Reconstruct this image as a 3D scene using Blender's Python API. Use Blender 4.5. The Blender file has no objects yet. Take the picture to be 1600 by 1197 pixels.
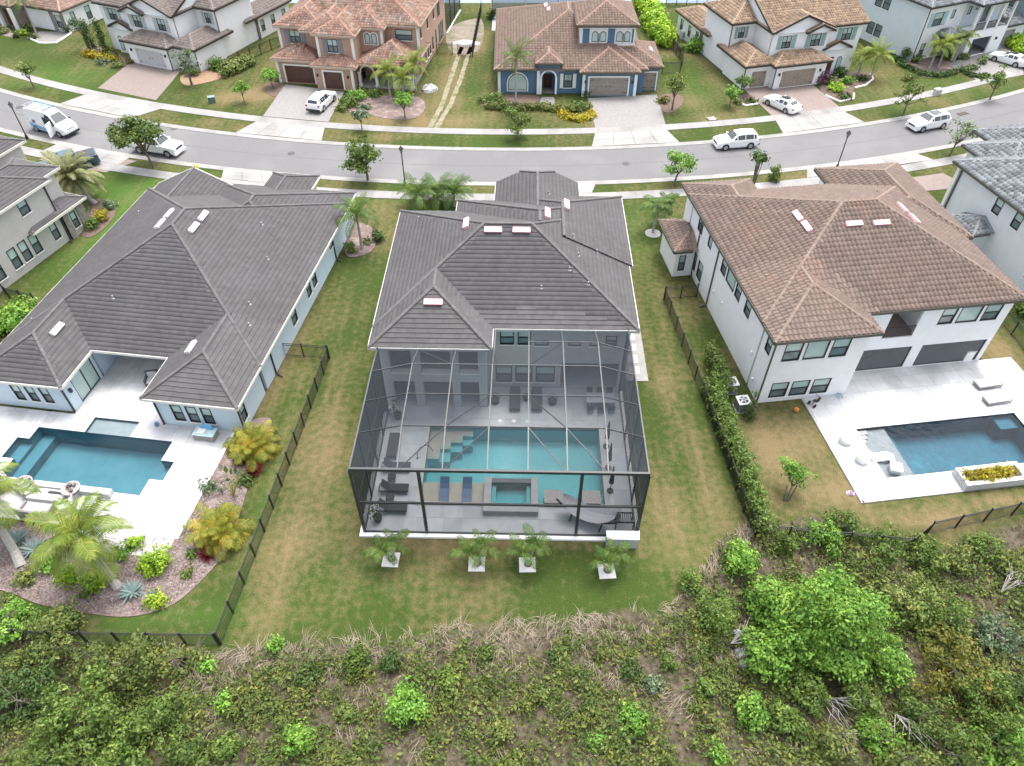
import bpy, math, random
import numpy as np
from mathutils import Vector, Matrix
R = math.radians
rng = np.random.default_rng(7)
random.seed(7)
SC = bpy.context.scene
COL = SC.collection

# ------------------------------------------------------------------ camera, sky, sun, exposure
CAM_H = 38.8
cd = bpy.data.cameras.new('camera'); cam = bpy.data.objects.new('camera', cd); COL.objects.link(cam)
cam.location = (0, 0, CAM_H); cam.rotation_euler = (R(45), 0, 0)
cd.sensor_width = 36; cd.lens = 1130 / 1600 * 36; cd.clip_start = .5; cd.clip_end = 3000
SC.camera = cam
SUN_EL, SUN_AZ = 70, 25            # azimuth measured from +Y towards +X
w = bpy.data.worlds.new('World'); SC.world = w; w.use_nodes = True
wn = w.node_tree.nodes; wl = w.node_tree.links
sky = wn.new('ShaderNodeTexSky'); sky.sky_type = 'NISHITA'; sky.sun_disc = False
sky.sun_elevation = R(SUN_EL); sky.sun_rotation = R(SUN_AZ); sky.dust_density = 6; sky.air_density = 1.0; sky.ozone_density = 1.0
hs = wn.new('ShaderNodeHueSaturation'); hs.inputs['Saturation'].default_value = .42   # high thin cloud greys the blue
wl.new(sky.outputs[0], hs.inputs['Color']); wl.new(hs.outputs[0], wn['Background'].inputs[0])
wn['Background'].inputs[1].default_value = .15
sd = bpy.data.lights.new('sun', 'SUN'); sd.energy = .55; sd.angle = R(20); sd.color = (1, .96, .9)
so = bpy.data.objects.new('sun', sd); COL.objects.link(so)
so.rotation_euler = Vector((-math.sin(R(SUN_AZ)) * math.cos(R(SUN_EL)), -math.cos(R(SUN_AZ)) * math.cos(R(SUN_EL)), -math.sin(R(SUN_EL)))).to_track_quat('-Z', 'Y').to_euler()
SC.view_settings.view_transform = 'Standard'; SC.view_settings.look = 'None'; SC.view_settings.gamma = 1
SC.view_settings.use_curve_mapping = False; SC.view_settings.exposure = 1.6
SC.cycles.max_bounces = 8; SC.cycles.transparent_max_bounces = 24; SC.cycles.use_denoising = True

# ------------------------------------------------------------------ helpers
_F, _c, _s = 1130., math.cos(R(45)), math.sin(R(45))
def ray(px, py):
    u = px - 800; v = py - 598.5
    return u, _F * _c - v * _s, -_F * _s - v * _c
def G(px, py, z=0.):                    # point of the ground (or of the level z) where a line of sight lands
    a, b, c = ray(px, py); t = (z - CAM_H) / c
    return Vector((a * t, b * t, z))

def tag(o, label=None, cat=None, group=None, kind=None):
    if label: o['label'] = label
    if cat: o['category'] = cat
    if group: o['group'] = group
    if kind: o['kind'] = kind
    return o
def empty(name, loc=(0, 0, 0), rz=0, parent=None):
    o = bpy.data.objects.new(name, None); COL.objects.link(o); o.location = (*loc, 0)[:3]; o.rotation_euler = (0, 0, rz)
    o.empty_display_size = .3
    if parent: o.parent = parent
    return o
def thing(name, label, cat, loc=(0, 0, 0), rz=0, group=None):
    return tag(empty(name, loc, rz), label, cat, group)
def link(name, me, parent=None, loc=None, rz=0):
    o = bpy.data.objects.new(name, me); COL.objects.link(o)
    if loc is not None: o.location = loc
    if rz: o.rotation_euler = (0, 0, rz)
    if parent: o.parent = parent
    return o
def copy_tree(o, parent=None):
    c = o.copy(); COL.objects.link(c); c.parent = parent
    for ch in list(o.children): copy_tree(ch, c)
    return c

_M = {}
def M(name, c1, c2=None, scale=4., rough=.8, metal=0., isl=0., bump=0., bscale=None, spec=None, det=4., stretch=None, c3=None, s3=.4):
    """principled material: two colours mixed by world-space noise, an optional broad third colour, per-piece variation, fine bump"""
    if name in _M: return _M[name]
    m = bpy.data.materials.new(name); m.use_nodes = True; n = m.node_tree.nodes; l = m.node_tree.links
    b = n['Principled BSDF']; b.inputs['Roughness'].default_value = rough; b.inputs['Metallic'].default_value = metal
    if spec is not None: b.inputs['Specular IOR Level'].default_value = spec
    if c2 is None: c2 = tuple(x * .82 for x in c1)
    geo = n.new('ShaderNodeNewGeometry'); pos = geo.outputs['Position']
    if stretch:
        mp = n.new('ShaderNodeMapping'); mp.inputs['Scale'].default_value = stretch; l.new(pos, mp.inputs[0]); pos = mp.outputs[0]
    no = n.new('ShaderNodeTexNoise'); no.inputs['Scale'].default_value = scale; no.inputs['Detail'].default_value = det; l.new(pos, no.inputs['Vector'])
    r = n.new('ShaderNodeMapRange'); r.inputs[1].default_value = .3; r.inputs[2].default_value = .7; l.new(no.outputs[0], r.inputs[0])
    mx = n.new('ShaderNodeMix'); mx.data_type = 'RGBA'; mx.inputs[6].default_value = (*c1, 1); mx.inputs[7].default_value = (*c2, 1); l.new(r.outputs[0], mx.inputs[0])
    out = mx.outputs[2]
    if c3:
        n3 = n.new('ShaderNodeTexNoise'); n3.inputs['Scale'].default_value = s3; n3.inputs['Detail'].default_value = 3; l.new(geo.outputs['Position'], n3.inputs['Vector'])
        r3 = n.new('ShaderNodeMapRange'); r3.inputs[1].default_value = .48; r3.inputs[2].default_value = .72; l.new(n3.outputs[0], r3.inputs[0])
        m3 = n.new('ShaderNodeMix'); m3.data_type = 'RGBA'; l.new(r3.outputs[0], m3.inputs[0]); l.new(out, m3.inputs[6]); m3.inputs[7].default_value = (*c3, 1); out = m3.outputs[2]
    if isl:
        oi = n.new('ShaderNodeObjectInfo'); ad = n.new('ShaderNodeMath'); ad.operation = 'ADD'; l.new(geo.outputs['Random Per Island'], ad.inputs[0]); l.new(oi.outputs['Random'], ad.inputs[1])
        fr = n.new('ShaderNodeMath'); fr.operation = 'FRACT'; l.new(ad.outputs[0], fr.inputs[0])
        mr = n.new('ShaderNodeMapRange'); mr.inputs[3].default_value = 1 - isl; mr.inputs[4].default_value = 1 + isl; l.new(fr.outputs[0], mr.inputs[0])
        h = n.new('ShaderNodeHueSaturation'); l.new(mr.outputs[0], h.inputs['Value']); l.new(out, h.inputs['Color']); out = h.outputs[0]
    l.new(out, b.inputs['Base Color'])
    if bump:
        nb = n.new('ShaderNodeTexNoise'); nb.inputs['Scale'].default_value = bscale or scale * 6; nb.inputs['Detail'].default_value = 5; l.new(geo.outputs['Position'], nb.inputs['Vector'])
        bp = n.new('ShaderNodeBump'); bp.inputs['Strength'].default_value = bump; bp.inputs['Distance'].default_value = .05; l.new(nb.outputs[0], bp.inputs['Height']); l.new(bp.outputs[0], b.inputs['Normal'])
    _M[name] = m; return m

def leafmat(name, c1, c2, c3=None, trans=.25, var=.35):
    if name in _M: return _M[name]
    m = bpy.data.materials.new(name); m.use_nodes = True; n = m.node_tree.nodes; l = m.node_tree.links
    b = n['Principled BSDF']; b.inputs['Roughness'].default_value = .55; b.inputs['Specular IOR Level'].default_value = .3
    geo = n.new('ShaderNodeNewGeometry'); no = n.new('ShaderNodeTexNoise'); no.inputs['Scale'].default_value = .9; no.inputs['Detail'].default_value = 2
    l.new(geo.outputs['Position'], no.inputs['Vector'])
    cr = n.new('ShaderNodeValToRGB'); e = cr.color_ramp.elements
    e[0].position = .1; e[0].color = (*c1, 1); e[1].position = .95; e[1].color = (*(c3 or c2), 1)
    k = e.new(.62); k.color = (*c2, 1)
    ad = n.new('ShaderNodeMath'); ad.operation = 'MULTIPLY_ADD'; ad.inputs[1].default_value = .65
    l.new(geo.outputs['Random Per Island'], ad.inputs[0])
    r = n.new('ShaderNodeMapRange'); r.inputs[1].default_value = .3; r.inputs[2].default_value = .7; r.inputs[4].default_value = .4; l.new(no.outputs[0], r.inputs[0]); l.new(r.outputs[0], ad.inputs[2])
    l.new(ad.outputs[0], cr.inputs[0])
    oi = n.new('ShaderNodeObjectInfo'); mr = n.new('ShaderNodeMapRange'); mr.inputs[3].default_value = 1 - var * .5; mr.inputs[4].default_value = 1 + var * .5; l.new(oi.outputs['Random'], mr.inputs[0])
    h = n.new('ShaderNodeHueSaturation'); l.new(cr.outputs[0], h.inputs['Color']); l.new(mr.outputs[0], h.inputs['Value'])
    l.new(h.outputs[0], b.inputs['Base Color'])
    tr = n.new('ShaderNodeBsdfTranslucent'); l.new(h.outputs[0], tr.inputs[0])
    ms = n.new('ShaderNodeMixShader'); ms.inputs[0].default_value = trans; l.new(b.outputs[0], ms.inputs[1]); l.new(tr.outputs[0], ms.inputs[2]); l.new(ms.outputs[0], n['Material Output'].inputs[0])
    _M[name] = m; return m

class MB:
    """collects boxes, prisms, tubes ... and links them as ONE mesh"""
    def __init__(s): s.v = []; s.f = []; s.m = []; s.k = 0
    def add(s, vs, fs):
        o = len(s.v); s.v += [tuple(p) for p in vs]; s.f += [tuple(i + o for i in f) for f in fs]; s.m += [s.k] * len(fs); return s
    def box(s, x0, x1, y0, y1, z0, z1, top=None):
        a = top or (0, 0)
        vs = [(x0, y0, z0), (x1, y0, z0), (x1, y1, z0), (x0, y1, z0), (x0 + a[0], y0 + a[1], z1), (x1 - a[0], y0 + a[1], z1), (x1 - a[0], y1 - a[1], z1), (x0 + a[0], y1 - a[1], z1)]
        return s.add(vs, [(0, 3, 2, 1), (4, 5, 6, 7), (0, 1, 5, 4), (1, 2, 6, 5), (2, 3, 7, 6), (3, 0, 4, 7)])
    def cbox(s, c, d, rot=None):
        vs = [Vector((sx * d[0] / 2, sy * d[1] / 2, sz * d[2] / 2)) for sz in (-1, 1) for sx, sy in ((-1, -1), (1, -1), (1, 1), (-1, 1))]
        if rot is not None: vs = [rot @ v for v in vs]
        c = Vector(c)
        return s.add([v + c for v in vs], [(0, 3, 2, 1), (4, 5, 6, 7), (0, 1, 5, 4), (1, 2, 6, 5), (2, 3, 7, 6), (3, 0, 4, 7)])
    def prism(s, poly, z0, z1):
        n = len(poly); vs = [(p[0], p[1], z0) for p in poly] + [(p[0], p[1], z1) for p in poly]
        return s.add(vs, [tuple(range(n - 1, -1, -1)), tuple(range(n, 2 * n))] + [(i, (i + 1) % n, n + (i + 1) % n, n + i) for i in range(n)])
    def poly(s, pts): return s.add(pts, [tuple(range(len(pts)))])
    def beam(s, a, b, wd, ht=None):
        a = Vector(a); b = Vector(b); d = (b - a); L = d.length; q = d.to_track_quat('X', 'Z').to_matrix()
        return s.cbox((a + b) / 2, (L, wd, ht or wd), q)
    def tube(s, pts, r, n=6, cap=True):
        pts = [Vector(p) for p in pts]; rs = r if hasattr(r, '__len__') else [r] * len(pts); vs = []; fs = []
        for i, p in enumerate(pts):
            d = (pts[min(i + 1, len(pts) - 1)] - pts[max(i - 1, 0)]); q = d.to_track_quat('Z', 'Y').to_matrix()
            vs += [p + q @ Vector((math.cos(2 * math.pi * k / n) * rs[i], math.sin(2 * math.pi * k / n) * rs[i], 0)) for k in range(n)]
        for i in range(len(pts) - 1):
            fs += [(i * n + k, i * n + (k + 1) % n, (i + 1) * n + (k + 1) % n, (i + 1) * n + k) for k in range(n)]
        if cap: fs += [tuple(range(n - 1, -1, -1)), tuple(range((len(pts) - 1) * n, len(pts) * n))]
        return s.add(vs, fs)
    def lathe(s, prof, c=(0, 0, 0), n=12):
        vs = []; fs = []
        for r, z in prof: vs += [(c[0] + r * math.cos(2 * math.pi * k / n), c[1] + r * math.sin(2 * math.pi * k / n), c[2] + z) for k in range(n)]
        for i in range(len(prof) - 1): fs += [(i * n + k, i * n + (k + 1) % n, (i + 1) * n + (k + 1) % n, (i + 1) * n + k) for k in range(n)]
        fs += [tuple(range(n - 1, -1, -1)), tuple(range((len(prof) - 1) * n, len(prof) * n))]
        return s.add(vs, fs)
    def mesh(s, name, mats, smooth=False):
        me = bpy.data.meshes.new(name); me.from_pydata(s.v, [], s.f)
        for m in (mats if isinstance(mats, (list, tuple)) else [mats]): me.materials.append(m)
        if isinstance(mats, (list, tuple)): me.polygons.foreach_set('material_index', s.m)
        if smooth: me.polygons.foreach_set('use_smooth', [True] * len(s.f))
        me.update(); return me
    def build(s, name, mats, parent=None, loc=None, rz=0, smooth=False):
        return link(name, s.mesh(name, mats, smooth), parent, loc, rz)

def npmesh(name, V, F, mat, smooth=False):
    """V (n,3), F list of equal-length faces (k,m) arrays"""
    me = bpy.data.meshes.new(name); V = np.ascontiguousarray(V, dtype=np.float32)
    me.vertices.add(len(V)); me.vertices.foreach_set('co', V.ravel())
    Fs = F if isinstance(F, list) else [F]; tot = sum(f.size for f in Fs); nf = sum(len(f) for f in Fs)
    me.loops.add(tot); me.loops.foreach_set('vertex_index', np.concatenate([f.ravel() for f in Fs]).astype(np.int32))
    me.polygons.add(nf); ct = np.concatenate([np.full(len(f), f.shape[1], np.int32) for f in Fs])
    me.polygons.foreach_set('loop_start', np.concatenate([[0], np.cumsum(ct)[:-1]]).astype(np.int32))
    me.update(calc_edges=True)
    for m in (mat if isinstance(mat, (list, tuple)) else [mat]): me.materials.append(m)
    if smooth: me.polygons.foreach_set('use_smooth', np.ones(nf, bool))
    return me

# ------------------------------------------------------------------ shared materials
white = M('white_stucco', (.80, .81, .82), (.75, .76, .77), 1.2, .85, bump=.15, bscale=25)
trim = M('white_trim', (.8, .8, .79), (.76, .76, .75), 2, .6)
cream = M('cream_metal', (.68, .67, .6), (.6, .6, .54), 2, .5)
black = M('black_metal', (.015, .016, .018), (.022, .022, .024), 5, .45)
bronze = M('dark_bronze', (.03, .026, .024), (.04, .035, .03), 5, .5)
gutter = M('dark_gutter', (.07, .065, .055), (.09, .085, .07), 3, .5)
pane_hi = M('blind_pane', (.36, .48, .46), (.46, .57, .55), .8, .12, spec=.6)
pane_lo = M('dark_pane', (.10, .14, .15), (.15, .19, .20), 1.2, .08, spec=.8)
concrete = M('concrete', (.29, .285, .27), (.245, .24, .23), 1.5, .9, bump=.1, bscale=30, c3=(.21, .205, .195), s3=.5)
stone_white = M('white_travertine', (.52, .52, .52), (.44, .445, .45), 1.6, .75, c3=(.31, .318, .332), s3=.3, isl=.09)
travertine = M('grey_travertine', (.50, .53, .56), (.43, .46, .49), 1.3, .8, isl=.10, c3=(.38, .41, .44), s3=.5)
chrome = M('chrome', (.6, .62, .64), None, 3, .2, 1.)
wood_bark = M('bark', (.17, .15, .12), (.10, .085, .07), 6, .95, bump=.6, bscale=30)
palm_bark = M('palm_bark', (.42, .40, .37), (.30, .28, .26), 5, .9, stretch=(1, 1, 6), bump=.4, bscale=20)
# ------------------------------------------------------------------ house frames (origin, heading) used by lots and houses alike
FR = {'A': ((-9.65, 35.97), -1.2), 'B': ((-18.57, 33.3), -7.8), 'C': ((17.65, 36.2), 7.5), 'D': ((-41.9, 57.5), -18.), 'E': ((41.2, 60.), 12.6),
      'F1': ((-44.9, 97.5), -23.5), 'F2': ((-11.6, 95.9), -8.5), 'F3': ((0, 0), 0.), 'F4': ((32.8, 91.6), 15.), 'F5': ((54.5, 100.9), 24.5)}
def L2W(k, x, y):
    (ox, oy), a = FR[k]; a = R(a); return ox + x * math.cos(a) - y * math.sin(a), oy + x * math.sin(a) + y * math.cos(a)
def W2L(k, X, Y):
    (ox, oy), a = FR[k]; a = R(a); X = X - ox; Y = Y - oy; return X * np.cos(a) + Y * np.sin(a), -X * np.sin(a) + Y * np.cos(a)
def at(px, py, z=0):
    g = G(px, py, z); return g.x, g.y

# ------------------------------------------------------------------ ground
DECKS = {'A': [(.6, 17.6, -10.6, 2.4)], 'B': [(-24, -1.3, -8.3, .74), (-13.4, -6.5, .3, 8.2)], 'C': [(4.1, 24, -8.9, .45), (7.7, 20, .45, 7)]}
gx = np.concatenate([[-1500, -500, -200], np.arange(-100, 100.1, .8), [200, 500, 1500]])
gy = np.concatenate([[-400, -100], np.arange(0, 150.1, .8), [220, 500, 1500]])
X, Y = np.meshgrid(gx, gy); nx, ny = len(gx), len(gy)
def noise2(x, y, f, seed):
    r = np.random.default_rng(seed); o = np.zeros_like(x)
    for i in range(7):
        a = r.uniform(0, 6.28); k = f * r.uniform(.6, 1.7); o += np.sin((x * np.cos(a) + y * np.sin(a)) * k + r.uniform(0, 6.28))
    return o / 3.2
n1 = noise2(X, Y, .9, 1); n2 = noise2(X, Y, .35, 2)
edge = np.interp(X, [-60, -38, -30, -25, -17.5, -15, -8, 0, 8.5, 10.5, 13, 16, 20, 24, 32, 60], [24, 24, 21.5, 18.6, 18, 18.2, 18.9, 19.8, 20.4, 21.8, 25.5, 26.5, 27, 24, 26.5, 33])
soil = np.clip((edge - Y + n1 * .35) / .9, 0, 1)
dry = .20 + .20 * n2 + .14 * n1
lush = np.zeros_like(X)
def blob(a, px, py, rx, ry, amt):
    x0, y0 = at(px, py); a += amt * np.exp(-(((X - x0) / rx) ** 2 + ((Y - y0) / ry) ** 2))
for b in [(450, 860, 1.4, 3.2, .5), (425, 950, 1.6, 2.2, .45), (500, 740, 1.2, 3.5, .4), (520, 640, 1., 4, .35), (470, 690, .9, 5, .25), (410, 620, 1, 3, .5), (400, 730, .8, 2.2, .35), (450, 540, 1.2, 3.5, .45),
          (1050, 640, 1., 3.5, .4), (1030, 590, .9, 2.2, .35), (1090, 700, .9, 3.5, .45), (1110, 780, .8, 2.6, .4), (1050, 790, 1., 3., .3), (1000, 870, 3., .6, .15), (850, 850, 5, .5, .6), (640, 850, 3, .4, .5), (690, 870, .8, .8, .35),
          (1200, 700, 1.6, 3.2, .7), (1260, 680, 1.6, 3, .65), (1300, 770, 2., 1.5, .7), (1440, 810, 4, .8, .65), (1570, 560, 1.5, 3.0, .65), (1590, 780, 3, .6, .6), (1160, 560, .9, 2.5, .4), (1200, 780, 2, 1.5, .5),
          (440, 100, 2, 3, .8), (420, 145, 2.4, 2.5, .8), (660, 190, 8, 2.2, .7), (620, 170, 3, 2.5, .5), (560, 215, 5, .8, .5), (700, 130, 2., 8, .5), (730, 60, 3, 5, .9), (360, 150, 3, 2.5, .7), (320, 190, 5, .8, .3), (380, 200, 4, .8, .35),
          (1110, 130, 2, 4, .45), (1100, 185, 3, 1.2, .4), (1400, 195, 4, .8, .3), (1380, 105, 2.5, 2.5, .3), (1070, 295, 3, .8, .5), (120, 965, 1.2, .8, .5), (1075, 300, 4, .9, .4)]: blob(dry, *b)
for b in [(180, 350, 4, 9, 1.), (90, 120, 8, 4, .7), (1000, 370, 1.5, 5, .5), (560, 310, 7, 2.5, .4), (740, 190, 2.5, 10, .3), (1080, 140, 3, 6, .35), (1450, 140, 8, 4, .4), (260, 290, 7, 3.5, .6), (800, 925, 12, 1.3, .12), (600, 900, 5, 1.5, .15), (1060, 850, 2.5, 2.5, .35), (410, 800, .5, 8, .5), (250, 960, 7, .8, .5)]: blob(lush, *b)
V = np.stack([X, Y, np.zeros_like(X)], -1)
V[..., 2] = np.where(Y < 40, -.02 * soil + .10 * soil * noise2(X, Y, 1.3, 5), 0)
idx = np.arange(nx * ny).reshape(ny, nx)
F = np.stack([idx[:-1, :-1], idx[:-1, 1:], idx[1:, 1:], idx[1:, :-1]], -1).reshape(-1, 4)
ins = np.zeros((ny, nx), bool)
for k, rs in DECKS.items():
    lx, ly = W2L(k, X, Y)
    for x0, x1, y0, y1 in rs: ins |= (lx > x0 + .1) & (lx < x1 - .1) & (ly > y0 + .1) & (ly < y1 - .1)
ins |= Y > 124.5                                   # the lake lies lower
ins &= ~(Y > 124.5) | (Y < 400)
F = F[~ins.ravel()[F].all(1)]
lawn = bpy.data.materials.new('lawn'); lawn.use_nodes = True; n = lawn.node_tree.nodes; l = lawn.node_tree.links
def N(t, **k):
    q = n.new('ShaderNode' + t)
    for a, v in k.items(): setattr(q, a, v)
    return q
def tn(scale, vec, det=4):
    q = N('TexNoise'); q.inputs['Scale'].default_value = scale; q.inputs['Detail'].default_value = det; l.new(vec, q.inputs['Vector']); return q.outputs[0]
def mapr(v, a, b, c=0., d=1.):
    q = N('MapRange'); l.new(v, q.inputs[0])
    for i, x in enumerate((a, b, c, d)): q.inputs[i + 1].default_value = x
    return q.outputs[0]
def mixc(f, a, b):
    q = N('Mix', data_type='RGBA'); l.new(f, q.inputs[0])
    for i, x in ((6, a), (7, b)):
        if isinstance(x, tuple): q.inputs[i].default_value = (*x, 1)
        else: l.new(x, q.inputs[i])
    return q.outputs[2]
def mth(op, a, b):
    q = N('Math', operation=op)
    for i, x in enumerate((a, b)):
        if isinstance(x, (int, float)): q.inputs[i].default_value = x
        else: l.new(x, q.inputs[i])
    return q.outputs[0]
pos = N('NewGeometry').outputs['Position']
def attr(nm): return N('Attribute', attribute_name=nm).outputs['Fac']
mp = N('Mapping'); mp.inputs['Scale'].default_value = (1.15, .06, 1); l.new(pos, mp.inputs[0])       # mowing lines run along the lots
mow = tn(1.6, mp.outputs[0], 3)
fine = tn(14, pos, 6); mid = tn(2.2, pos, 5)
green = mixc(mapr(fine, .3, .7), (0.028, 0.052, 0.009), (0.056, 0.080, 0.020)); lushc = mixc(mapr(fine, .3, .7), (0.037, 0.087, 0.014), (0.071, 0.137, 0.027))
straw = mixc(mapr(fine, .3, .7), (0.130, 0.100, 0.048), (0.204, 0.159, 0.085))
green = mixc(attr('lush'), green, lushc)
dv = mth('ADD', mth('ADD', attr('dry'), mth('MULTIPLY', mth('SUBTRACT', mid, .5), 1.3)), mth('ADD', mth('MULTIPLY', mth('SUBTRACT', mow, .5), .6), mth('MULTIPLY', mth('SUBTRACT', fine, .5), .5)))
c = mixc(mapr(dv, .06, .92), green, straw)
dirt = mixc(mapr(tn(3, pos, 6), .35, .65), (.055, .044, .03), (.12, .10, .074))
sv = mth('ADD', attr('soil'), mth('MULTIPLY', mth('SUBTRACT', mid, .5), .8))
c = mixc(mapr(sv, .35, .75), c, dirt)
b = n['Principled BSDF']; b.inputs['Roughness'].default_value = .95; b.inputs['Specular IOR Level'].default_value = .1; l.new(c, b.inputs['Base Color'])
bp = N('Bump'); bp.inputs['Strength'].default_value = .7; bp.inputs['Distance'].default_value = .06; l.new(tn(20, pos, 6), bp.inputs['Height']); l.new(bp.outputs[0], b.inputs['Normal'])
me = npmesh('ground', V.reshape(-1, 3), F, lawn)
for nm, a in (('dry', dry), ('soil', soil), ('lush', lush)):
    at_ = me.attributes.new(nm, 'FLOAT', 'POINT'); at_.data.foreach_set('value', np.clip(a, 0, 1.3).ravel().astype(np.float32))
tag(link('ground', me), 'mown lawns of the house lots, green with straw-coloured dry patches', kind='structure')

# lake behind the far houses
lake_m = bpy.data.materials.new('lake_water'); lake_m.use_nodes = True
q = lake_m.node_tree.nodes['Principled BSDF']; q.inputs['Base Color'].default_value = (.16, .24, .32, 1); q.inputs['Roughness'].default_value = .12
tag(MB().poly([(-300, 123, -.02), (300, 123, -.02), (300, 420, -.02), (-300, 420, -.02)]).build('lake', lake_m), 'grey-blue lake water behind the far houses', kind='structure')
tag(MB().box(-400, 400, 405, 460, -.5, 3).build('far_shore', lawn), 'low far shore of the lake', kind='structure')

# ------------------------------------------------------------------ street: every line is an arc about one centre
CY = 218.6
def arc(r, a): return (r * math.sin(a), CY - r * math.cos(a))      # a = 0 straight ahead
def ring(name, r0, r1, a0, a1, z, mat, label, th=0., nseg=160, kind='structure'):
    m = MB(); aa = [a0 + (a1 - a0) * i / nseg for i in range(nseg + 1)]
    for i in range(nseg):
        p, q, r_, s_ = arc(r0, aa[i]), arc(r0, aa[i + 1]), arc(r1, aa[i + 1]), arc(r1, aa[i])
        m.poly([(*p, z), (*s_, z), (*r_, z), (*q, z)])
        if th:
            m.poly([(*p, z - th), (*p, z), (*q, z), (*q, z - th)]); m.poly([(*s_, z), (*s_, z - th), (*r_, z - th), (*r_, z)])
    return tag(m.build(name, mat), label, kind=kind)
asphalt = M('asphalt', (.144, .144, .147), (.122, .122, .126), 5, .9, bump=.2, bscale=60, c3=(.168, .167, .166), s3=.14)
ring('road', 143.1, 150.1, -.62, .62, .012, asphalt, 'pale grey asphalt street curving between the two rows of houses', nseg=120)
ring('road_seam', 146.52, 146.60, -.62, .62, .016, M('tar_seam', (.085, .085, .088), (.11, .11, .112), 2, .9), 'thin dark paving seam along the middle of the street', nseg=120)
kc = M('kerb_concrete', (.29, .285, .272), (.24, .236, .225), 1.2, .9, c3=(.19, .185, .172), s3=.5)
ring('kerb', 142.45, 143.2, -.62, .62, .05, kc, 'pale concrete gutter kerb along the far edge of the street', .1, 120)
ring('kerb', 150.0, 150.75, -.62, .62, .05, kc, 'pale concrete gutter kerb along the near edge of the street', .1, 120)
slab_m = M('sidewalk_concrete', (.275, .27, .262), (.235, .231, .225), 1.1, .9, isl=.10, c3=(.195, .19, .18), s3=.35, bump=.1, bscale=30)
def sidewalk(r0, r1, a0, a1, label, step=1.9):
    root = tag(empty('sidewalk', (*arc((r0 + r1) / 2, 0), 0)), label, kind='structure'); nseg = int((a1 - a0) * (r0 + r1) / 2 / step); da = (a1 - a0) / nseg
    base = MB()
    for i in range(nseg):
        a = a0 + i * da; e = .007 / r0; p = [arc(r0, a + e), arc(r1, a + e), arc(r1, a + da - e), arc(r0, a + da - e)]
        z = .055 + random.uniform(0, .006)
        o = MB().prism([(x, y - root.location.y) for x, y in p][::-1], 0, z).build('slab', slab_m, root)
sidewalk(137.9, 139.3, -.55, .50, 'pale concrete footpath of square slabs along the far side of the street')
sidewalk(152.4, 153.8, -.42, .41, 'pale concrete footpath of square slabs along the near side of the street')
# concrete aprons across the verges and paved drives
def quad_panels(name, pts, nu, nv, z, mat, label, th=.06):
    """a drive of nu x nv cast panels, each a piece"""
    root = tag(empty(name, (pts[0][0], pts[0][1], 0)), label, kind='structure'); P_ = [Vector((*p, 0)) - root.location for p in pts]
    def B(u, v): return (P_[0] * (1 - u) + P_[1] * u) * (1 - v) + (P_[3] * (1 - u) + P_[2] * u) * v
    for i in range(nu):
        for j in range(nv):
            e = .004
            c4 = [B((i + e * 2) / nu, (j + e * 2) / nv), B((i + 1 - e * 2) / nu, (j + e * 2) / nv), B((i + 1 - e * 2) / nu, (j + 1 - e * 2) / nv), B((i + e * 2) / nu, (j + 1 - e * 2) / nv)]
            MB().prism([(p.x, p.y) for p in c4], -.02, z + random.uniform(0, .005)).build('panel', mat, root)
apron_m = M('apron_concrete', (.29, .285, .277), (.25, .246, .24), .9, .9, isl=.08, c3=(.205, .2, .19), s3=.3)
def apron(label, k0, k1, s0, s1, near=False, nu=4):
    rk, rs = (150.75, 152.4) if near else (142.45, 139.3)
    quad_panels('driveway_apron', [arc(rk, k0), arc(rk, k1), arc(rs, s1), arc(rs, s0)] if not near else [arc(rs, s0), arc(rs, s1), arc(rk, k1), arc(rk, k0)], nu, 2, .06, apron_m, label)
apron('pale concrete apron between the street and the far white house beside the parked van', -.403, -.325, -.397, -.313)
apron('pale concrete apron leading up to the terracotta-roofed house', -.227, -.153, -.220, -.158)
apron('pale concrete apron in front of the blue house drive', .063, .134, .069, .130)
apron('pale concrete apron in front of the tan-roofed white house', .222, .298, .227, .294)
apron('pale concrete apron behind the parked van and blue truck', -.349, -.283, -.351, -.284, True)
apron('pale concrete apron beyond the low grey-roofed house with the hydrant', -.207, -.151, -.203, -.141, True)
apron('pale concrete apron behind the screened-pool house', .0, .058, .004, .054, True)
apron('pale concrete apron beyond the brown-roofed white house', .212, .303, .206, .308, True, 6)
def paver_mat(name, c1, c2, sc=5.):
    m = M(name, c1, c2, 3.2, .9, c3=tuple(x * .85 for x in c1), s3=.6); n = m.node_tree.nodes; l = m.node_tree.links
    br = n.new('ShaderNodeTexBrick'); br.inputs['Scale'].default_value = sc; br.inputs['Mortar Size'].default_value = .03; br.offset = .5
    br.inputs['Color1'].default_value = (1, 1, 1, 1); br.inputs['Color2'].default_value = (.8, .8, .8, 1); br.inputs['Mortar'].default_value = (.6, .6, .6, 1)
    g = n.new('ShaderNodeNewGeometry'); l.new(g.outputs['Position'], br.inputs['Vector'])
    b = n['Principled BSDF']; src = b.inputs['Base Color'].links[0].from_socket
    mx = n.new('ShaderNodeMix'); mx.data_type = 'RGBA'; mx.blend_type = 'MULTIPLY'; mx.inputs[0].default_value = 1; l.new(src, mx.inputs[6]); l.new(br.outputs[0], mx.inputs[7]); l.new(mx.outputs[2], b.inputs['Base Color'])
    return m
pv_tan = paver_mat('tan_pavers', (0.272, 0.224, 0.200), (0.216, 0.176, 0.158)); pv_grey = paver_mat('grey_pavers', (0.304, 0.292, 0.286), (0.240, 0.232, 0.228)); pv_pink = paver_mat('pink_pavers', (0.280, 0.224, 0.200), (0.240, 0.192, 0.176))
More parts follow.
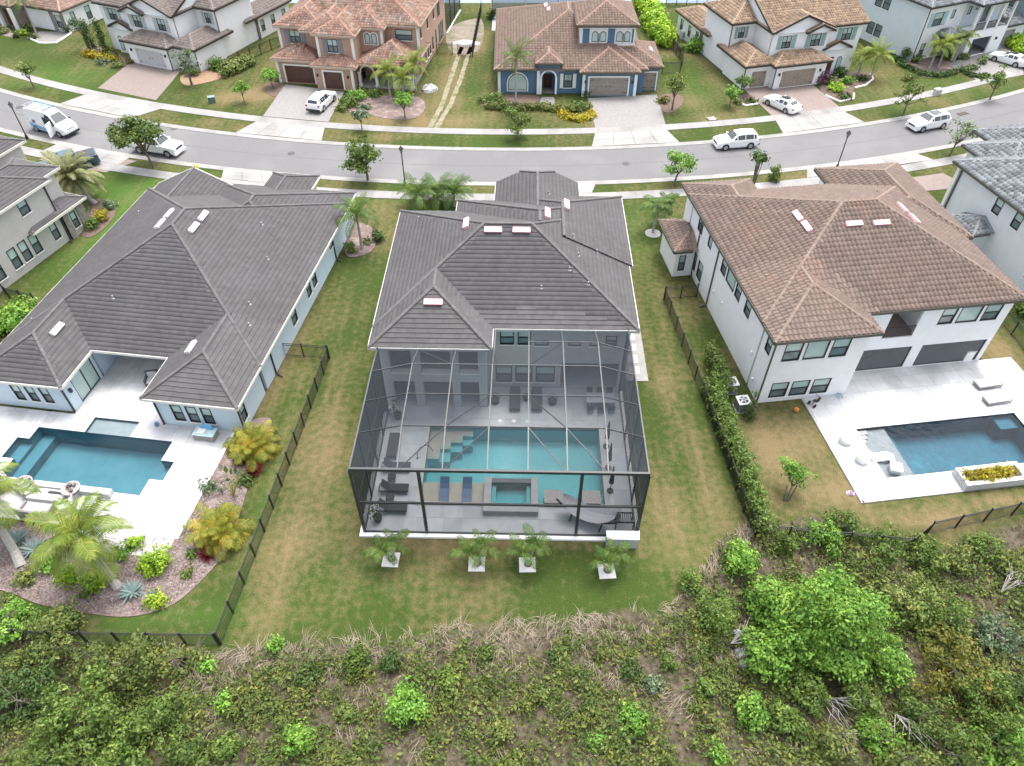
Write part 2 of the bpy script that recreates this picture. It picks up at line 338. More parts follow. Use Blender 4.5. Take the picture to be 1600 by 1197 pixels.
for lab, px, m in [('tan paver drive rising to the pale garage of the far white house', [(153, 138), (244, 157), (283, 111), (205, 97)], pv_tan),
                   ('grey paver drive with the white car by the terracotta-roofed house', [(411, 182), (513, 191), (538, 144), (446, 132)], pv_grey),
                   ('grey paver drive in front of the blue house garages', [(931, 204), (1042, 202), (1026, 148), (918, 154)], pv_grey),
                   ('tan paver drive in front of the tan-roofed white house', [(1215, 190), (1323, 177), (1270, 133), (1160, 138)], pv_pink),
                   ('grey paver drive with the white sedan by the open garage', [(1535, 131), (1600, 117), (1585, 66), (1480, 100)], pv_grey),
                   ('tan paver drive under the parked blue truck', [(60, 250), (165, 270), (215, 252), (110, 236)], pv_pink),
                   ('tan paver drive beyond the low grey-roofed house', [(345, 300), (440, 305), (455, 287), (350, 282)], pv_tan),
                   ('tan paver drive between the brown-roofed and slate-roofed white houses', [(1430, 300), (1515, 293), (1473, 271), (1400, 281)], pv_pink),
                   ('grey paver walk to the front door of the blue house', [(840, 172), (868, 172), (866, 152), (846, 152)], pv_grey),
                   ('pale paver walk to the corner house behind the trees', [(0, 55), (25, 60), (10, 38), (0, 36)], pv_pink)]:
    P_ = [at(*p) for p in px]; o = P_[0]
    tag(MB().prism([(x - o[0], y - o[1]) for x, y in P_], -.03, .045).build('driveway', m, loc=(*o, 0)), lab, kind='structure')

# worn sandy wheel tracks beside the terracotta-roofed house
sand = M('track_sand', (.27, .24, .185), (.17, .155, .085), 1.6, .95, c3=(.09, .105, .035), s3=.9)
tm = MB()
for pts in ([(672, 199), (690, 165), (703, 125), (716, 88), (722, 72)], [(682, 200), (704, 163), (720, 122), (732, 85), (737, 72)]):
    W_ = [Vector((*at(*p), .012)) for p in pts]; fine_ = []
    for i in range(len(W_) - 1): fine_ += [W_[i].lerp(W_[i + 1], t / 12) for t in range(12)]
    wd = [(.22 + .16 * random.random(), .22 + .16 * random.random()) for _ in fine_]
    for i in range(len(fine_) - 1):
        a, b_ = fine_[i], fine_[i + 1]
        tm.poly([(a.x - wd[i][0], a.y, .012), (a.x + wd[i][1], a.y, .012), (b_.x + wd[i + 1][1], b_.y, .012), (b_.x - wd[i + 1][0], b_.y, .012)])
tag(tm.build('dirt_track', sand), 'two worn sandy wheel tracks through the lawn beside the terracotta-roofed house', kind='structure')
def patch(name, pts, z, mat, label, seg=4):
    P_ = [at(*p) for p in pts]; nP = len(P_); out = []
    for i in range(nP):
        p0, p1, p2, p3 = (Vector(P_[(i + k) % nP]) for k in (-1, 0, 1, 2))
        for t in range(seg):
            t = t / seg; out.append(.5 * ((2 * p1) + (-p0 + p2) * t + (2 * p0 - 5 * p1 + 4 * p2 - p3) * t * t + (-p0 + 3 * p1 - 3 * p2 + p3) * t ** 3))
    o = out[0]
    return tag(MB().prism([(p.x - o.x, p.y - o.y) for p in out], -.02, z).build(name, mat, loc=(o.x, o.y, 0)), label, kind='structure')
mulch = M('mulch', (0.221, 0.162, 0.145), (0.119, 0.085, 0.076), 5, .95, c3=(0.289, 0.230, 0.212), s3=1.2, bump=.8, bscale=14)
mulch_dk = M('dark_mulch', (.16, .11, .085), (.09, .065, .05), 5, .95, bump=.8, bscale=14)
gravel = M('white_gravel', (.5, .5, .49), (.34, .34, .335), 9, .95, bump=.6, bscale=25)
patch('mulch_bed', [(-60, 930), (0, 922), (60, 944), (130, 958), (200, 964), (260, 950), (300, 922), (340, 880), (360, 850), (385, 770), (398, 720), (425, 660), (400, 655), (372, 676), (344, 715), (300, 792), (282, 840), (180, 838), (80, 826), (0, 808), (-60, 798)], .05, mulch, 'pinkish brown mulch bed curving round the white pool deck')
patch('mulch_bed', [(540, 398), (565, 400), (585, 388), (588, 368), (575, 352), (553, 348), (543, 362)], .05, mulch, 'pinkish mulch bed with a palm beside the blue-grey side wall')
patch('mulch_bed', [(535, 174), (570, 178), (605, 186), (645, 186), (664, 170), (655, 152), (610, 150), (570, 152), (540, 162)], .04, mulch, 'brown mulch bed with palms in front of the terracotta-roofed house')
patch('mulch_bed', [(412, 140), (430, 152), (448, 142), (440, 130), (418, 130)], .04, mulch_dk, 'dark mulch ring under the round tree by the brown garage')
patch('mulch_bed', [(752, 165), (790, 172), (835, 165), (840, 150), (780, 148), (755, 152)], .04, mulch_dk, 'dark mulch bed along the front of the blue house')
patch('mulch_bed', [(1034, 172), (1050, 176), (1068, 160), (1060, 148), (1030, 150)], .04, mulch_dk, 'brown mulch bed beside the small garage of the blue house')
patch('mulch_bed', [(1150, 160), (1170, 166), (1186, 162), (1180, 150), (1158, 148)], .04, mulch_dk, 'dark mulch bed with a pale kerb beside the tan paver drive')
patch('mulch_bed', [(1290, 150), (1320, 160), (1336, 152), (1334, 140), (1362, 128), (1362, 116), (1335, 112), (1300, 118), (1282, 135)], .04, mulch_dk, 'dark mulch bed with a white kerb at the tan-roofed white house')
patch('mulch_bed', [(1400, 92), (1425, 112), (1450, 122), (1492, 115), (1500, 108), (1470, 92), (1420, 88)], .04, mulch, 'mulch bed edged by low plants before the pale house with the balcony')
patch('mulch_bed', [(1500, 108), (1520, 120), (1548, 122), (1545, 110), (1515, 104)], .04, mulch, 'small mulch bed between the two paths of the pale balcony house')
patch('gravel_bed', [(48, 58), (62, 68), (85, 68), (105, 58), (112, 48), (85, 50), (60, 50)], .04, M('grey_gravel', (.24, .23, .22), (.16, .15, .145), 9, .95), 'grey gravel bed by the stone-faced corner house')
patch('mulch_bed', [(130, 82), (150, 92), (195, 110), (200, 96), (180, 82), (150, 72), (132, 74)], .04, mulch_dk, 'reddish mulch bed with yellow shrubs before the far white house')
patch('mulch_bed', [(283, 128), (300, 134), (360, 118), (352, 106), (310, 112), (285, 118)], .04, M('orange_mulch', (.28, .19, .12), (.22, .14, .085), 4, .95), 'orange stone bed beside the garage of the far white house')
patch('mulch_bed', [(110, 350), (140, 372), (178, 340), (176, 318), (150, 312), (120, 330)], .04, mulch_dk, 'dark mulch bed under the feathery palm at the beige house')
patch('dirt_patch', [(700, 45), (752, 30), (748, 78), (706, 82)], .012, M('bare_sand', (.24, .205, .17), (.17, .145, .115), 1.2, .95, c3=(.12, .12, .055), s3=.5), 'bare sandy yard beside the dark pool cage of the terracotta-roofed house')
# ------------------------------------------------------------------ houses: walls with real openings, tiled hip roofs
SIDE = {'S': (0, -1), 'N': (0, 1), 'W': (-1, 0), 'E': (1, 0)}
class House:
    def __init__(s, key, label, wallm, name='house', frame=black):
        (ox, oy), a = FR[key]; s.key = key; s.root = thing(name, label, 'house', (ox, oy, 0), R(a)); s.wm = wallm; s.fm = frame; s.shut = None
    # --- wall coordinates: u along the wall, d outward, z up
    def wb(s, side, val, m, u0, u1, d0, d1, z0, z1):
        if side in 'SN':
            sg = -1 if side == 'S' else 1; a, b = sorted((val + sg * d0, val + sg * d1)); m.box(u0, u1, a, b, z0, z1)
        else:
            sg = -1 if side == 'W' else 1; a, b = sorted((val + sg * d0, val + sg * d1)); m.box(a, b, u0, u1, z0, z1)
        return m
    def pt(s, side, val, u, d, z):
        sg = {'S': -1, 'N': 1, 'W': -1, 'E': 1}[side]
        return (u, val + sg * d, z) if side in 'SN' else (val + sg * d, u, z)
    def wall(s, side, val, u0, u1, z0, z1, ops=(), mat=None, t=.22):
        m = MB(); us = sorted({u0, u1, *[min(max(o[0], u0), u1) for o in ops], *[min(max(o[1], u0), u1) for o in ops]})
        for a, b in zip(us, us[1:]):
            if b - a < 1e-4: continue
            mid = (a + b) / 2; cuts = sorted([(o[2], o[3]) for o in ops if o[0] < mid < o[1] and o[4][0] != 'x']); z = z0
            for c0, c1 in cuts:
                if c0 > z + 1e-4: s.wb(side, val, m, a, b, -t, 0, z, c0)
                z = max(z, c1)
            if z < z1 - 1e-4: s.wb(side, val, m, a, b, -t, 0, z, z1)
        m.build('wall', mat or s.wm, s.root)
        for o in ops: s.opening(side, val, *o)
    def block(s, x0, x1, y0, y1, z0, z1, S=(), E=(), W=(), N=(), mat=None, skip='', t=.22):
        if 'S' not in skip: s.wall('S', y0, x0, x1, z0, z1, S, mat)
        if 'N' not in skip: s.wall('N', y1, x0, x1, z0, z1, N, mat)
        if 'W' not in skip: s.wall('W', x0, y0 + t, y1 - t, z0, z1, W, mat)
        if 'E' not in skip: s.wall('E', x1, y0 + t, y1 - t, z0, z1, E, mat)
    def opening(s, side, val, u0, u1, z0, z1, kind):
        B = lambda m, *a: s.wb(side, val, m, *a)
        base = kind.split('+')[0]; fl = kind.split('+')[1:]
        if base in ('w', 'p', 'w2', 'w4'):
            fr = MB(); f = .07
            B(fr, u0, u0 + f, -.10, .02, z0, z1); B(fr, u1 - f, u1, -.10, .02, z0, z1); B(fr, u0 + f, u1 - f, -.10, .02, z0, z0 + f); B(fr, u0 + f, u1 - f, -.10, .02, z1 - f, z1)
            zm = z0 + (z1 - z0) * .5
            if base != 'p': B(fr, u0 + f, u1 - f, -.09, .01, zm - .035, zm + .035)
            if base == 'w4': B(fr, (u0 + u1) / 2 - .02, (u0 + u1) / 2 + .02, -.08, .005, z0 + f, zm - .035); B(fr, (u0 + u1) / 2 - .02, (u0 + u1) / 2 + .02, -.08, .005, zm + .035, z1 - f)
            w_ = fr.build('window', s.fm, s.root)
            if base == 'p': B(MB(), u0 + f, u1 - f, -.12, -.07, z0 + f, z1 - f).build('pane', pane_hi, w_)
            else:
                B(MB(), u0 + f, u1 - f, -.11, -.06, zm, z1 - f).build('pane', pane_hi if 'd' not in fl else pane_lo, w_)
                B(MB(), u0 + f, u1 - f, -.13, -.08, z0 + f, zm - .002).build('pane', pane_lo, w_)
            B(MB(), u0 - .06, u1 + .06, .002, .07, z0 - .09, z0 - .005).build('sill', trim, w_)
            if 's' in fl:
                for a in (u0 - .10 - (u1 - u0) * .42, u1 + .10):
                    sh = MB(); B(sh, a, a + (u1 - u0) * .42, .003, .05, z0 - .05, z1 + .05)
                    for k in range(7): zz = z0 + (z1 - z0) * (k + .3) / 7; B(sh, a + .05, a + (u1 - u0) * .42 - .05, .05, .065, zz, zz + (z1 - z0) * .07)
                    sh.build('shutter', s.shut, s.root)
        elif base == 'gd':                       # sectional garage door
            fr = MB(); f = .18
            B(fr, u0 - f, u0, .003, .06, z0, z1 + f); B(fr, u1, u1 + f, .003, .06, z0, z1 + f); B(fr, u0, u1, .003, .06, z1, z1 + f)
            d = B(MB(), u0, u1, -.16, -.12, z0, z1).build('garage_door', s.gd, s.root); fr.build('door_trim', trim, d)
            nu = max(2, round((u1 - u0) / .62))
            pn = MB()
            for i in range(4):
                for j in range(nu):
                    a = u0 + (u1 - u0) * j / nu; zz = z0 + (z1 - z0) * i / 4; B(pn, a + .05, a + (u1 - u0) / nu - .05, -.12, -.09, zz + .05, zz + (z1 - z0) / 4 - .05)
            pn.build('panel', s.gd, d)
            hg = MB()
            for zz in (z0 + .35, z1 - .35):
                for a, b in ((u0 + .05, u0 + .45), (u1 - .45, u1 - .05)): B(hg, a, b, -.09, -.07, zz - .03, zz + .03)
            um = (u0 + u1) / 2
            for q_ in (-.28, .22): B(hg, um + q_, um + q_ + .05, -.09, -.06, (z0 + z1) / 2 - .12, (z0 + z1) / 2 + .12)
            hg.build('hinge', black, d)
        elif base == 'sd':                       # sliding glass doors
            k = max(2, round((u1 - u0) / 1.1)); fr = MB(); f = .08
            for i in range(k + 1): a = u0 + (u1 - u0 - f) * i / k; B(fr, a, a + f, -.12, -.02, z0, z1)
            for i in range(k):
                a = u0 + (u1 - u0 - f) * i / k; b = u0 + (u1 - u0 - f) * (i + 1) / k
                B(fr, a + f, b, -.12, -.02, z0, z0 + f); B(fr, a + f, b, -.12, -.02, z1 - f, z1)
            w_ = fr.build('sliding_door', s.fm, s.root)
            for i in range(k):
                a = u0 + (u1 - u0 - f) * i / k; b = u0 + (u1 - u0 - f) * (i + 1) / k
                B(MB(), a + f, b, -.10, -.07, z0 + f, z1 - f).build('pane', pane_hi if 'l' in fl else pane_lo, w_)
        elif base == 'dr':
            d = B(MB(), u0, u1, -.15, -.08, z0, z1).build('front_door', M('red_door', (.09, .03, .025), None, 4, .5), s.root)
            B(MB(), u0 + .08, u0 + .14, -.08, -.03, z0 + 1, z0 + 1.15).build('handle', black, d)
        elif base in ('xa', 'a'):                # arched window standing proud of the wall face
            r = (u1 - u0) / 2; um = (u0 + u1) / 2; zs = z1 - r
            prof = [(u0, z0), (u1, z0)] + [(um + r * math.cos(t), zs + r * math.sin(t)) for t in [math.pi * k / 10 for k in range(11)]]
            def slab(m, sc, d0, d1):
                pr = [(um + (a - um) * sc[0], (z0 + z1) / 2 + (b - (z0 + z1) / 2) * sc[1]) for a, b in prof]; k = len(pr)
                vs = [s.pt(side, val, a, d0, b) for a, b in pr] + [s.pt(side, val, a, d1, b) for a, b in pr]
                m.add(vs, [tuple(range(k, 2 * k)), tuple(range(k - 1, -1, -1))] + [(i, (i + 1) % k, k + (i + 1) % k, k + i) for i in range(k)]); return m
            wdt = u1 - u0; h_ = z1 - z0
            t_ = slab(MB(), ((wdt + .3) / wdt, (h_ + .3) / h_), .003, .05).build('window_trim', trim, s.root)
            slab(MB(), (1, 1), .05, .08).build('frame', s.fm, t_); slab(MB(), ((wdt - .16) / wdt, (h_ - .16) / h_), .08, .09).build('pane', pane_hi, t_)
        elif base == 'o' and 'scr' in fl:        # opening closed by insect screen
            fr = MB(); f = .06
            B(fr, u0, u0 + f, -.14, -.06, z0, z1); B(fr, u1 - f, u1, -.14, -.06, z0, z1); B(fr, u0 + f, u1 - f, -.14, -.06, z0, z0 + f); B(fr, u0 + f, u1 - f, -.14, -.06, z1 - f, z1)
            o = fr.build('screen_frame', s.fm, s.root); B(MB(), u0 + f, u1 - f, -.105, -.10, z0 + f, z1 - f).build('screen', patio_screen, o)
    def box(s, name, x0, x1, y0, y1, z0, z1, mat, label=None):
        o = MB().box(x0, x1, y0, y1, z0, z1).build(name, mat, s.root)
        if label: o['label'] = label
        return o
    def down(s, x, y, z0, z1, mat=gutter, kick=(0, -.4)):
        m = MB().box(x - .05, x + .05, y - .05, y + .05, z0 + .12, z1); m.beam((x, y, z0 + .17), (x + kick[0], y + kick[1], z0 + .06), .1, .1); m.build('downpipe', mat, s.root)
    def lamp(s, side, val, u, z):
        m = MB(); s.wb(side, val, m, u - .07, u + .07, .003, .05, z - .08, z + .1); s.wb(side, val, m, u - .09, u + .09, .05, .22, z - .2, z + .12); m.build('wall_lamp', black, s.root)

    # --- roof
    def roof(s, wings, mt, mcap, fascia, barrel=0, nsel=0, caps=True, tw=.33, ex=.36, soffit=None):
        W = []; opts = []
        for wg in wings:
            x0, x1, y0, y1, ze, p = wg[:6]; op = wg[6] if len(wg) > 6 else {}
            pl = {}
            for sd_, (a, b, c) in {'S': (0, 1, -y0), 'N': (0, -1, y1), 'W': (1, 0, -x0), 'E': (-1, 0, x1)}.items():
                o = op.get(sd_)
                if o in ('g', 'x'): continue
                zz, pp = o if isinstance(o, tuple) else (ze, p)
                pl[sd_] = (pp * a, pp * b, zz + pp * c, pp)
            W.append((x0, x1, y0, y1, ze, p, pl)); opts.append(op)
        def zof(k, x, y):
            x0, x1, y0, y1, ze, p, pl = W[k]; z = np.minimum.reduce([a * x + b * y + c for a, b, c, _ in pl.values()])
            return np.where((x >= x0 - 1e-6) & (x <= x1 + 1e-6) & (y >= y0 - 1e-6) & (y <= y1 + 1e-6), z, -99)
        def hidden(k, x, y, z, tol=.04):
            h = np.zeros(np.shape(x), bool)
            for j in range(len(W)):
                if j == k: continue
                dz = zof(j, x, y) - z
                h |= (dz > tol) | ((np.abs(dz) <= tol) & (j < k))
            return h
        def clip(poly, a, b, c):                 # keep a*x+b*y+c <= 0
            out = []
            for i in range(len(poly)):
                p_, q_ = poly[i], poly[(i + 1) % len(poly)]; fp = a * p_[0] + b * p_[1] + c; fq = a * q_[0] + b * q_[1] + c
                if fp <= 1e-9: out.append(p_)
                if (fp < -1e-9 and fq > 1e-9) or (fp > 1e-9 and fq < -1e-9):
                    t = fp / (fp - fq); out.append((p_[0] + (q_[0] - p_[0]) * t, p_[1] + (q_[1] - p_[1]) * t))
            return out
        deck = MB(); runs = []; tv = []; tf = []; nvt = 0; cand = []; capm = {}; capl = []; loose = MB()
        prof = [(0, .012), (.22, .075), (.42, .095), (.62, .075), (.84, .012), (1, .004)] if barrel == 2 else ([(0, .01), (.3, .085), (.62, .085), (1, .01)] if barrel else [(0, 0), (1, 0)])
        ss = np.array([a for a, _ in prof]); hh = np.array([b for _, b in prof]); ns = len(prof) - 1; LI, L2 = (.048, .006)
        for k, (x0, x1, y0, y1, ze, p, pl) in enumerate(W):
            off = .03 + .005 * k
            for sd_, (a, b, c, pp) in pl.items():
                poly = [(x0, y0), (x1, y0), (x1, y1), (x0, y1)]
                cons = []
                for s2, (a2, b2, c2, _) in pl.items():
                    if s2 != sd_: cons.append((a - a2, b - b2, c - c2))
                for q_ in cons: poly = clip(poly, *q_)
                if len(poly) < 3: continue
                deck.poly([(x, y, a * x + b * y + c - off) for x, y in poly])
                # ridge and hip lines
                for i in range(len(poly)):
                    P0, P1 = poly[i], poly[(i + 1) % len(poly)]; mid = ((P0[0] + P1[0]) / 2, (P0[1] + P1[1]) / 2)
                    for s2, (a2, b2, c2, _) in pl.items():
                        if s2 <= sd_: continue
                        f0 = (a - a2) * P0[0] + (b - b2) * P0[1] + c - c2; f1 = (a - a2) * P1[0] + (b - b2) * P1[1] + c - c2
                        if abs(f0) < 1e-5 and abs(f1) < 1e-5 and math.dist(P0, P1) > .2:
                            A_ = Vector((*P0, a * P0[0] + b * P0[1] + c)); B_ = Vector((*P1, a * P1[0] + b * P1[1] + c))
                            if A_.z > B_.z: A_, B_ = B_, A_
                            n_ = max(1, round((B_ - A_).length / .38))
                            for i_ in range(n_):
                                m_ = A_.lerp(B_, (i_ + .5) / n_)
                                if not hidden(k, np.array(m_.x), np.array(m_.y), np.array(m_.z), .02): capl.append((A_.lerp(B_, i_ / n_), (B_ - A_).normalized(), (B_ - A_).length / n_))
                # tiles
                horiz = sd_ in 'SN'; lo, hi = (x0, x1) if horiz else (y0, y1); dep = (y1 - y0) if horiz else (x1 - x0)
                dw = ex / math.sqrt(1 + pp * pp); ws = np.arange(0, dep, dw); nu = int((hi - lo) / tw) + 2
                JJ, II = np.meshgrid(np.arange(len(ws)), np.arange(-1, nu), indexing='ij'); U0 = lo + (II + (0 if barrel else .5) * (JJ % 2)) * tw; W0 = JJ * dw
                U0 = U0.ravel(); W0 = W0.ravel()
                def xy(u, w_):
                    if sd_ == 'S': return u, y0 + w_
                    if sd_ == 'N': return u, y1 - w_
                    if sd_ == 'W': return x0 + w_, u
                    return x1 - w_, u
                cu = np.stack([U0, U0 + tw, U0 + tw, U0], 1); cw = np.stack([W0, W0, W0 + dw, W0 + dw], 1)
                cx, cy = xy(cu, cw); good = (cx >= x0 - 1e-6) & (cx <= x1 + 1e-6) & (cy >= y0 - 1e-6) & (cy <= y1 + 1e-6)
                for q_ in cons: good &= (q_[0] * cx + q_[1] * cy + q_[2]) <= 1e-6
                cz = a * cx + b * cy + c; hid = hidden(k, cx, cy, cz, .06)
                full = good.all(1) & ~hid.all(1); part = ~good.all(1) & ~hid.all(1)
                # clipped border tiles
                for i in np.nonzero(part)[0]:
                    for q in range(ns):
                        ua, ub = U0[i] + ss[q] * tw, U0[i] + ss[q + 1] * tw; ce = [xy(ua, W0[i]), xy(ub, W0[i]), xy(ub, W0[i] + dw), xy(ua, W0[i] + dw)]
                        pl2 = [(float(u_), float(v_)) for u_, v_ in ce]
                        for q_ in [(-1, 0, x0), (1, 0, -x1), (0, -1, y0), (0, 1, -y1)] + cons:
                            pl2 = clip(pl2, *q_)
                            if len(pl2) < 3: break
                        if len(pl2) < 3: continue
                        top = []; low = []
                        for x, y in pl2:
                            u_, w_ = {'S': (x, y - y0), 'N': (x, y1 - y), 'W': (y, x - x0), 'E': (y, x1 - x)}[sd_]
                            tt = (w_ - W0[i]) / dw; su = (u_ - U0[i]) / tw; h_ = float(np.interp(su, ss, hh)) + LI + (L2 - LI) * tt; zz = a * x + b * y + c
                            top.append((x, y, zz + h_))
                            if tt < .02: low.append((x, y, zz))
                        loose.poly(top)
                        if len(low) == 2:
                            t2 = [t for t in top if any(abs(t[0] - q_[0]) + abs(t[1] - q_[1]) < 1e-7 for q_ in low)]
                            if len(t2) == 2: loose.poly([(low[0][0], low[0][1], low[0][2] - .02), (low[1][0], low[1][1], low[1][2] - .02), t2[1], t2[0]])
                fi = np.nonzero(full)[0]
                if not len(fi): continue
                ii = fi
                u = U0[ii][:, None] + ss[None] * tw * .992; w0 = W0[ii][:, None] + 0 * u; jit = rng.uniform(-.004, .006, len(ii))[:, None]
                rows = []
                for wv, hv in ((w0, hh[None] + LI + jit), (w0 + dw, hh[None] + L2 + 0 * jit), (w0, hh[None] * 0 - .02 + 0 * jit)):
                    x, y = xy(u, wv); rows.append(np.stack([x, y, a * x + b * y + c + hv], -1))
                vv = np.stack(rows, 1)                                           # (nt,3,ns+1,3)
                cand.append((vv, sd_, k))
        roof = deck
        for k, (x0, x1, y0, y1, ze, p, pl) in enumerate(W):
            o = .004 * k
            d0, d1 = ze - .20 - o, ze + .015 - .002 * k
            for sd_ in 'SNWE':
                zt = d1; lev = pl[sd_][2] if sd_ in pl else None
                if sd_ not in pl: continue
                zz = {'S': pl[sd_][1] * y0, 'N': pl[sd_][1] * y1, 'W': pl[sd_][0] * x0, 'E': pl[sd_][0] * x1}[sd_] + pl[sd_][2] - ze
                bx = {'S': (x0 - .05, x1 + .05, y0 - .06 - o, y0 - o), 'N': (x0 - .05, x1 + .05, y1 + o, y1 + .06 + o), 'W': (x0 - .06 - o, x0 - o, y0, y1), 'E': (x1 + o, x1 + .06 + o, y0, y1)}[sd_]
                if zz > .3: continue
                n_ = 24; run = None; hz = bx[1] - bx[0] > bx[3] - bx[2]           # runs that would lie under another wing are left out
                for i in range(n_ + 1):
                    ok = False
                    if i < n_:
                        if hz: q = (bx[0] + (bx[1] - bx[0]) * i / n_, bx[0] + (bx[1] - bx[0]) * (i + 1) / n_, bx[2], bx[3])
                        else: q = (bx[0], bx[1], bx[2] + (bx[3] - bx[2]) * i / n_, bx[2] + (bx[3] - bx[2]) * (i + 1) / n_)
                        mx_, my_ = (q[0] + q[1]) / 2, (q[2] + q[3]) / 2
                        ok = not any(zof(j, np.array(mx_), np.array(my_)) > d0 + zz for j in range(len(W)) if j != k)
                    if ok: run = q if run is None else ((run[0], q[1], q[2], q[3]) if hz else (q[0], q[1], run[2], q[3]))
                    elif run is not None: runs.append(('gutter', MB().box(*run, d0 + zz, d1 + zz))); run = None
            for sd_ in 'SNWE':
                if sd_ in pl or opts[k].get(sd_) == 'x': continue               # gable end: triangle of wall and a rake board
                edge_ = {'S': ((x0, y0), (x1, y0)), 'N': ((x0, y1), (x1, y1)), 'W': ((x0, y0), (x0, y1)), 'E': ((x1, y0), (x1, y1))}[sd_]
                pts = [(edge_[0][0] + (edge_[1][0] - edge_[0][0]) * t / 8, edge_[0][1] + (edge_[1][1] - edge_[0][1]) * t / 8) for t in range(9)]
                zs = [float(zof(k, np.array(x), np.array(y))) for x, y in pts]
                for i0, i1 in ((0, 4), (4, 8)): runs.append(('rake_board', MB().beam(Vector((*pts[i0], zs[i0] - .06)), Vector((*pts[i1], zs[i1] - .06)), .08, .26)))
                gx_, gy_ = SIDE[sd_]; ins_ = .3
                tri = [(x - gx_ * ins_, y - gy_ * ins_, z - .04) for (x, y), z in zip(pts, zs)]
                MB().poly([(tri[0][0], tri[0][1], ze - .25)] + tri + [(tri[-1][0], tri[-1][1], ze - .25)]).build('gable_wall', s.wm, s.root)
            deck.k = 1; deck.poly([(x0, y0, d0 + .05), (x0, y1, d0 + .05), (x1, y1, d0 + .05), (x1, y0, d0 + .05)]); deck.k = 0
        rf = deck.build('roof', [mcap, soffit or trim], s.root)
        for nm_, f_ in runs: f_.build(nm_, fascia, rf)
        if cand:
            # the tiles nearest the camera become pieces of their own
            (ox, oy), an = FR[s.key]; allc = np.concatenate([v[:, 0, 0] for v, _, _ in cand]); src = np.concatenate([np.full(len(v), i) for i, (v, _, _) in enumerate(cand)]); loc_ = np.concatenate([np.arange(len(v)) for v, _, _ in cand])
            wx, wy = L2W(s.key, allc[:, 0], allc[:, 1]); dist = np.sqrt(wx ** 2 + wy ** 2 + (allc[:, 2] - CAM_H) ** 2)
            for i_, (v, sd_, k_) in enumerate(cand):                              # only faces that look at the camera
                sel_ = src == i_; gx_, gy_ = SIDE[sd_]; gw = math.cos(R(an)) * gx_ - math.sin(R(an)) * gy_, math.sin(R(an)) * gx_ + math.cos(R(an)) * gy_
                fc = -(gw[0] * wx[sel_] + gw[1] * wy[sel_]); dist[sel_] += np.where(fc < 0, 60, 0)
            pick = set(np.argsort(dist)[:nsel].tolist())
            base_f = [(q, q + 1, ns + 1 + q + 1, ns + 1 + q) for q in range(ns)] + [(2 * (ns + 1) + q, 2 * (ns + 1) + q + 1, q + 1, q) for q in range(ns)]
            tm_ = {}; rest = []
            for g in range(len(allc)):
                i, j = src[g], loc_[g]
                if g not in pick: rest.append((i, j)); continue
                v = cand[i][0][j].reshape(-1, 3)
                if i not in tm_:
                    lv = v - v[0]; me_ = bpy.data.meshes.new('roof_tile')
                    nn = len(lv); bot = lv[2 * (ns + 1):] ; back = lv[(ns + 1):2 * (ns + 1)] - np.array([0, 0, .05]) ; V_ = np.concatenate([lv, back])
                    F_ = base_f + [(2 * (ns + 1) + q + 1, 2 * (ns + 1) + q, nn + q, nn + q + 1) for q in range(ns)] + [(2 * (ns + 1), 0, ns + 1, nn), (ns, 3 * (ns + 1) - 1, nn + ns, 2 * (ns + 1) - 1)]
                    me_.from_pydata([tuple(map(float, q)) for q in V_], [], F_); me_.materials.append(mt); tm_[i] = me_
                link('roof_tile', tm_[i], rf, tuple(map(float, v[0])))
            by = {}
            for i, j in rest: by.setdefault(i, []).append(j)
            VV = []; FF = []; o = 0
            for i, js in by.items():
                v = cand[i][0][js]; nt = len(js); VV.append(v.reshape(-1, 3)); bf = np.array(base_f); FF.append((bf[None] + (o + np.arange(nt) * 3 * (ns + 1))[:, None, None]).reshape(-1, 4)); o += nt * 3 * (ns + 1)
            if VV: tag(link('tile_courses', npmesh('tile_courses', np.concatenate(VV), FF, mt), rf), kind='stuff')
        if loose.f: tag(loose.build('cut_tiles', mt, rf), kind='stuff')
        r_ = .12; joined = MB(); cm = {}
        for A_, d, Ln in capl:
            key = tuple(round(q, 3) for q in d) + (round(Ln, 2),)
            q = d.to_track_quat('X', 'Z').to_matrix(); m = MB() if caps else joined
            vs = []
            for x, rr in ((-.02, r_), (Ln, r_ * .86)):
                for t in range(6):
                    an_ = math.pi * t / 5; vs.append(q @ Vector((x, rr * math.cos(an_) * 1.15, rr * math.sin(an_) * .8 + .03)))
            fs = [(t, t + 1, 7 + t, 6 + t) for t in range(5)] + [(0, 1, 2, 3, 4, 5)[::-1]]
            if caps:
                if key not in cm: cm[key] = m.add(vs, fs).mesh('ridge_cap', mcap)
                link('ridge_cap', cm[key], rf, tuple(A_))
            else: m.add([v + A_ for v in vs], fs)
        if joined.f: tag(joined.build('ridge_caps', mcap, rf), kind='stuff')
        s.rf = rf; s.zof = lambda x, y: max(float(zof(k, np.array(x), np.array(y))) for k in range(len(W)))
        return rf
    def vents(s, pts, mat, axis=0, name='roof_vent'):
        for x, y, ax in pts:
            z = s.zof(x, y); z2 = s.zof(x, y + .3); z3 = s.zof(x + .3, y); q = Vector((-(z3 - z) / .3, -(z2 - z) / .3, 1)).normalized()
            ux = Vector((1, 0, (z3 - z) / .3)).normalized() if ax == 0 else Vector((0, 1, (z2 - z) / .3)).normalized(); uy = q.cross(ux); rot = Matrix((ux, uy, q)).transposed()
            m = MB(); m.cbox(Vector((x, y, z)) + q * .16, (1.25, .42, .16), rot); m.cbox(Vector((x, y, z)) + q * .08, (1.3, .34, .1), rot)
            m.build(name, mat, s.root)
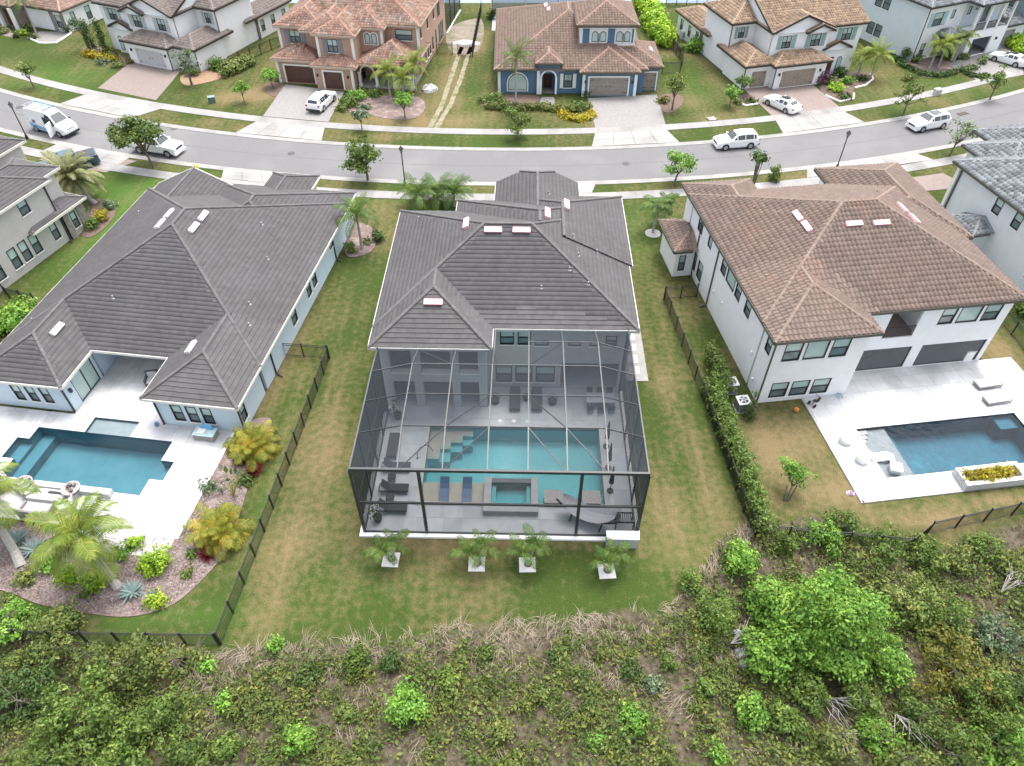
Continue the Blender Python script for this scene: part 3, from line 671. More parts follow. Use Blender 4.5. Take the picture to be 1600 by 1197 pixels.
    def pipes(s, pts, mat=None):
        for x, y in pts:
            z = s.zof(x, y); MB().lathe([(.13, -.05), (.12, .02), (.045, .05), (.045, .2), (.065, .22), (.065, .27), (.02, .29)], (x, y, z), 8).build('vent_pipe', mat or M('pipe_grey', (.26, .26, .265), None, 3, .5), s.root)

def screen_material(name, col, fac):
    m = bpy.data.materials.new(name); m.use_nodes = True; n = m.node_tree.nodes; l = m.node_tree.links
    b = n['Principled BSDF']; b.inputs['Base Color'].default_value = (*col, 1); b.inputs['Roughness'].default_value = .7; b.inputs['Specular IOR Level'].default_value = .2
    t = n.new('ShaderNodeBsdfTransparent'); ms = n.new('ShaderNodeMixShader'); ms.inputs[0].default_value = fac
    l.new(t.outputs[0], ms.inputs[1]); l.new(b.outputs[0], ms.inputs[2]); l.new(ms.outputs[0], n['Material Output'].inputs[0]); return m
screen_m = screen_material('insect_screen', (.022, .028, .038), .47); patio_screen = screen_material('patio_screen', (.16, .17, .185), .5); screen_side = screen_material('insect_screen_wall', (.022, .028, .038), .78)
def deck_slabs(root, rects, holes, st, mat, z=.1, name='paver', single=True, basem=None):
    """paving of separate slabs with open joints; holes are the pools"""
    J = MB(); base = MB(); cache = {}
    for x0, x1, y0, y1 in rects:
        xs = sorted({x0, x1, *[q for h in holes for q in h[:2] if x0 < q < x1], *np.arange(x0, x1, st).round(3).tolist()}); ys = sorted({y0, y1, *[q for h in holes for q in h[2:] if y0 < q < y1], *np.arange(y0, y1, st).round(3).tolist()})
        for a, b in zip(xs, xs[1:]):
            for c_, d in zip(ys, ys[1:]):
                if b - a < .02 or d - c_ < .02: continue
                mx_, my_ = (a + b) / 2, (c_ + d) / 2
                if any(h[0] < mx_ < h[1] and h[2] < my_ < h[3] for h in holes): continue
                base.box(a, b, c_, d, -.15, z - .03)
                g = .006; zz = z + random.uniform(0, .005)
                if single: MB().box(a + g, b - g, c_ + g, d - g, z - .05, zz).build(name, mat, root)
                else: J.box(a + g, b - g, c_ + g, d - g, z - .05, zz)
    base.build('paver_bed', basem or mat, root)
    if not single: tag(J.build('pavers', mat, root), kind='stuff')
# ------------------------------------------------------------------ pools
def water_mat(name, tint, fac=.05):
    m = bpy.data.materials.new(name); m.use_nodes = True; n = m.node_tree.nodes; l = m.node_tree.links; n.remove(n['Principled BSDF'])
    t = n.new('ShaderNodeBsdfTransparent'); t.inputs[0].default_value = (*tint, 1); g = n.new('ShaderNodeBsdfGlossy'); g.inputs['Roughness'].default_value = .06
    no = n.new('ShaderNodeTexNoise'); no.inputs['Scale'].default_value = 2.2; no.inputs['Detail'].default_value = 5; ge = n.new('ShaderNodeNewGeometry'); l.new(ge.outputs['Position'], no.inputs['Vector'])
    bp = n.new('ShaderNodeBump'); bp.inputs['Strength'].default_value = .35; bp.inputs['Distance'].default_value = .12; l.new(no.outputs[0], bp.inputs['Height']); l.new(bp.outputs[0], g.inputs['Normal'])
    fr = n.new('ShaderNodeFresnel'); fr.inputs['IOR'].default_value = 1.33; l.new(bp.outputs[0], fr.inputs['Normal'])
    ms = n.new('ShaderNodeMixShader'); l.new(fr.outputs[0], ms.inputs[0]); l.new(t.outputs[0], ms.inputs[1]); l.new(g.outputs[0], ms.inputs[2]); l.new(ms.outputs[0], n['Material Output'].inputs[0]); return m
def pool(key, label, rects, zd, zw, mats, tint, name='swimming_pool'):
    """rects (x0,x1,y0,y1,depth), later ones win; floors, walls with a dark waterline band, and the sheet of water"""
    (ox, oy), a = FR[key]; root = tag(empty(name, (ox, oy, 0), R(a)), label, 'pool')
    xs = sorted({q for r in rects for q in r[:2]}); ys = sorted({q for r in rects for q in r[2:4]})
    def dep(x, y):
        d = None
        for r in rects:
            if r[0] < x < r[1] and r[2] < y < r[3]: d = r[4]
        return d
    cx = [xs[0] - 1] + xs + [xs[-1] + 1]; cy = [ys[0] - 1] + ys + [ys[-1] + 1]
    D = {(i, j): dep((cx[i] + cx[i + 1]) / 2, (cy[j] + cy[j + 1]) / 2) for i in range(len(cx) - 1) for j in range(len(cy) - 1)}
    b = MB(); t = MB(); wt = MB(); sh = MB(); ws_ = MB()
    for (i, j), d in D.items():
        if d is None: continue
        (sh if d <= .35 else b).poly([(cx[i], cy[j], -d), (cx[i + 1], cy[j], -d), (cx[i + 1], cy[j + 1], -d), (cx[i], cy[j + 1], -d)])
        (ws_ if d <= .35 else wt).poly([(cx[i], cy[j], zw), (cx[i + 1], cy[j], zw), (cx[i + 1], cy[j + 1], zw), (cx[i], cy[j + 1], zw)])
        for di, dj, p, q in ((-1, 0, (cx[i], cy[j]), (cx[i], cy[j + 1])), (1, 0, (cx[i + 1], cy[j]), (cx[i + 1], cy[j + 1])), (0, -1, (cx[i], cy[j]), (cx[i + 1], cy[j])), (0, 1, (cx[i], cy[j + 1]), (cx[i + 1], cy[j + 1]))):
            o = D.get((i + di, j + dj))
            if o is None:
                tb = zw - .15; s_ = .012; q0 = (p[0] - di * s_, p[1] - dj * s_); q1 = (q[0] - di * s_, q[1] - dj * s_)
                b.poly([(*p, -d), (*q, -d), (*q, zd - .02), (*p, zd - .02)]); t.poly([(*q0, max(tb, -d + .02)), (*q1, max(tb, -d + .02)), (*q1, zd - .03), (*q0, zd - .03)])
            elif o < d: b.poly([(*p, -d), (*q, -d), (*q, -o), (*p, -o)])
    t.build('waterline_tile', mats[1], root)
    if b.f: b.build('basin', mats[0], root)
    if wt.f: wt.build('water', water_mat(name + key, tint), root)
    if sh.f: sh.build('shelf_floor', mats[2] if len(mats) > 2 else mats[0], root); ws_.build('shallow_water', water_mat('shallow' + name + key, (.94, .97, .97)), root); return root

# ------------------------------------------------------------------ central house with the screened pool
grey_tile = M('grey_flat_tile', (0.092, 0.089, 0.089), (0.080, 0.077, 0.080), 1.2, .9, isl=.09, c3=(0.097, 0.095, 0.100), s3=.25, bump=.2, bscale=40, spec=.25)
grey_cap = M('grey_cap', (0.106, 0.103, 0.103), (0.085, 0.082, 0.082), 3, .8, isl=.15)
pink = M('pink_primer', (.68, .44, .45), (.62, .39, .40), 3, .6)
stuccoA = M('grey_stucco', (0.494, 0.503, 0.513), (0.446, 0.456, 0.465), 1.2, .85)
A = House('A', 'two-storey house under a dark grey flat-tiled hip roof, behind the big screened pool cage', stuccoA)
A.roof([(0, 18.35, 2.1, 17, 6.2, .49), (0, 8.3, 0, 14, 6.2, .49), (4.65, 18.35, 9.6, 18.75, 6.2, .49, {'S': 'x'}), (8.0, 18.6, 9.6, 19.6, 6.2, .49, {'S': 'x'}), (7.8, 15.0, 12, 21.9, 6.2, .49, {'S': 'x', 'N': (7.25, .49)})],
       grey_tile, grey_cap, M('pale_gutter', (.5, .5, .48), None, 2, .4), nsel=300)
A.block(.45, 17.9, 2.55, 16.6, 0, 6.1, S=[(8.4, 9.6, .6, 2.2, 'w'), (9.85, 11.1, .65, 2.25, 'w'), (11.35, 12.75, .65, 2.25, 'w'), (13.2, 17.4, .1, 2.6, 'o'),
        (8.75, 9.75, 4.35, 5.7, 'w'), (10.0, 10.95, 4.35, 5.7, 'w'), (11.2, 12.2, 4.3, 4.8, 'p'), (13.6, 14.5, 4.3, 4.75, 'p'), (15.1, 15.8, 4.3, 4.75, 'p'), (16.2, 17., 4.35, 5.3, 'w'),
        (.7, 7.6, .1, 5.9, 'o')], t=.2)
A.wall('S', .45, .45, 7.85, 0, 6.1, [(1.15, 2.7, .1, 2.6, 'o'), (3.3, 5.4, .1, 2.6, 'o'), (5.95, 7.3, .1, 2.6, 'o'), (1.15, 2.7, 3.35, 5.6, 'o'), (3.3, 5.4, 3.35, 5.6, 'o'), (5.95, 7.3, 3.35, 5.6, 'o')], t=.5)
A.wall('W', .45, .95, 2.55, 0, 6.1); A.wall('E', 7.85, .95, 2.55, 0, 6.1)
A.wall('S', 5.2, .7, 7.6, .1, 6.0, [(1.2, 4.2, .1, 2.5, 'sd'), (5, 7.2, .1, 2.5, 'sd'), (1.4, 3.4, 3.05, 5.3, 'sd'), (4.8, 7, 3.05, 5.3, 'sd')]); A.wall('S', 6.4, 13.0, 17.65, .1, 2.9, [(13.4, 17.2, .1, 2.5, 'sd')])
A.box('balcony_floor', .72, 7.58, .97, 5.15, 2.68, 2.95, stuccoA); A.box('patio_floor', .9, 7.6, .97, 5.19, -.1, .09, travertine); A.box('patio_floor', 13.0, 17.65, 2.78, 6.38, -.1, .09, travertine)
for a, b_ in ((1.15, 2.7), (3.3, 5.4), (5.95, 7.3)): A.box('parapet_cap', a + .01, b_ - .01, .40, .93, 3.352, 3.42, trim)
A.block(8.45, 14.5, 16.7, 21.3, 0, 6.1, skip='S'); A.wall('W', 5.1, 16.7, 18.3, 0, 6.1); A.wall('N', 18.3, 5.1, 8.4, 0, 6.1); A.wall('E', 18.1, 16.7, 19.1, 0, 6.1)
A.vents([(6.1, 10.4, 1), (8.1, 9.0, 0), (10.15, 9.0, 0), (4.2, 3.0, 0), (12.0, 11.7, 1), (13.55, 14.0, 1)], pink)
A.pipes([(14.3, 8.0), (15.8, 9.5), (14.0, 10.0), (14.9, 5.2), (13.6, 6.2), (12.3, 17.7), (1.9, 14.2), (11.6, 4.9)])
tag(A.root, None)
pads = tag(empty('side_path', (*L2W('A', 18.2, 3.4), 0), R(-1.2)), 'pale concrete pad with square stepping slabs along the dark grey house', kind='structure')
MB().box(0, 1.75, 0, 9.2, -.05, .06).build('pad', concrete, pads)
for i in range(6): MB().box(.35, 1.2, .7 + i * 1.3, 1.6 + i * 1.3, .062, .085).build('slab', M('slab_grey', (.42, .43, .44), None, 2, .9), pads)

(ox, oy), a = FR['A']
deckA = tag(empty('pool_deck', (ox, oy, 0), R(a)), 'grey travertine slab deck inside the screened cage', kind='structure')
PA = (3.85, 15.85, -8.1, -1.6)
deck_slabs(deckA, [(.6, 17.6, -10.55, .43), (7.9, 17.6, .43, 2.5)], [PA], 1.22, travertine)
MB().box(.35, .595, -10.8, -.3, 0, .16).box(.595, 17.6, -10.8, -10.555, 0, .16).box(17.605, 17.85, -10.4, 2.2, 0, .16).build('edge_beam', trim, deckA)
cp = MB(); g = .3
cp.box(PA[0] - g, PA[1] + g, PA[3], PA[3] + g, .108, .135).box(PA[0] - g, PA[0], PA[2], PA[3], .108, .135).box(PA[1], PA[1] + g, PA[2], PA[3], .108, .135).box(PA[0] - g, 7.95, PA[2] - g, PA[2], .108, .135).box(11.55, PA[1] + g, PA[2] - g, PA[2], .108, .135)
cp.build('coping', M('coping', (.50, .50, .49), (.44, .44, .44), 2, .8), deckA)
plA = M('aqua_plaster', (0.226, 0.484, 0.515), (0.195, 0.437, 0.468), 1.5, .8, c3=(0.250, 0.515, 0.530), s3=.3); plA2 = M('beige_plaster', (.46, .43, .37), (.41, .39, .34), 2, .8)
pool('A', 'aqua swimming pool with corner steps and sun shelf inside the dark screen cage', [(3.85, 15.85, -8.1, -1.6, 1.35), (3.85, 7.95, -8.1, -6.35, .12), (3.85, 6.9, -2.1, -1.6, .30), (3.85, 6.2, -2.7, -2.1, .30), (3.85, 5.4, -3.3, -2.7, .30), (3.85, 4.7, -4.2, -3.3, .30), (6.2, 6.9, -2.7, -2.1, .62), (5.4, 6.2, -3.3, -2.7, .62), (4.7, 5.4, -4.2, -3.3, .62), (11.9, 15.85, -8.1, -6.9, .6)],
     .10, .03, (plA, M('waterline_blue', (.12, .20, .22), (.09, .15, .17), 8, .4), plA2), (.74, .95, .97))
# raised spa
spa = thing('spa', 'square raised spa with pebble spillway at the edge of the screened pool', 'spa', L2W('A', 9.75, -7.7), R(-1.2))
st = M('spa_stone', (.40, .41, .42), (.34, .35, .36), 2, .8)
for x0, x1, y0, y1 in ((-1.75, -1.3, -1.35, 1.35), (1.3, 1.75, -1.35, 1.35), (-1.299, 1.299, -1.35, -.9)): MB().box(x0, x1, y0, y1, -.3, .55).build('spa_wall', st, spa)
MB().box(-1.299, 1.299, 1.0, 1.349, -1.3, .45).build('spillway', M('spillway_pebble', (.10, .11, .13), (.20, .22, .25), 14, .5, bump=1, bscale=16), spa)
MB().box(-1.295, 1.295, -.895, .995, -.5, -.45).box(-1.295, 1.295, -.895, -.5, -.45, .1).box(1.0, 1.295, -.49, .995, -.45, .1).box(-1.295, -1.0, -.49, .995, -.45, .1).build('spa_seat', plA, spa)
MB().poly([(-1.29, -.89, .40), (1.29, -.89, .40), (1.29, .99, .40), (-1.29, .99, .40)]).build('water', water_mat('spa_water', (.78, .95, .96)), spa)

# screen cage
cage = thing('screen_enclosure', 'tall dark screen cage on grey metal frame over the aqua pool', 'pool cage', (ox, oy, 0), R(a))
cm_ = M('cage_metal', (.035, .039, .044), (.028, .032, .036), 3, .4)
cage_skylit = M('cage_metal_skylit', (.075, .08, .085), (.062, .066, .071), 3, .4)  # paler copy of the frame metal: brightness from the sky put into its colour
XL = [.65, 3.37, 5.92, 8.47, 10.77, 13.0, 15.3, 17.6]; YL = [-10.45, -7.75, -5.15, -2.5, -.25]
def zc(i, j):
    """height of the frame at grid line i (across) and j (along; 4 = rear line, 5 = against the eave)"""
    if i in (0, 7) or j == 0: return 6.4
    if j == 5: return 6.18
    return 7.15
def node(i, j):
    if j == 5: return Vector((XL[i], 1.98 if i >= 4 else -.12, 6.18 if 0 < i < 7 else 6.2))
    return Vector((XL[i], YL[j], zc(i, j)))
def rows(i): return [0, 1, 2, 3, 4, 5] if i >= 4 else [0, 1, 2, 3, 5]
for i in range(8):
    r_ = rows(i)
    for j0, j1 in zip(r_, r_[1:]):
        MB().beam(node(i, j0), node(i, j1), .075, .12).build('roof_beam', cage_skylit if i in (0, 7) or True else cm_, cage)
for j in range(1, 5):
    for i in range(7):
        if j == 4 and i < 4: continue
        MB().beam(node(i, j), node(i + 1, j), .045, .07).build('purlin', cm_ if j < 3 else cage_skylit, cage)
MB().beam(Vector((XL[3], -.12, 6.2)), Vector((XL[3] + .02, 1.98, 6.2)), .08, .1).build('roof_beam', cage_skylit, cage)
MB().beam(node(0, 0) - Vector((.05, 0, 0)), node(7, 0) + Vector((.05, 0, 0)), .14, .2).build('header_beam', cm_, cage)
for (i0, j0), (i1, j1) in (((2, 1), (1, 0)), ((3, 1), (2, 0)), ((3, 2), (2, 1)), ((4, 1), (5, 0)), ((5, 1), (6, 0)), ((4, 2), (5, 1)), ((5, 4), (4, 3)), ((1, 5), (2, 3))):
    MB().beam(node(i0, j0) - Vector((0, 0, .03)), node(i1, j1) - Vector((0, 0, .03)), .05, .06).build('brace', cm_, cage)
for i in range(7):
    r_ = rows(i) if i >= 4 else rows(i)
    for j0, j1 in zip(r_, r_[1:]):
        p = [node(i, j0), node(i + 1, j0), node(i + 1, j1), node(i, j1)]
        mb = MB()
        if i == 3 and j1 == 5: mb.add([node(3, 3), node(4, 3), node(4, 4), node(4, 5), Vector((XL[3] + .02, 1.98, 6.2)), node(3, 5)], [(0, 1, 2), (0, 2, 5), (5, 2, 4), (2, 3, 4)])
        else: mb.add(p, [(0, 1, 2), (0, 2, 3)]); mb.build('screen_panel', screen_m, cage)
FX = [.65, 4.55, 13.85, 17.6]
for i, x in enumerate(FX): MB().box(x - .09, x + .09, -10.54, -10.36, .1, 6.3).build('post', cm_, cage)
for i in range(3):
    MB().box(FX[i] + .09, FX[i + 1] - .09, -10.50, -10.40, 3.15, 3.30).build('rail', cm_, cage); MB().box(FX[i] + .09, FX[i + 1] - .09, -10.49, -10.41, .11, .2).build('rail', cm_, cage)
    for z0, z1 in ((.2, 3.15), (3.30, 6.3)): MB().poly([(FX[i] + .09, -10.45, z0), (FX[i + 1] - .09, -10.45, z0), (FX[i + 1] - .09, -10.45, z1), (FX[i] + .09, -10.45, z1)]).build('screen_panel', screen_m, cage)
for x, ye in ((.65, -.15), (17.6, 2.3)):
    ys = YL[:4] + [ye]
    for k, y in enumerate(ys):
        if k: MB().box(x - .05, x + .05, y - .05, y + .05, .1, 6.33).build('post', cm_, cage)
    for y0, y1 in zip(ys, ys[1:]):
        for z0, z1 in ((.11, .2), (3.15, 3.25)): MB().box(x - .04, x + .04, y0 + .06, y1 - .06, z0, z1).build('rail', cm_, cage)
        for z0, z1 in ((.2, 3.15), (3.25, 6.35)): MB().poly([(x, y0, z0), (x, y1, z0), (x, y1, z1), (x, y0, z1)]).build('screen_panel', screen_side, cage)
blk = thing('wall_block', 'grey rendered block with white cap at the cage corner by the last palm', 'wall', L2W('A', 16.65, -10.95), R(-1.2))
MB().box(-.95, .95, -.3, .25, 0, .95).build('body', M('grey_render', (.42, .44, .47), (.38, .40, .42), 1.5, .85), blk); MB().box(-1.0, 1.0, -.34, .29, .95, 1.03).build('cap', trim, blk)

# ------------------------------------------------------------------ neighbour with blue-grey walls
stuccoB = M('blue_grey_stucco', (0.530, 0.636, 0.710), (0.482, 0.583, 0.657), 1.2, .85, bump=.15, bscale=25)
B = House('B', 'single-storey blue-grey house under dark grey flat-tiled roof beside the long black fence', stuccoB)
B.roof([(-19.9, 0, 4.15, 26.3, 3.05, .467), (-6.95, 0, 0, 14, 3.05, .467), (-19.9, -12.95, .25, 14, 3.05, .467), (-13.3, -.1, 14, 28.2, 3.05, .467), (-9.2, -4.5, 18, 30.8, 3.05, .467), (-19.4, -11., 14, 27.3, 3.05, .467, {'N': 'g'})],
       grey_tile, grey_cap, cream, nsel=300)
B.block(-19.5, -.45, 4.6, 25.8, 0, 2.95, skip='S', E=[(11.0, 12.0, .9, 2.4, 'w'), (14.6, 15.5, .95, 2.5, 'w'), (16.0, 16.9, .95, 2.5, 'w'), (20.8, 21.6, 1.6, 2.4, 'p')])
B.block(-6.5, -.45, .45, 4.6, 0, 2.95, skip='N', S=[(-5.4, -4.6, .6, 2.2, 'w'), (-4.3, -3.5, .6, 2.2, 'w'), (-3.2, -2.4, .6, 2.2, 'w')], E=[(.75, 1.5, .7, 2.3, 'w')])
B.block(-19.5, -13.4, .7, 4.6, 0, 2.95, skip='N', S=[(-17.6, -16.9, .75, 2.3, 'w'), (-16.5, -15.8, .75, 2.3, 'w'), (-15.4, -14.7, .75, 2.3, 'w')], E=[(1.6, 4.1, .1, 2.5, 'sd+l')])
B.wall('E', -13.4, 4.6, 8.2, 0, 2.95, t=.2); B.wall('W', -6.5, 4.6, 8.2, 0, 2.95, t=.2); B.wall('S', 8.2, -13.4, -6.5, 0, 2.95, [(-12.6, -8.2, .12, 2.4, 'sd')])
B.block(-12.8, -.6, 25.9, 27.8, 0, 2.9, skip='S'); B.block(-8.8, -4.9, 27.9, 30.4, 0, 2.9, skip='S', mat=M('pale_stone', (.5, .48, .45), (.3, .28, .26), 3, .9))
B.lamp('E', -13.4, 1.1, 1.9)
for x, y, k in ((-.40, 21.6, (.6, -.3)), (-.40, 6.5, (.6, -.3)), (-.40, .5, (.4, -.5)), (-6.45, .40, (0, -.1)), (-13.45, .62, (0, -.1))): B.down(x, y, 0, 2.9, bronze, k)
whitev = M('white_vent', (.66, .66, .66), None, 3, .5)
B.vents([(-8.6, 16.3, 1), (-8.6, 14.6, 1), (-11.5, 16.4, 1), (-11.5, 14.9, 1), (-15.4, 4.7, 1), (-4.95, 4.4, 1)], whitev)
B.pipes([(-4.9, 18.4), (-3.2, 14.8), (-2.6, 9.4), (-1.9, 7.4), (-18.2, 5.8), (-17.0, 20.), (-12.6, 8.0)], M('pipe_pale', (.32, .32, .33), None, 3, .5))
(ox, oy), a = FR['B']
deckB = tag(empty('pool_deck', (ox, oy, 0), R(a)), 'white travertine pool deck behind the blue-grey house', kind='structure')
hb = [(-15.2, -5.1, -5.75, -1.1), (-5.1, -4.15, -4.4, -2.8), (-16.1, -15.2, -4.0, -2.2), (-11.7, -8.3, -1.1, .33)]
deck_slabs(deckB, [(-24, -13.4, -8.3, .43), (-13.4, -6.5, -8.3, .43), (-6.5, -1.3, -8.3, .43), (-13.37, -6.53, .43, 8.0)], hb, 1.2, stone_white, single=False)
MB().box(-24, -1.1, -8.55, -8.305, -.02, .1).box(-1.295, -1.1, -8.3, .3, -.02, .1).build('edge_strip', trim, deckB)
tag(MB().box(-7.9, -1.3, -10.0, -8.56, -.05, .07).build('gravel_bed', gravel, loc=(ox, oy, 0), rz=R(a)), 'white gravel strip dotted with small succulents below the white deck', kind='structure')
plB = M('teal_plaster', (0.064, 0.160, 0.200), (0.049, 0.136, 0.174), 1.5, .8, c3=(0.079, 0.180, 0.221), s3=.35); plS = M('shelf_plaster', (.20, .245, .265), (.17, .215, .235), 2, .8)
pool('B', 'teal swimming pool with stepped outline in the white deck of the blue-grey house', [(*hb[0], 1.5), (*hb[1], .7), (*hb[2], .5), (-15.2, -14.3, -5.75, -1.1, .8)], .1, .0, (plB, M('waterline_dark', (.06, .12, .15), (.04, .09, .11), 8, .4)), (.78, .95, .98))
pool('B', 'shallow grey tanning shelf adjoining the teal pool', [(*hb[3], .12)], .1, .0, (plS, M('waterline_dark', (.1, .1, .1))), (.86, .95, .97), 'tanning_shelf')
fw = thing('fire_feature', 'low white wall with bench niche and two stone fire bowls along the teal pool', 'fire feature', (ox, oy, 0), R(a))
for x0, x1, y0, y1 in ((-15.0, -13.25, -6.25, -5.8), (-9.0, -6.8, -6.25, -5.8), (-12.2, -9.85, -6.2, -5.8)): MB().box(x0, x1, y0, y1, .105, .55).build('wall', stone_white, fw)
MB().box(-12.35, -9.7, -7.1, -6.22, .105, .40).build('bench', stone_white, fw); MB().box(-10.9, -9.9, -6.6, -6.4, .402, .43).build('burner_slot', black, fw)
for x in (-12.75, -9.4):
    MB().box(x - .42, x + .42, -6.6, -5.8, .105, .45).build('plinth', stone_white, fw)
    bo = MB().lathe([(.25, .452), (.55, .62), (.6, .72), (.5, .72), (.42, .66)], (x, -6.2, 0), 14).build('fire_bowl', M('bowl_stone', (.36, .34, .33), (.24, .22, .21), 6, .8), fw)
    m = MB()
    for q in range(7): m.cbox((x + random.uniform(-.25, .25), -6.2 + random.uniform(-.25, .25), .74 + random.uniform(0, .1)), (.18, .14, .12), Matrix.Rotation(random.uniform(0, 3), 3, 'Z'))
    m.build('lava_rock', M('lava_rock', (.06, .055, .055), (.15, .14, .14), 8, .9), bo)

# ------------------------------------------------------------------ neighbour with brown barrel tiles
brown_tile = M('brown_barrel_tile', (0.168, 0.125, 0.104), (0.133, 0.097, 0.081), 1.6, .85, isl=.13, c3=(0.176, 0.118, 0.094), s3=.3)
brown_cap = M('brown_cap', (0.209, 0.156, 0.125), (0.169, 0.122, 0.098), 3, .8, isl=.12)
C = House('C', 'two-storey white house under a brown barrel-tiled hip roof beyond the long hedge', white)
C.roof([(0, 19.8, 2.1, 19.2, 6.4, .43), (0, 7.7, 0, 14, 6.4, .43), (0, 6.1, 10, 21., 6.4, .43), (12.6, 20.4, 10, 22., 6.4, .43), (-1.7, 2.2, 15.8, 20.8, 3.0, .43)],
       brown_tile, brown_cap, gutter, barrel=2, nsel=300, tw=.34, ex=.42)
C.block(.45, 19.35, 2.55, 18.7, 0, 6.3, skip='', S=[(8.95, 12.95, .12, 2.3, 'o+scr'), (13.75, 19.0, .12, 2.3, 'o+scr'), (10.0, 12.4, 3.35, 5.75, 'o'), (13.95, 15.1, 4.3, 5.8, 'w'), (15.35, 17.05, 4.3, 5.8, 'p'), (17.3, 18.6, 4.3, 5.8, 'w'), (8.2, 8.8, 3.6, 4.2, 'p')],
        W=[(4.9, 5.9, 4.3, 5.6, 'w'), (6.9, 7.9, 4.3, 5.7, 'w'), (8.15, 9.85, 4.3, 5.7, 'p'), (10.1, 11.1, 4.3, 5.7, 'w'), (13.6, 14.4, 4.5, 5.7, 'p'), (15.9, 17.0, 4.4, 5.8, 'w'), (14.2, 15.3, .7, 2.4, 'w'), (15.8, 16.9, .7, 2.4, 'w')])
C.block(.45, 7.25, .45, 2.54, 0, 6.3, skip='N', S=[(1.2, 2.5, 4.1, 5.8, 'w'), (2.75, 4.4, 4.1, 5.8, 'p'), (4.65, 5.95, 4.1, 5.8, 'w'), (1.2, 2.5, .45, 1.95, 'w'), (2.75, 4.1, .45, 1.95, 'w'), (4.35, 5.7, .45, 1.95, 'w')], W=[(.9, 1.7, 4.3, 5.6, 'w')])
C.block(.46, 5.65, 18.75, 20.5, 0, 6.3, skip='S', W=[(18.9, 19.7, .8, 2.2, 'w')]); C.block(13.1, 19.9, 18.75, 21.5, 0, 6.3, skip='S')
C.block(-1.3, .43, 16.3, 20.3, 0, 2.95, skip='E', S=[(-.95, -.35, .6, 2.2, 'w')])
for x0, x1 in ((8.9, 13.0), (13.7, 19.1)):
    C.box('patio_floor', x0, x1, 2.79, 7.0, -.05, .105, M('patio_grey', (.5, .52, .55), (.46, .48, .51), 2, .8)); C.wall('S', 7.0, x0, x1, .1, 3.0, [(x0 + .6, x1 - .8, .12, 2.4, 'sd')])
    C.box('patio_ceiling', x0, x1, 2.79, 6.98, 2.75, 2.85, white)
C.wall('E', 8.9, 2.8, 7.0, 0, 3, t=.15); C.wall('W', 13.0, 2.8, 7.0, 0, 3, t=.15); C.wall('E', 13.7, 2.8, 7.0, 0, 3, t=.15)
C.box('balcony_floor', 9.6, 12.8, 2.79, 6.0, 3.2, 3.3, M('balcony_tile', (.33, .27, .24), None, 2, .8)); C.wall('S', 6.0, 9.6, 12.8, 3.3, 6.2, [(10.2, 12.2, 3.32, 5.5, 'sd')]); C.wall('E', 9.6, 2.8, 6, 3.3, 6.2, t=.1); C.wall('W', 12.8, 2.8, 6, 3.3, 6.2, t=.1)
m = MB()
for z in (3.45, 4.35): m.box(10.02, 12.38, 2.57, 2.61, z, z + .05)
for i in range(24): m.box(10.05 + i * .1, 10.07 + i * .1, 2.58, 2.60, 3.5, 4.35)
m.build('balcony_railing', black, C.root)
for x, y, k in ((.40, 12.0, (-.6, -.2)), (.40, .40, (-.1, -.4)), (.40, 16.2, (-.1, -.4))): C.down(x, y, 0, 6.3, gutter, k)
C.vents([(5.6, 11.0, 1), (5.65, 9.5, 1), (8.8, 8.8, 0), (10.9, 8.7, 0), (13.7, 10.7, 1), (13.9, 9.3, 1)], pink)
C.pipes([(2.9, 8.8), (4.6, 12.2), (3.4, 14.0), (13.2, 13.5), (1.6, 6.2), (5.6, 10.6)], M('pipe_pink', (.34, .26, .24), None, 3, .5))
for z, y in ((2.6, 3.1), (2.2, 9.4), (1.9, 11.3), (1.0, 1.9)):
    m = MB(); C.wb('W', .45, m, y - .1, y + .1, .003, .1, z, z + .2); m.build('wall_vent', trim, C.root)
(ox, oy), a = FR['C']
deckC = tag(empty('pool_deck', (ox, oy, 0), R(a)), 'white travertine pool deck behind the brown-roofed white house', kind='structure')
PC = (6.5, 18.6, -7.4, -3.0)
deck_slabs(deckC, [(4.1, 22, -8.9, .43), (7.3, 22, .43, 2.53)], [PC], 1.2, stone_white, single=False)
MB().box(4.0, 22, -9.1, -8.905, -.25, .1).box(3.9, 4.095, -9.1, .4, -.25, .1).build('edge_strip', M('deck_edge', (.45, .45, .45), (.36, .36, .36), 2, .9), deckC)
plC = M('deep_blue_plaster', (0.007, 0.090, 0.137), (0.004, 0.067, 0.108), 1.3, .7, c3=(0.015, 0.152, 0.206), s3=.3); 
pool('C', 'deep blue rectangular pool with grey sun shelf in the white deck', [(*PC, 1.6), (6.5, 9.5, -7.4, -3.0, 1.0), (6.5, 8.7, -7.4, -3.0, .22), (17.2, 18.6, -4.0, -3.0, .4)], .1, .0, (plC, M('waterline_black', (.03, .04, .05), (.05, .06, .07), 8, .4)), (.82, .95, .99))
MB().box(6.52, 8.68, -7.38, -3.02, -.215, -.19).build('sun_shelf', M('shelf_grey', (.20, .22, .24), (.16, .18, .20), 3, .8), deckC)
for i in range(3): MB().box(6.52, 7.2 - .18 * i, -3.5 - .35 * i, -3.15 - .35 * i, -.185, -.1 + .05 * (2 - i)).build('step', M('step_tile', (.5, .5, .52), (.12, .13, .15), 8, .6), deckC)
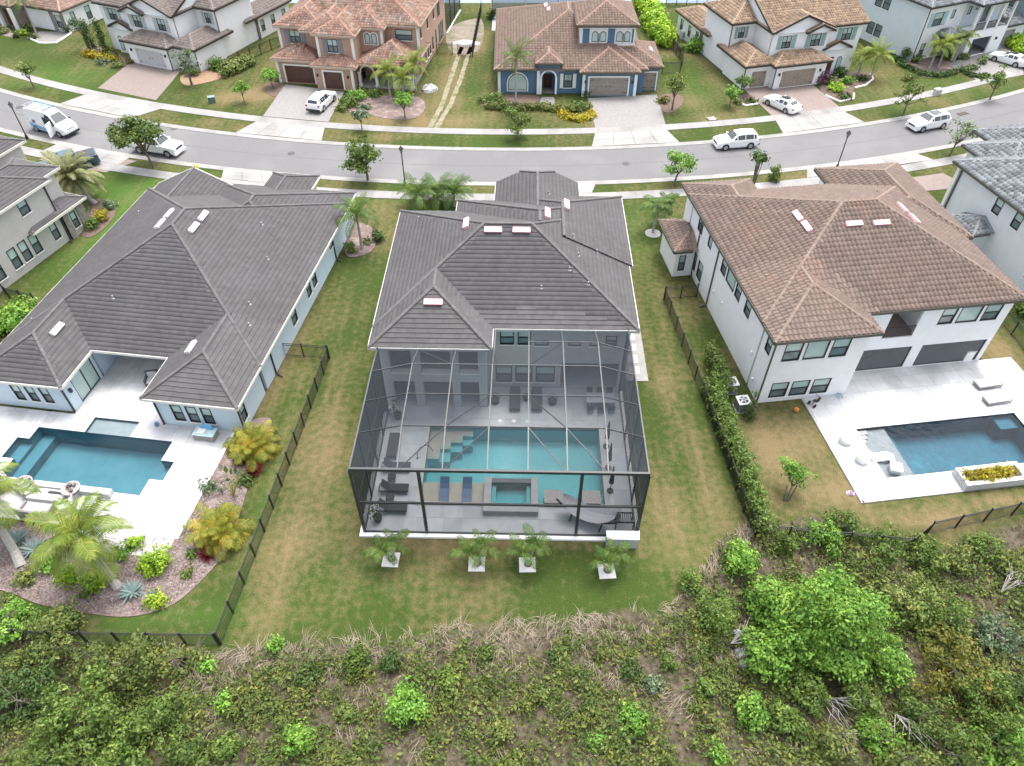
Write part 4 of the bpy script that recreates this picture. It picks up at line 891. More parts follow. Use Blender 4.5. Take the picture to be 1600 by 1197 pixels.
# ------------------------------------------------------------------ the beige house, the slate-roofed house and the far row
beige = M('beige_stucco', (.50, .48, .46), (.45, .43, .41), 1.2, .85, bump=.15, bscale=25)
stone = M('ledge_stone', (.32, .29, .27), (.17, .15, .14), 3.5, .9, bump=1, bscale=8)
D = House('D', 'beige two-storey house under dark grey flat tiles beside the feathery palm', beige)
D.roof([(-16, .45, -26, 1.1, 6.1, .42), (-5.6, -.4, -6, 3.1, 6.1, .42), (-16, -7.3, -8, 6.3, 6.1, .42), (-5, .6, -3.0, 3.5, 3.0, .42)], grey_tile, grey_cap, cream, caps=False)
D.block(-15.6, 0, -25.5, .6, 0, 6.0, E=[(-2.7, -1.7, 4.4, 5.8, 'w'), (-.95, -.2, .8, 2.6, 'w'), (-3.3, -2.45, .8, 2.7, 'w'), (-4.5, -3.65, .8, 2.7, 'w'), (-5.7, -4.85, .8, 2.7, 'w'), (-7.6, -6.7, .8, 2.7, 'w'), (-7.6, -6.6, 4.4, 5.8, 'w')])
D.block(-4.6, .15, .61, 3.1, 0, 2.95, skip='S', E=[(1.4, 2.1, .7, 2.3, 'w')]); D.box('stone_pier', .16, .27, 2.3, 3.1, 0, 2.6, stone); D.box('stone_pier', .16, .27, .62, 1.2, 0, 2.6, stone)
D.block(-5.2, -.85, .61, 2.65, 3.0, 6.0, skip='S'); D.block(-15.5, -7.7, .61, 5.85, 0, 6.0, skip='S')
D.down(.06, .45, 0, 6.0, bronze, (.5, -.4)); D.down(.06, -8.4, 0, 6.0, bronze, (.5, -.4))
slate_tile = M('slate_tile', (0.160, 0.176, 0.189), (0.100, 0.111, 0.123), 2.4, .7, isl=.42); slate_cap = M('slate_cap', (0.176, 0.193, 0.206), (0.144, 0.160, 0.168), 3, .7, isl=.2)
E_ = House('E', 'white two-storey house under a slate-grey tiled roof at the edge of the brown-roofed house', M('cool_stucco', (.68, .71, .74), (.63, .66, .69), 1.2, .85))
E_.roof([(-.2, 14, -16, 1.6, 6.2, .43), (-1.9, 2.2, -5.6, -2.2, 3.0, .43), (2.6, 9.0, -2, 4.2, 6.2, .43), (5.6, 14, -2, 6.6, 6.2, .43)], slate_tile, slate_cap, gutter, barrel=1, caps=False, tw=.36, ex=.42)
E_.block(.3, 13, -15.5, 1.1, 0, 6.1, W=[(-5.0, -4.1, 4.3, 5.7, 'w'), (-7.4, -6.5, 4.3, 5.7, 'w'), (-11.0, -10.2, 1.5, 2.7, 'w'), (-11, -10, 4.3, 5.7, 'w')]); E_.block(-1.5, .28, -5.2, -2.6, 0, 2.9, skip='E'); E_.block(3.1, 12, 1.12, 3.7, 0, 6.1, skip='S')
E_.box('corner_trim', .06, .28, .75, 1.1, 0, 6.1, trim); E_.down(.22, .6, 0, 6.1, gutter, (-.4, -.2)); E_.down(.22, -12.6, 0, 6.1, gutter, (-.4, -.2))

blush = {'shut': M('sage_shutter', (0.288, 0.403, 0.395), None, 3, .6)}
tan_tile = M('tan_barrel_tile', (0.252, 0.172, 0.113), (0.176, 0.122, 0.080), 2.2, .8, isl=.32); taupe_tile = M('taupe_tile', (0.155, 0.130, 0.116), (0.118, 0.097, 0.086), 2.2, .8, isl=.2)
def twin(key, label, tile, cap, gut, shut, gd, fx):
    """the same white villa stands twice in the far row, once mirrored"""
    h = House(key, label, white); h.shut = shut; h.gd = gd
    def X(a, b): return (a, b) if fx > 0 else (-b, -a)
    def rw(x0, x1, *r, **k): return (*X(x0, x1), *r)
    def ops(l): return [(*X(o[0], o[1]), *o[2:]) for o in l]
    mir = lambda d: d if fx > 0 else {{'W': 'E', 'E': 'W'}.get(k, k): v for k, v in d.items()}
    LW, RW = ('W', 'E') if fx > 0 else ('E', 'W')
    h.roof([rw(0, 13.9, 2.4, 14.5, 6.2, .42) + (mir({'W': 'g', 'E': 'g'}),), rw(.0, 8.7, 2.0, 8.4, 6.2, .40) + ({'S': 'g'},), rw(4.6, 8.6, 1.6, 6, 6.0, .40) + ({'S': 'g'},), rw(-3.4, .1, 6.3, 14.5, 6.2, .42) + (mir({'E': 'g'}),),
            rw(-3.6, 1., 11.5, 22, 3.1, .42), rw(-3.7, .9, .7, 8.5, 3.0, .42), rw(-.2, 7.9, -.35, 4, 3.05, .42), rw(7.9, 12.1, 2.05, 5, 3.5, .42) + ({'S': 'g'},)],
           tile, cap, gut, barrel=1, caps=False, tw=.36, ex=.42)
    XX = lambda x: x if fx > 0 else -x
    def blk(x0, x1, y0, y1, z0, z1, S=(), W=(), E=(), skip=''):
        w_, e_ = (W, E) if fx > 0 else (E, W)
        sk = skip if fx > 0 else skip.translate(str.maketrans('WE', 'EW'))
        h.block(*X(x0, x1), y0, y1, z0, z1, S=ops(S), W=w_, E=e_, skip=sk)
    blk(.4, 13.4, 2.9, 14, 0, 6.1, S=[(2.0, 3.4, 4.1, 5.6, 'w4+s'), (10.6, 12.0, 4.1, 5.6, 'w4+s')])
    blk(.42, 4.5, 2.35, 2.89, 3.0, 6.1, S=[(1.6, 3.0, 4.1, 5.6, 'w4+s')], skip='N') if False else None
    h.block(*X(.4, 8.3), 2.35, 2.88, 3.0, 6.1, S=ops([(1.7, 3.0, 4.1, 5.6, 'w4+s'), (5.8, 7.2, 4.0, 5.5, 'w4+s')]), skip='N')
    blk(-3.0, .38, 6.8, 14, 0, 6.1, S=[(-2.0, -1.1, 4.2, 5.5, 'w4+s')], skip='E')
    blk(-3.2, .36, 14.02, 21.6, 0, 3.0, W=[(14.8, 15.6, .8, 2.3, 'w'), (17.2, 18., .8, 2.3, 'w'), (19.8, 20.6, .8, 2.3, 'w')], skip='S')
    blk(-3.3, .36, 1.15, 6.78, 0, 2.95, S=[(-2.3, -.2, .05, 2.1, 'gd')], skip='N')
    blk(.38, 7.5, .1, 2.33, 0, 2.95, S=[(1.3, 6.1, .05, 2.2, 'gd')], skip='N')
    blk(8.32, 11.7, 2.4, 2.88, 0, 3.4, S=[(8.9, 10.1, .05, 2.3, 'dr'), (10.6, 11.3, .4, 2.3, 'xa')], skip='N')
    for u in (.9, 6.7): h.lamp('S', .1, XX(u), 1.9)
    for x, y, z in ((.32, .05, 2.9), (-3.35, 1.1, 2.9), (-3.05, 6.7, 6.1), (-3.25, 14.2, 3.0)): h.down(XX(x), y, 0 if z < 5 else 2.9, z, gutter, (0, -.2))
    h.vents([(XX(10.5), 6.8, 0)], gutter); h.pipes([(XX(-1.4), 9.), (XX(11.5), 5.6)]); return h
F4 = twin('F4', 'white villa with tan barrel-tiled roof and sage shutters, two cars before it', tan_tile, M('tan_cap', (.31, .225, .15), None, 3, .8), bronze, blush['shut'], M('taupe_door', (.33, .28, .23), None, 3, .6), 1)
F1 = twin('F1', 'white villa with taupe tiled roof and pale grey garage door above the parked van', taupe_tile, M('taupe_cap', (.2, .165, .145), None, 3, .8), bronze, M('grey_shutter', (.5, .53, .52), None, 3, .6), M('pale_door', (.55, .56, .57), None, 3, .6), -1)

terra = M('terracotta_stucco', (.46, .30, .22), (.41, .265, .195), 1.2, .85, bump=.15, bscale=25)
terra_tile = M('terracotta_tile', (0.216, 0.118, 0.081), (0.180, 0.115, 0.091), 2.6, .85, isl=.38, c3=(0.216, 0.172, 0.143), s3=.8)
H2 = House('F2', 'terracotta-walled two-storey house with red mottled tile roof and brown garage doors', terra); H2.shut = M('slate_shutter', (.22, .25, .28), None, 3, .6); H2.gd = M('brown_door', (.11, .05, .035), (.08, .038, .027), 3, .55)
H2.roof([(-18.4, 0, -.05, 16, 6.2, .42), (-18.4, -11.8, -2.4, 9, 6.2, .42), (-10.2, -4.3, -1.5, 9, 6.2, .42), (-12.7, -7.2, -4.5, 6, 6.2, .42), (-14.6, -8.6, -3.6, 7, 6.2, .42),
         (-18.5, -12.2, -4.95, 2, 3.05, .42), (-12.8, -7.0, -6.2, 1, 3.05, .42), (-7.4, .2, -4.85, 3.5, 3.05, .42)], terra_tile, M('terracotta_cap', (.30, .165, .12), None, 3, .8, isl=.2), M('tan_fascia', (.45, .36, .28), None, 3, .7), barrel=1, caps=False, tw=.36, ex=.42)
H2.block(-18, -.4, .4, 15.6, 0, 6.1, skip='', S=[(-3.4, -1.2, 4.3, 5.6, 'w')], E=[(1.4, 2.0, 4.2, 5.6, 'w'), (5.0, 5.6, 4.2, 5.6, 'w'), (8.6, 9.2, 4.2, 5.8, 'w'), (11, 12.6, 3.6, 6, 'sd'), (3, 3.6, .7, 2.2, 'w'), (4.4, 5, .7, 2.2, 'w'), (5.6, 6.2, .7, 2.2, 'w'), (7.2, 7.8, .7, 2.4, 'w'), (11, 14, .2, 2.6, 'sd'), (9.2, 9.8, .8, 2.6, 'w')])
H2.block(-18, -12.3, -2., .39, 3.0, 6.1, S=[(-16.6, -15.2, 4.1, 5.7, 'w4+s')], skip='N'); H2.block(-12.29, -7.6, -4.1, .39, 3.0, 6.1, S=[(-10.9, -9.6, 4.0, 5.6, 'w4+s')], skip='N', W=[(-3.6, -2.9, 4.3, 5.4, 'p')])
H2.block(-7.59, -4.7, -1.1, .39, 0, 6.1, S=[(-7.0, -6.3, 4.2, 5.5, 'xa'), (-6.1, -5.4, 4.2, 5.5, 'xa')], skip='N')
H2.block(-18, -12.5, -4.55, -2.01, 0, 2.95, S=[(-17.0, -13.2, .05, 2.25, 'gd')], skip='N'); H2.block(-12.49, -7.6, -5.75, -2.01, 0, 2.95, S=[(-11.4, -9.0, .05, 2.25, 'gd')], skip='N', W=()); H2.wall('S', -2.0, -12.3, -7.6, 2.9, 3.2)
for z0, z1, x, y in ((3.0, 6.05, -17.95, -2.02), (3.0, 6.05, -12.5, -2.02), (3.0, 6.05, -12.2, -4.12), (3.0, 6.05, -7.7, -4.12), (3.2, 6.05, -4.8, -1.12), (3.2, 6.05, -.5, .38), (0, 2.9, -17.95, -4.57), (0, 2.9, -7.72, -5.77)): H2.box('corner_trim', x - .12, x + .22, y - .05, y - .003, z0, z1, trim)
for x in (-7.2, -5.0, -2.7, -.35):          # porch columns with arches between
    m = MB(); m.box(x - .22, x + .22, -4.55, -4.1, 0, .35); m.box(x - .15, x + .15, -4.48, -4.17, .35, 1.75); m.box(x - .2, x + .2, -4.53, -4.12, 1.75, 1.9); m.build('column', trim, H2.root)
for x0, x1 in ((-7.0, -5.2), (-4.8, -2.9), (-2.5, -.55)):
    r_ = (x1 - x0) / 2; xm = (x0 + x1) / 2; up = [(xm + r_ * math.cos(t), 1.9 + r_ * .85 * math.sin(t)) for t in [math.pi * k / 10 for k in range(11)]]; m = MB()
    for (xa, za), (xb, zb) in zip(up, up[1:]):
        m.add([(xa, -4.5, za), (xb, -4.5, zb), (xb, -4.5, 3.0), (xa, -4.5, 3.0), (xa, -4.2, za), (xb, -4.2, zb), (xb, -4.2, 3.0), (xa, -4.2, 3.0)], [(0, 1, 2, 3), (7, 6, 5, 4), (0, 4, 5, 1)])
    m.build('arch', terra, H2.root)
    m = MB()
    for (xa, za), (xb, zb) in zip(up, up[1:]): m.beam((xa, -4.53, za + .06), (xb, -4.53, zb + .06), .05, .14)
    m.build('arch_trim', trim, H2.root)
H2.box('porch_floor', -7.4, -.3, -4.6, .38, 0, .12, concrete); H2.wall('S', .38, -7.5, -.5, 0, 3, [(-4.6, -3.4, .1, 2.3, 'dr'), (-2.8, -1.4, .6, 2.2, 'w')], t=.05)
for u in (-12.2, -8.2): H2.lamp('S', -5.75, u, 1.8)

blue = M('blue_stucco', (.095, .185, .285), (.08, .16, .255), 1.2, .85, bump=.15, bscale=25); H3 = House('F3', 'blue house with white trim, brown tile roof and white-fronted upper storey', blue)
H3.shut = trim; H3.gd = M('greige_door', (.31, .275, .235), None, 3, .6)
bt = M('mid_brown_tile', (0.172, 0.118, 0.091), (0.132, 0.089, 0.067), 2.2, .8, isl=.18)
H3.roof([(-2.2, 16.8, 90.2, 112, 3.1, .41), (8.3, 15.8, 89.3, 100, 3.1, .41), (7, 18.8, 91.0, 99.3, 3.1, .41), (2.9, 6.2, 90.0, 95, 3.9, .45), (8.0, 15.7, 93.9, 102.5, 7.0, .42)], bt, M('mid_brown_cap', (.265, .168, .128), None, 3, .8, isl=.1), gutter, barrel=1, caps=False, tw=.36, ex=.42)
H3.block(-1.8, 16.4, 90.7, 111.5, 0, 3.0, S=[(-.5, 1.9, .4, 2.5, 'xa'), (6.5, 7.5, .7, 2.4, 'w4+s'), (3.6, 5.5, 0, 2.9, 'o')]); H3.block(8.7, 15.4, 89.75, 90.69, 0, 3.0, S=[(9.6, 14.4, .05, 2.35, 'gd')], skip='N')
H3.block(16.41, 18.4, 91.4, 98.9, 0, 3.0, S=[(16.5, 18.1, .05, 2.3, 'gd')], skip='W')
H3.block(3.2, 5.9, 90.42, 90.69, 0, 3.85, S=[(3.75, 5.35, 0, 2.6, 'o')], skip='N'); H3.wall('S', 92.2, 3.3, 5.9, 0, 3, [(4.0, 5.1, .05, 2.4, 'dr')]); H3.box('entry_floor', 3.4, 5.7, 90.7, 92.0, 0, .06, concrete)
up = [(4.55 + .95 * math.cos(t), 2.0 + .95 * math.sin(t)) for t in [math.pi * k / 12 for k in range(13)]]; m = MB()
for (xa, za), (xb, zb) in zip(up, up[1:]): m.beam((xa, 90.39, za), (xb, 90.39, zb), .06, .2)
for x in (3.6, 5.5): m.box(x - .12, x + .12, 90.36, 90.415, 0, 2.0)
m.build('arch_trim', trim, H3.root)
H3.block(8.5, 15.2, 94.4, 102, 3.4, 6.9, mat=white, S=[(9.95, 10.75, 4.95, 6.2, 'xa'), (10.95, 11.75, 4.95, 6.2, 'xa'), (13.0, 13.8, 4.95, 6.2, 'xa'), (14.0, 14.75, 4.95, 6.2, 'xa')])
for x0, x1 in ((8.8, 9.65), (11.95, 12.8), (14.95, 15.18)): H3.box('shutter', x0, x1, 94.34, 94.397, 4.8, 6.5, blue)
for x, y, z0, z1 in ((-1.78, 90.65, 0, 2.9), (3.1, 90.36, 0, 2.9), (8.72, 89.7, 0, 2.9), (15.15, 89.7, 0, 2.9), (8.5, 94.35, 4.5, 6.8), (15.0, 94.35, 4.5, 6.8)): H3.box('corner_trim', x, x + .35, y, y + .045, z0, z1, trim)
for u in (9.1, 14.9): H3.lamp('S', 89.75, u, 1.9)
H3.vents([(4.6, 104.5, 1), (4.9, 102.6, 1), (17.6, 95.2, 1)], pink); H3.pipes([(1.5, 97), (0, 101), (3.2, 100.6), (9.8, 100)])
cageb = thing('screen_enclosure', 'blue-dark pool cage behind the blue house', 'pool cage', (0, 112, 0))
for x0, x1 in ((-3, 2), (2.0, 7), (7, 13)):
    MB().poly([(x0, .4, 3.0), (x1, .4, 3.0), (x1, 7, 3.6), (x0, 7, 3.6)]).build('screen_panel', screen_m, cageb); MB().poly([(x0, 7, .1), (x1, 7, .1), (x1, 7, 3.6), (x0, 7, 3.6)]).build('screen_panel', screen_m, cageb)
    MB().beam((x0, .4, 3.02), (x0, 7, 3.62), .1).beam((x0, 7, 0), (x0, 7, 3.6), .1).beam((x0, 7, 3.6), (x1, 7, 3.6), .1).build('frame', bronze, cageb)
MB().poly([(-3, .4, .05), (13, .4, .05), (13, 7, .05), (-3, 7, .05)]).build('floor', travertine, cageb)
(ox, oy), a = FR['F2']
cage2 = thing('screen_enclosure', 'tall dark pool cage behind the terracotta-walled house', 'pool cage', (*L2W('F2', -.3, 15.7), 0), R(a))
for y0, y1 in ((0, 3), (3, 6), (6, 10)):
    for z0, z1 in ((.1, 2.6), (2.6, 5.2)): MB().poly([(0, y0, z0), (0, y1, z0), (0, y1, z1), (0, y0, z1)]).build('screen_panel', screen_m, cage2)
    MB().poly([(0, y0, 5.2), (0, y1, 5.2), (-8, y1, 5.2), (-8, y0, 5.2)]).build('screen_panel', screen_m, cage2); MB().box(-.06, .06, y1 - .06, y1 + .06, 0, 5.2).box(-.05, .05, y0, y1, 2.55, 2.65).box(-.05, .05, y0, y1, 5.15, 5.27).build('frame', bronze, cage2)
MB().poly([(0, 10, .1), (-8, 10, .1), (-8, 10, 5.2), (0, 10, 5.2)]).build('screen_panel', screen_m, cage2); MB().box(-.1, .12, 0, 10, 0, .12).build('sill', trim, cage2)

pale = M('pale_blue_stucco', (.56, .63, .67), (.52, .585, .62), 1.2, .85); H5 = House('F5', 'pale blue-white house with slate roof, front balcony and open garage', white); H5.shut = M('aqua_shutter', (.40, .58, .62), None, 3, .6); H5.gd = M('grey_door', (.35, .33, .33), None, 3, .6)
H5.roof([(-.45, 16, -.45, 16, 7.0, .42), (6.3, 14.3, -2.6, 8, 7.0, .42), (13.4, 19.5, -1.8, 8, 3.1, .42), (2.4, 5.6, -2.4, .6, 3.3, .5)], slate_tile, slate_cap, bronze, barrel=1, caps=False, tw=.36, ex=.42)
H5.wall('W', 0, .22, 15.5, 0, 6.9, [(6.4, 7.6, 1.0, 2.6, 'w+d'), (7.8, 9., 1.0, 2.6, 'w+d'), (6.4, 7.6, 4.6, 6.2, 'w+d'), (7.8, 9., 4.6, 6.2, 'w+d')], mat=pale); H5.wall('S', 0, 0, 6.7, 0, 6.9, [(1.3, 2.9, 4.3, 6.0, 'w+s'), (4.4, 5.0, 4.9, 6.0, 'p'), (.8, 1.6, .4, 2.2, 'w'), (3.4, 4.6, .1, 2.4, 'dr')])
H5.wall('N', 15.5, 0, 15.5, 0, 6.9); H5.wall('E', 15.5, .2, 15.3, 0, 6.9)
H5.wall('S', -2.1, 6.9, 13.9, 0, 3.4, [(7.9, 11.5, .05, 2.4, 'o'), ]); H5.wall('W', 6.9, -1.88, .0, 0, 3.4); H5.wall('E', 13.9, -1.88, 0, 0, 3.4); H5.wall('S', 0, 6.71, 14, 3.4, 6.9, [(7.4, 8.0, 5.0, 6.0, 'p'), (8.8, 9.6, 5.4, 6.1, 'p'), (10.6, 12.4, 3.6, 5.9, 'sd')], mat=pale)
H5.wall('S', 4.5, 6.9, 13.9, 0, 3.3, mat=pale); H5.wall('W', 7.3, -1.8, 4.5, 0, 3.3, t=.1, mat=pale); H5.wall('E', 13.0, -1.8, 4.5, 0, 3.3, t=.1, mat=pale); H5.box('garage_floor', 7.32, 12.9, -1.87, 4.2, -.05, .06, concrete); H5.box('balcony_floor', 6.92, 13.88, -1.87, -.22, 3.2, 3.45, trim)
for x in (7.0, 9.3, 11.5, 13.7): H5.box('column', x - .15, x + .15, -2.1, -1.8, 3.46, 6.85, trim)
for x0, x1 in ((7.16, 9.14), (9.46, 11.34), (11.66, 13.54)):
    m = MB(); m.box(x0, x1, -2.0, -1.95, 4.35, 4.42).box(x0, x1, -2.0, -1.95, 3.55, 3.6)
    for k in range(18): xx = x0 + (x1 - x0) * k / 17; m.box(xx - .012, xx + .012, -1.99, -1.96, 3.6, 4.35)
    m.build('railing', black, H5.root)
H5.block(13.92, 19, -1.3, 7.5, 0, 3.0, S=[(14.4, 17.2, .05, 2.3, 'gd')], skip='W'); H5.lamp('S', -2.1, 12.4, 2); H5.lamp('S', -2.1, 7.3, 2); H5.down(-.08, -.08, 0, 6.9, bronze, (0, -.2)); H5.down(2.6, -2.2, 0, 3.2, bronze, (0, 0)); H5.box('entry_column', 5.2, 5.5, -2.2, -1.9, 0, 3.2, trim)
H5.box('bike_rack_wall', 8.2, 9.6, 3.6, 4.2, .06, 1.5, black)

FR['F0'] = ((*at(78, 46),), -21.); FR['F6'] = ((71.5, 107.5), 27.)
H0 = House('F0', 'single-storey corner house with brown tiles and ledge-stone front behind palms', white)
H0.roof([(-3.5, 4.2, -.5, 12, 3.1, .42), (-14, -4.2, -1.6, 12, 3.1, .42), (-8, 3, 3, 18, 3.1, .42)], M('umber_tile', (.24, .155, .122), (.18, .115, .09), 2.2, .8, isl=.25), M('umber_cap', (.36, .24, .19), None, 3, .8), gutter, barrel=1, caps=False, tw=.36, ex=.42)
H0.block(-3.1, 3.8, 0, 11.6, 0, 3.0, E=[(1.2, 2.0, .6, 2.4, 'w'), (4, 5, .6, 2.4, 'w')], S=[(2.0, 3.2, .5, 2.3, 'w')]); H0.gd = M('pale_door', (.55, .56, .57)); H0.block(-13.6, -4.6, -1.1, 11.6, 0, 3.0, S=[(-12.5, -8, .05, 2.3, 'gd'), (-6.6, -5.4, .1, 2.5, 'dr')], mat=stone)
H0.box('stone_facing', 1.2, 1.9, -.08, -.003, 0, 2.8, stone); H0.box('stone_facing', 3.3, 3.8, -.08, -.003, 0, 2.8, stone)
for x in (-4.4, -6.9): H0.box('column', x - .2, x + .2, -1.9, -1.5, 0, 2.9, trim)
H6 = House('F6', 'slate-blue house wall glimpsed beyond the pale balcony house', M('slate_blue_stucco', (.25, .32, .38), None, 1.5, .85))
H6.roof([(-.5, 14, -.5, 14, 6.4, .42)], slate_tile, slate_cap, bronze, barrel=1, caps=False, tw=.36, ex=.42); H6.block(0, 13.5, 0, 13.5, 0, 6.3, W=[(2, 3.2, 4.2, 5.7, 'w'), (4, 5.2, 4.2, 5.7, 'w')])
# ------------------------------------------------------------------ vehicles
glass = M('car_glass', (.02, .03, .035), (.03, .04, .045), 3, .05, spec=.9); tyre_m = M('tyre', (.02, .02, .02), None, 8, .9); rim_m = M('rim', (.45, .46, .47), (.3, .31, .32), 6, .3, .6); lamp_m = M('headlight', (.7, .72, .75), None, 3, .1); tail_m = M('tail_light', (.35, .015, .015), None, 3, .2); plast = M('black_plastic', (.025, .026, .028), None, 5, .6)
def paint(name, c): return M(name, c, tuple(x * .97 for x in c), .8, .25, spec=.6)
wpaint = paint('white_paint', (.80, .81, .82)); bpaint = paint('slate_blue_paint', (.055, .095, .135))
KIND = {'suv': dict(st=[(2.42, .42, .72, .76, .74, .66), (2.3, .26, .88, .92, .90, .80), (1.9, .24, .98, 1.03, .95, .84), (1.15, .24, 1.06, 1.10, .97, .86), (.95, .24, 1.08, 1.14, .97, .84), (.20, .24, 1.10, 1.66, .97, .68), (-.7, .24, 1.11, 1.73, .97, .69), (-1.7, .24, 1.13, 1.69, .96, .67), (-2.05, .26, 1.14, 1.62, .94, .64), (-2.36, .34, 1.12, 1.18, .90, .78), (-2.45, .42, .80, .84, .84, .74)], ws=(4, 5), side=(5, 8), rw=(8, 9), pil=(6, 7), wb=(1.48, -1.42), r=.37),
        'sedan': dict(st=[(2.36, .36, .62, .66, .72, .62), (2.2, .22, .76, .80, .88, .76), (1.7, .20, .86, .90, .92, .8), (1.0, .20, .92, .96, .93, .82), (.8, .20, .93, .98, .93, .80), (-.05, .20, .95, 1.38, .93, .62), (-.75, .20, .96, 1.43, .93, .62), (-1.35, .20, .97, 1.36, .92, .61), (-1.95, .22, .97, 1.05, .90, .72), (-2.3, .30, .92, .98, .86, .74), (-2.4, .40, .70, .74, .78, .68)], ws=(4, 5), side=(5, 7), rw=(7, 8), pil=(6,), wb=(1.4, -1.38), r=.34),
        'van': dict(st=[(2.95, .42, .80, .86, .84, .76), (2.8, .28, 1.05, 1.12, .97, .88), (2.1, .26, 1.35, 1.42, 1.02, .92), (1.95, .26, 1.38, 1.48, 1.02, .90), (1.1, .26, 1.42, 2.35, 1.03, .76), (.4, .26, 1.44, 2.62, 1.03, .80), (-1.2, .26, 1.44, 2.66, 1.03, .82), (-2.6, .28, 1.44, 2.62, 1.02, .82), (-2.92, .36, 1.4, 2.5, 1.0, .80)], ws=(3, 4), side=(4, 5), rw=None, pil=(), wb=(1.9, -1.75), r=.38),
        'pickup': dict(st=[(2.8, .50, .86, .92, .82, .74), (2.68, .36, 1.08, 1.13, .97, .88), (1.6, .34, 1.18, 1.23, 1.0, .92), (1.2, .34, 1.20, 1.26, 1.0, .90), (.65, .34, 1.22, 1.84, 1.0, .70), (-.2, .34, 1.23, 1.90, 1.0, .71), (-.75, .34, 1.23, 1.86, 1.0, .70), (-.95, .34, 1.22, 1.28, 1.0, .92), (-2.75, .36, 1.22, 1.26, .99, .93), (-2.9, .5, 1.16, 1.2, .97, .90)], ws=(3, 4), side=(4, 6), rw=(6, 7), pil=(5,), wb=(1.8, -1.75), r=.41)}
def car(name, label, cat, X, Y, head, kind, pm, group=None, sunroof=False, bedcover=False):
    k = KIND[kind]; st = k['st']; t = thing(name, label, cat, (X, Y, .012), R(head), group)
    def sec(s): x, zb, zl, zt, w_, wt = s; return [(x, w_ * .9, zb), (x, w_, zb + .18), (x, w_, zl - .16), (x, w_ * .965, zl), (x, wt, max(zt - .05, zl + .004)), (x, wt * .84, zt + .002)]
    v = []; f = []; n_ = 12
    for s in st: h = sec(s); v += h + [(a, -b, c) for a, b, c in h[::-1]]
    for i in range(len(st) - 1): f += [(i * n_ + q, i * n_ + (q + 1) % n_, (i + 1) * n_ + (q + 1) % n_, (i + 1) * n_ + q) for q in range(n_)]
    f += [tuple(range(n_ - 1, -1, -1)), tuple(range((len(st) - 1) * n_, len(st) * n_))]
    MB().add(v, f).build('body', pm, t, smooth=False)
    def lerp(i, tt, q): a, b = sec(st[i])[q], sec(st[i + 1])[q]; return Vector(a).lerp(Vector(b), tt)
    a, b = k['ws']; o = Vector((.012, 0, .012))
    p = [lerp(a, .10, 5), lerp(a, .93, 5)]; q_ = [Vector((p[0].x, p[0].y * .98, p[0].z)), Vector((p[1].x, p[1].y * .98, p[1].z))]; wd = Vector((0, .09, 0))
    MB().poly([q_[0] + wd + o, q_[1] + wd * .3 + o, Vector((q_[1].x, -q_[1].y, q_[1].z)) - wd * .3 + o, Vector((q_[0].x, -q_[0].y, q_[0].z)) - wd + o]).build('windscreen', glass, t)
    if k['rw']:
        a = k['rw'][0]; p = [lerp(a, .12, 5), lerp(a, .82, 5)]; o2 = Vector((-.012, 0, .012))
        MB().poly([p[0] + o2, p[1] + o2, Vector((p[1].x, -p[1].y, p[1].z)) + o2, Vector((p[0].x, -p[0].y, p[0].z)) + o2]).build('rear_window', glass, t)
    for sg in (1, -1):
        # side glass, parted by pillars; the first pane tapers with the windscreen
        def P_(x, hgt):
            for i in range(len(st) - 1):
                if st[i][0] >= x >= st[i + 1][0]:
                    tt = (st[i][0] - x) / (st[i][0] - st[i + 1][0]); lo = lerp(i, tt, 3); hi = lerp(i, tt, 4); r_ = lo.lerp(hi, hgt); return Vector((r_.x, sg * (r_.y + .014), r_.z))
        xa = st[k['ws'][0]][0]; xs = [st[k['side'][0]][0]] + [st[j][0] for j in k['pil']] + [st[k['side'][1]][0]]
        MB().poly([P_(xa - .22, .15), P_(xs[0] + .06, .15), P_(xs[0] + .06, .82)]).build('quarter_window', glass, t)
        for x0, x1 in zip(xs, xs[1:]): MB().poly([P_(x0 - .02, .08), P_(x1 + .06, .08), P_(x1 + .06, .9), P_(x0 - .02, .9)]).build('side_window', glass, t)
        m = MB().cbox((xa - .25, sg * (st[3][4] + .12), st[3][2] + .08), (.12, .24, .16)); m.build('mirror', pm if kind != 'van' else plast, t)
        hl = st[1]; MB().cbox((hl[0] + .02, sg * hl[4] * .78, hl[2] - .12), (.16, .32, .13)).build('headlight', lamp_m, t)
        tl = st[-2]; MB().cbox((tl[0] - .02, sg * tl[4] * .88, tl[2] - .10), (.12, .22, .20)).build('tail_light', tail_m, t)
        for x in k['wb']:
            r_ = k['r']; w_ = max(s[4] for s in st) - .02
            c = [(x + r_ * 1.18 * math.cos(a), sg * (w_ + .026), max(r_ + r_ * 1.18 * math.sin(a), .24)) for a in [math.pi * 2 * q / 18 for q in range(18)]]; MB().poly(c).build('wheel_arch', plast, t)
            wm = MB(); wm.tube([(x, sg * (w_ - .2), r_), (x, sg * (w_ + .04), r_)], r_, 16); wh = wm.build('wheel', tyre_m, t)
            rm = MB().tube([(x, sg * (w_ + .03), r_), (x, sg * (w_ + .055), r_)], r_ * .66, 12); rm.build('rim', rim_m, wh)
    f0 = st[1]; MB().cbox((f0[0] + .07, 0, f0[2] - .16), (.12, f0[4] * 1.1, .18)).build('grille', plast, t)
    MB().cbox((st[0][0] - .12, 0, .42), (.34, f0[4] * 1.96, .22)).build('bumper', plast if kind in ('van',) else pm, t); MB().cbox((st[-1][0] + .10, 0, .5), (.3, st[-2][4] * 1.95, .24)).build('rear_bumper', plast if kind == 'suv' else pm, t)
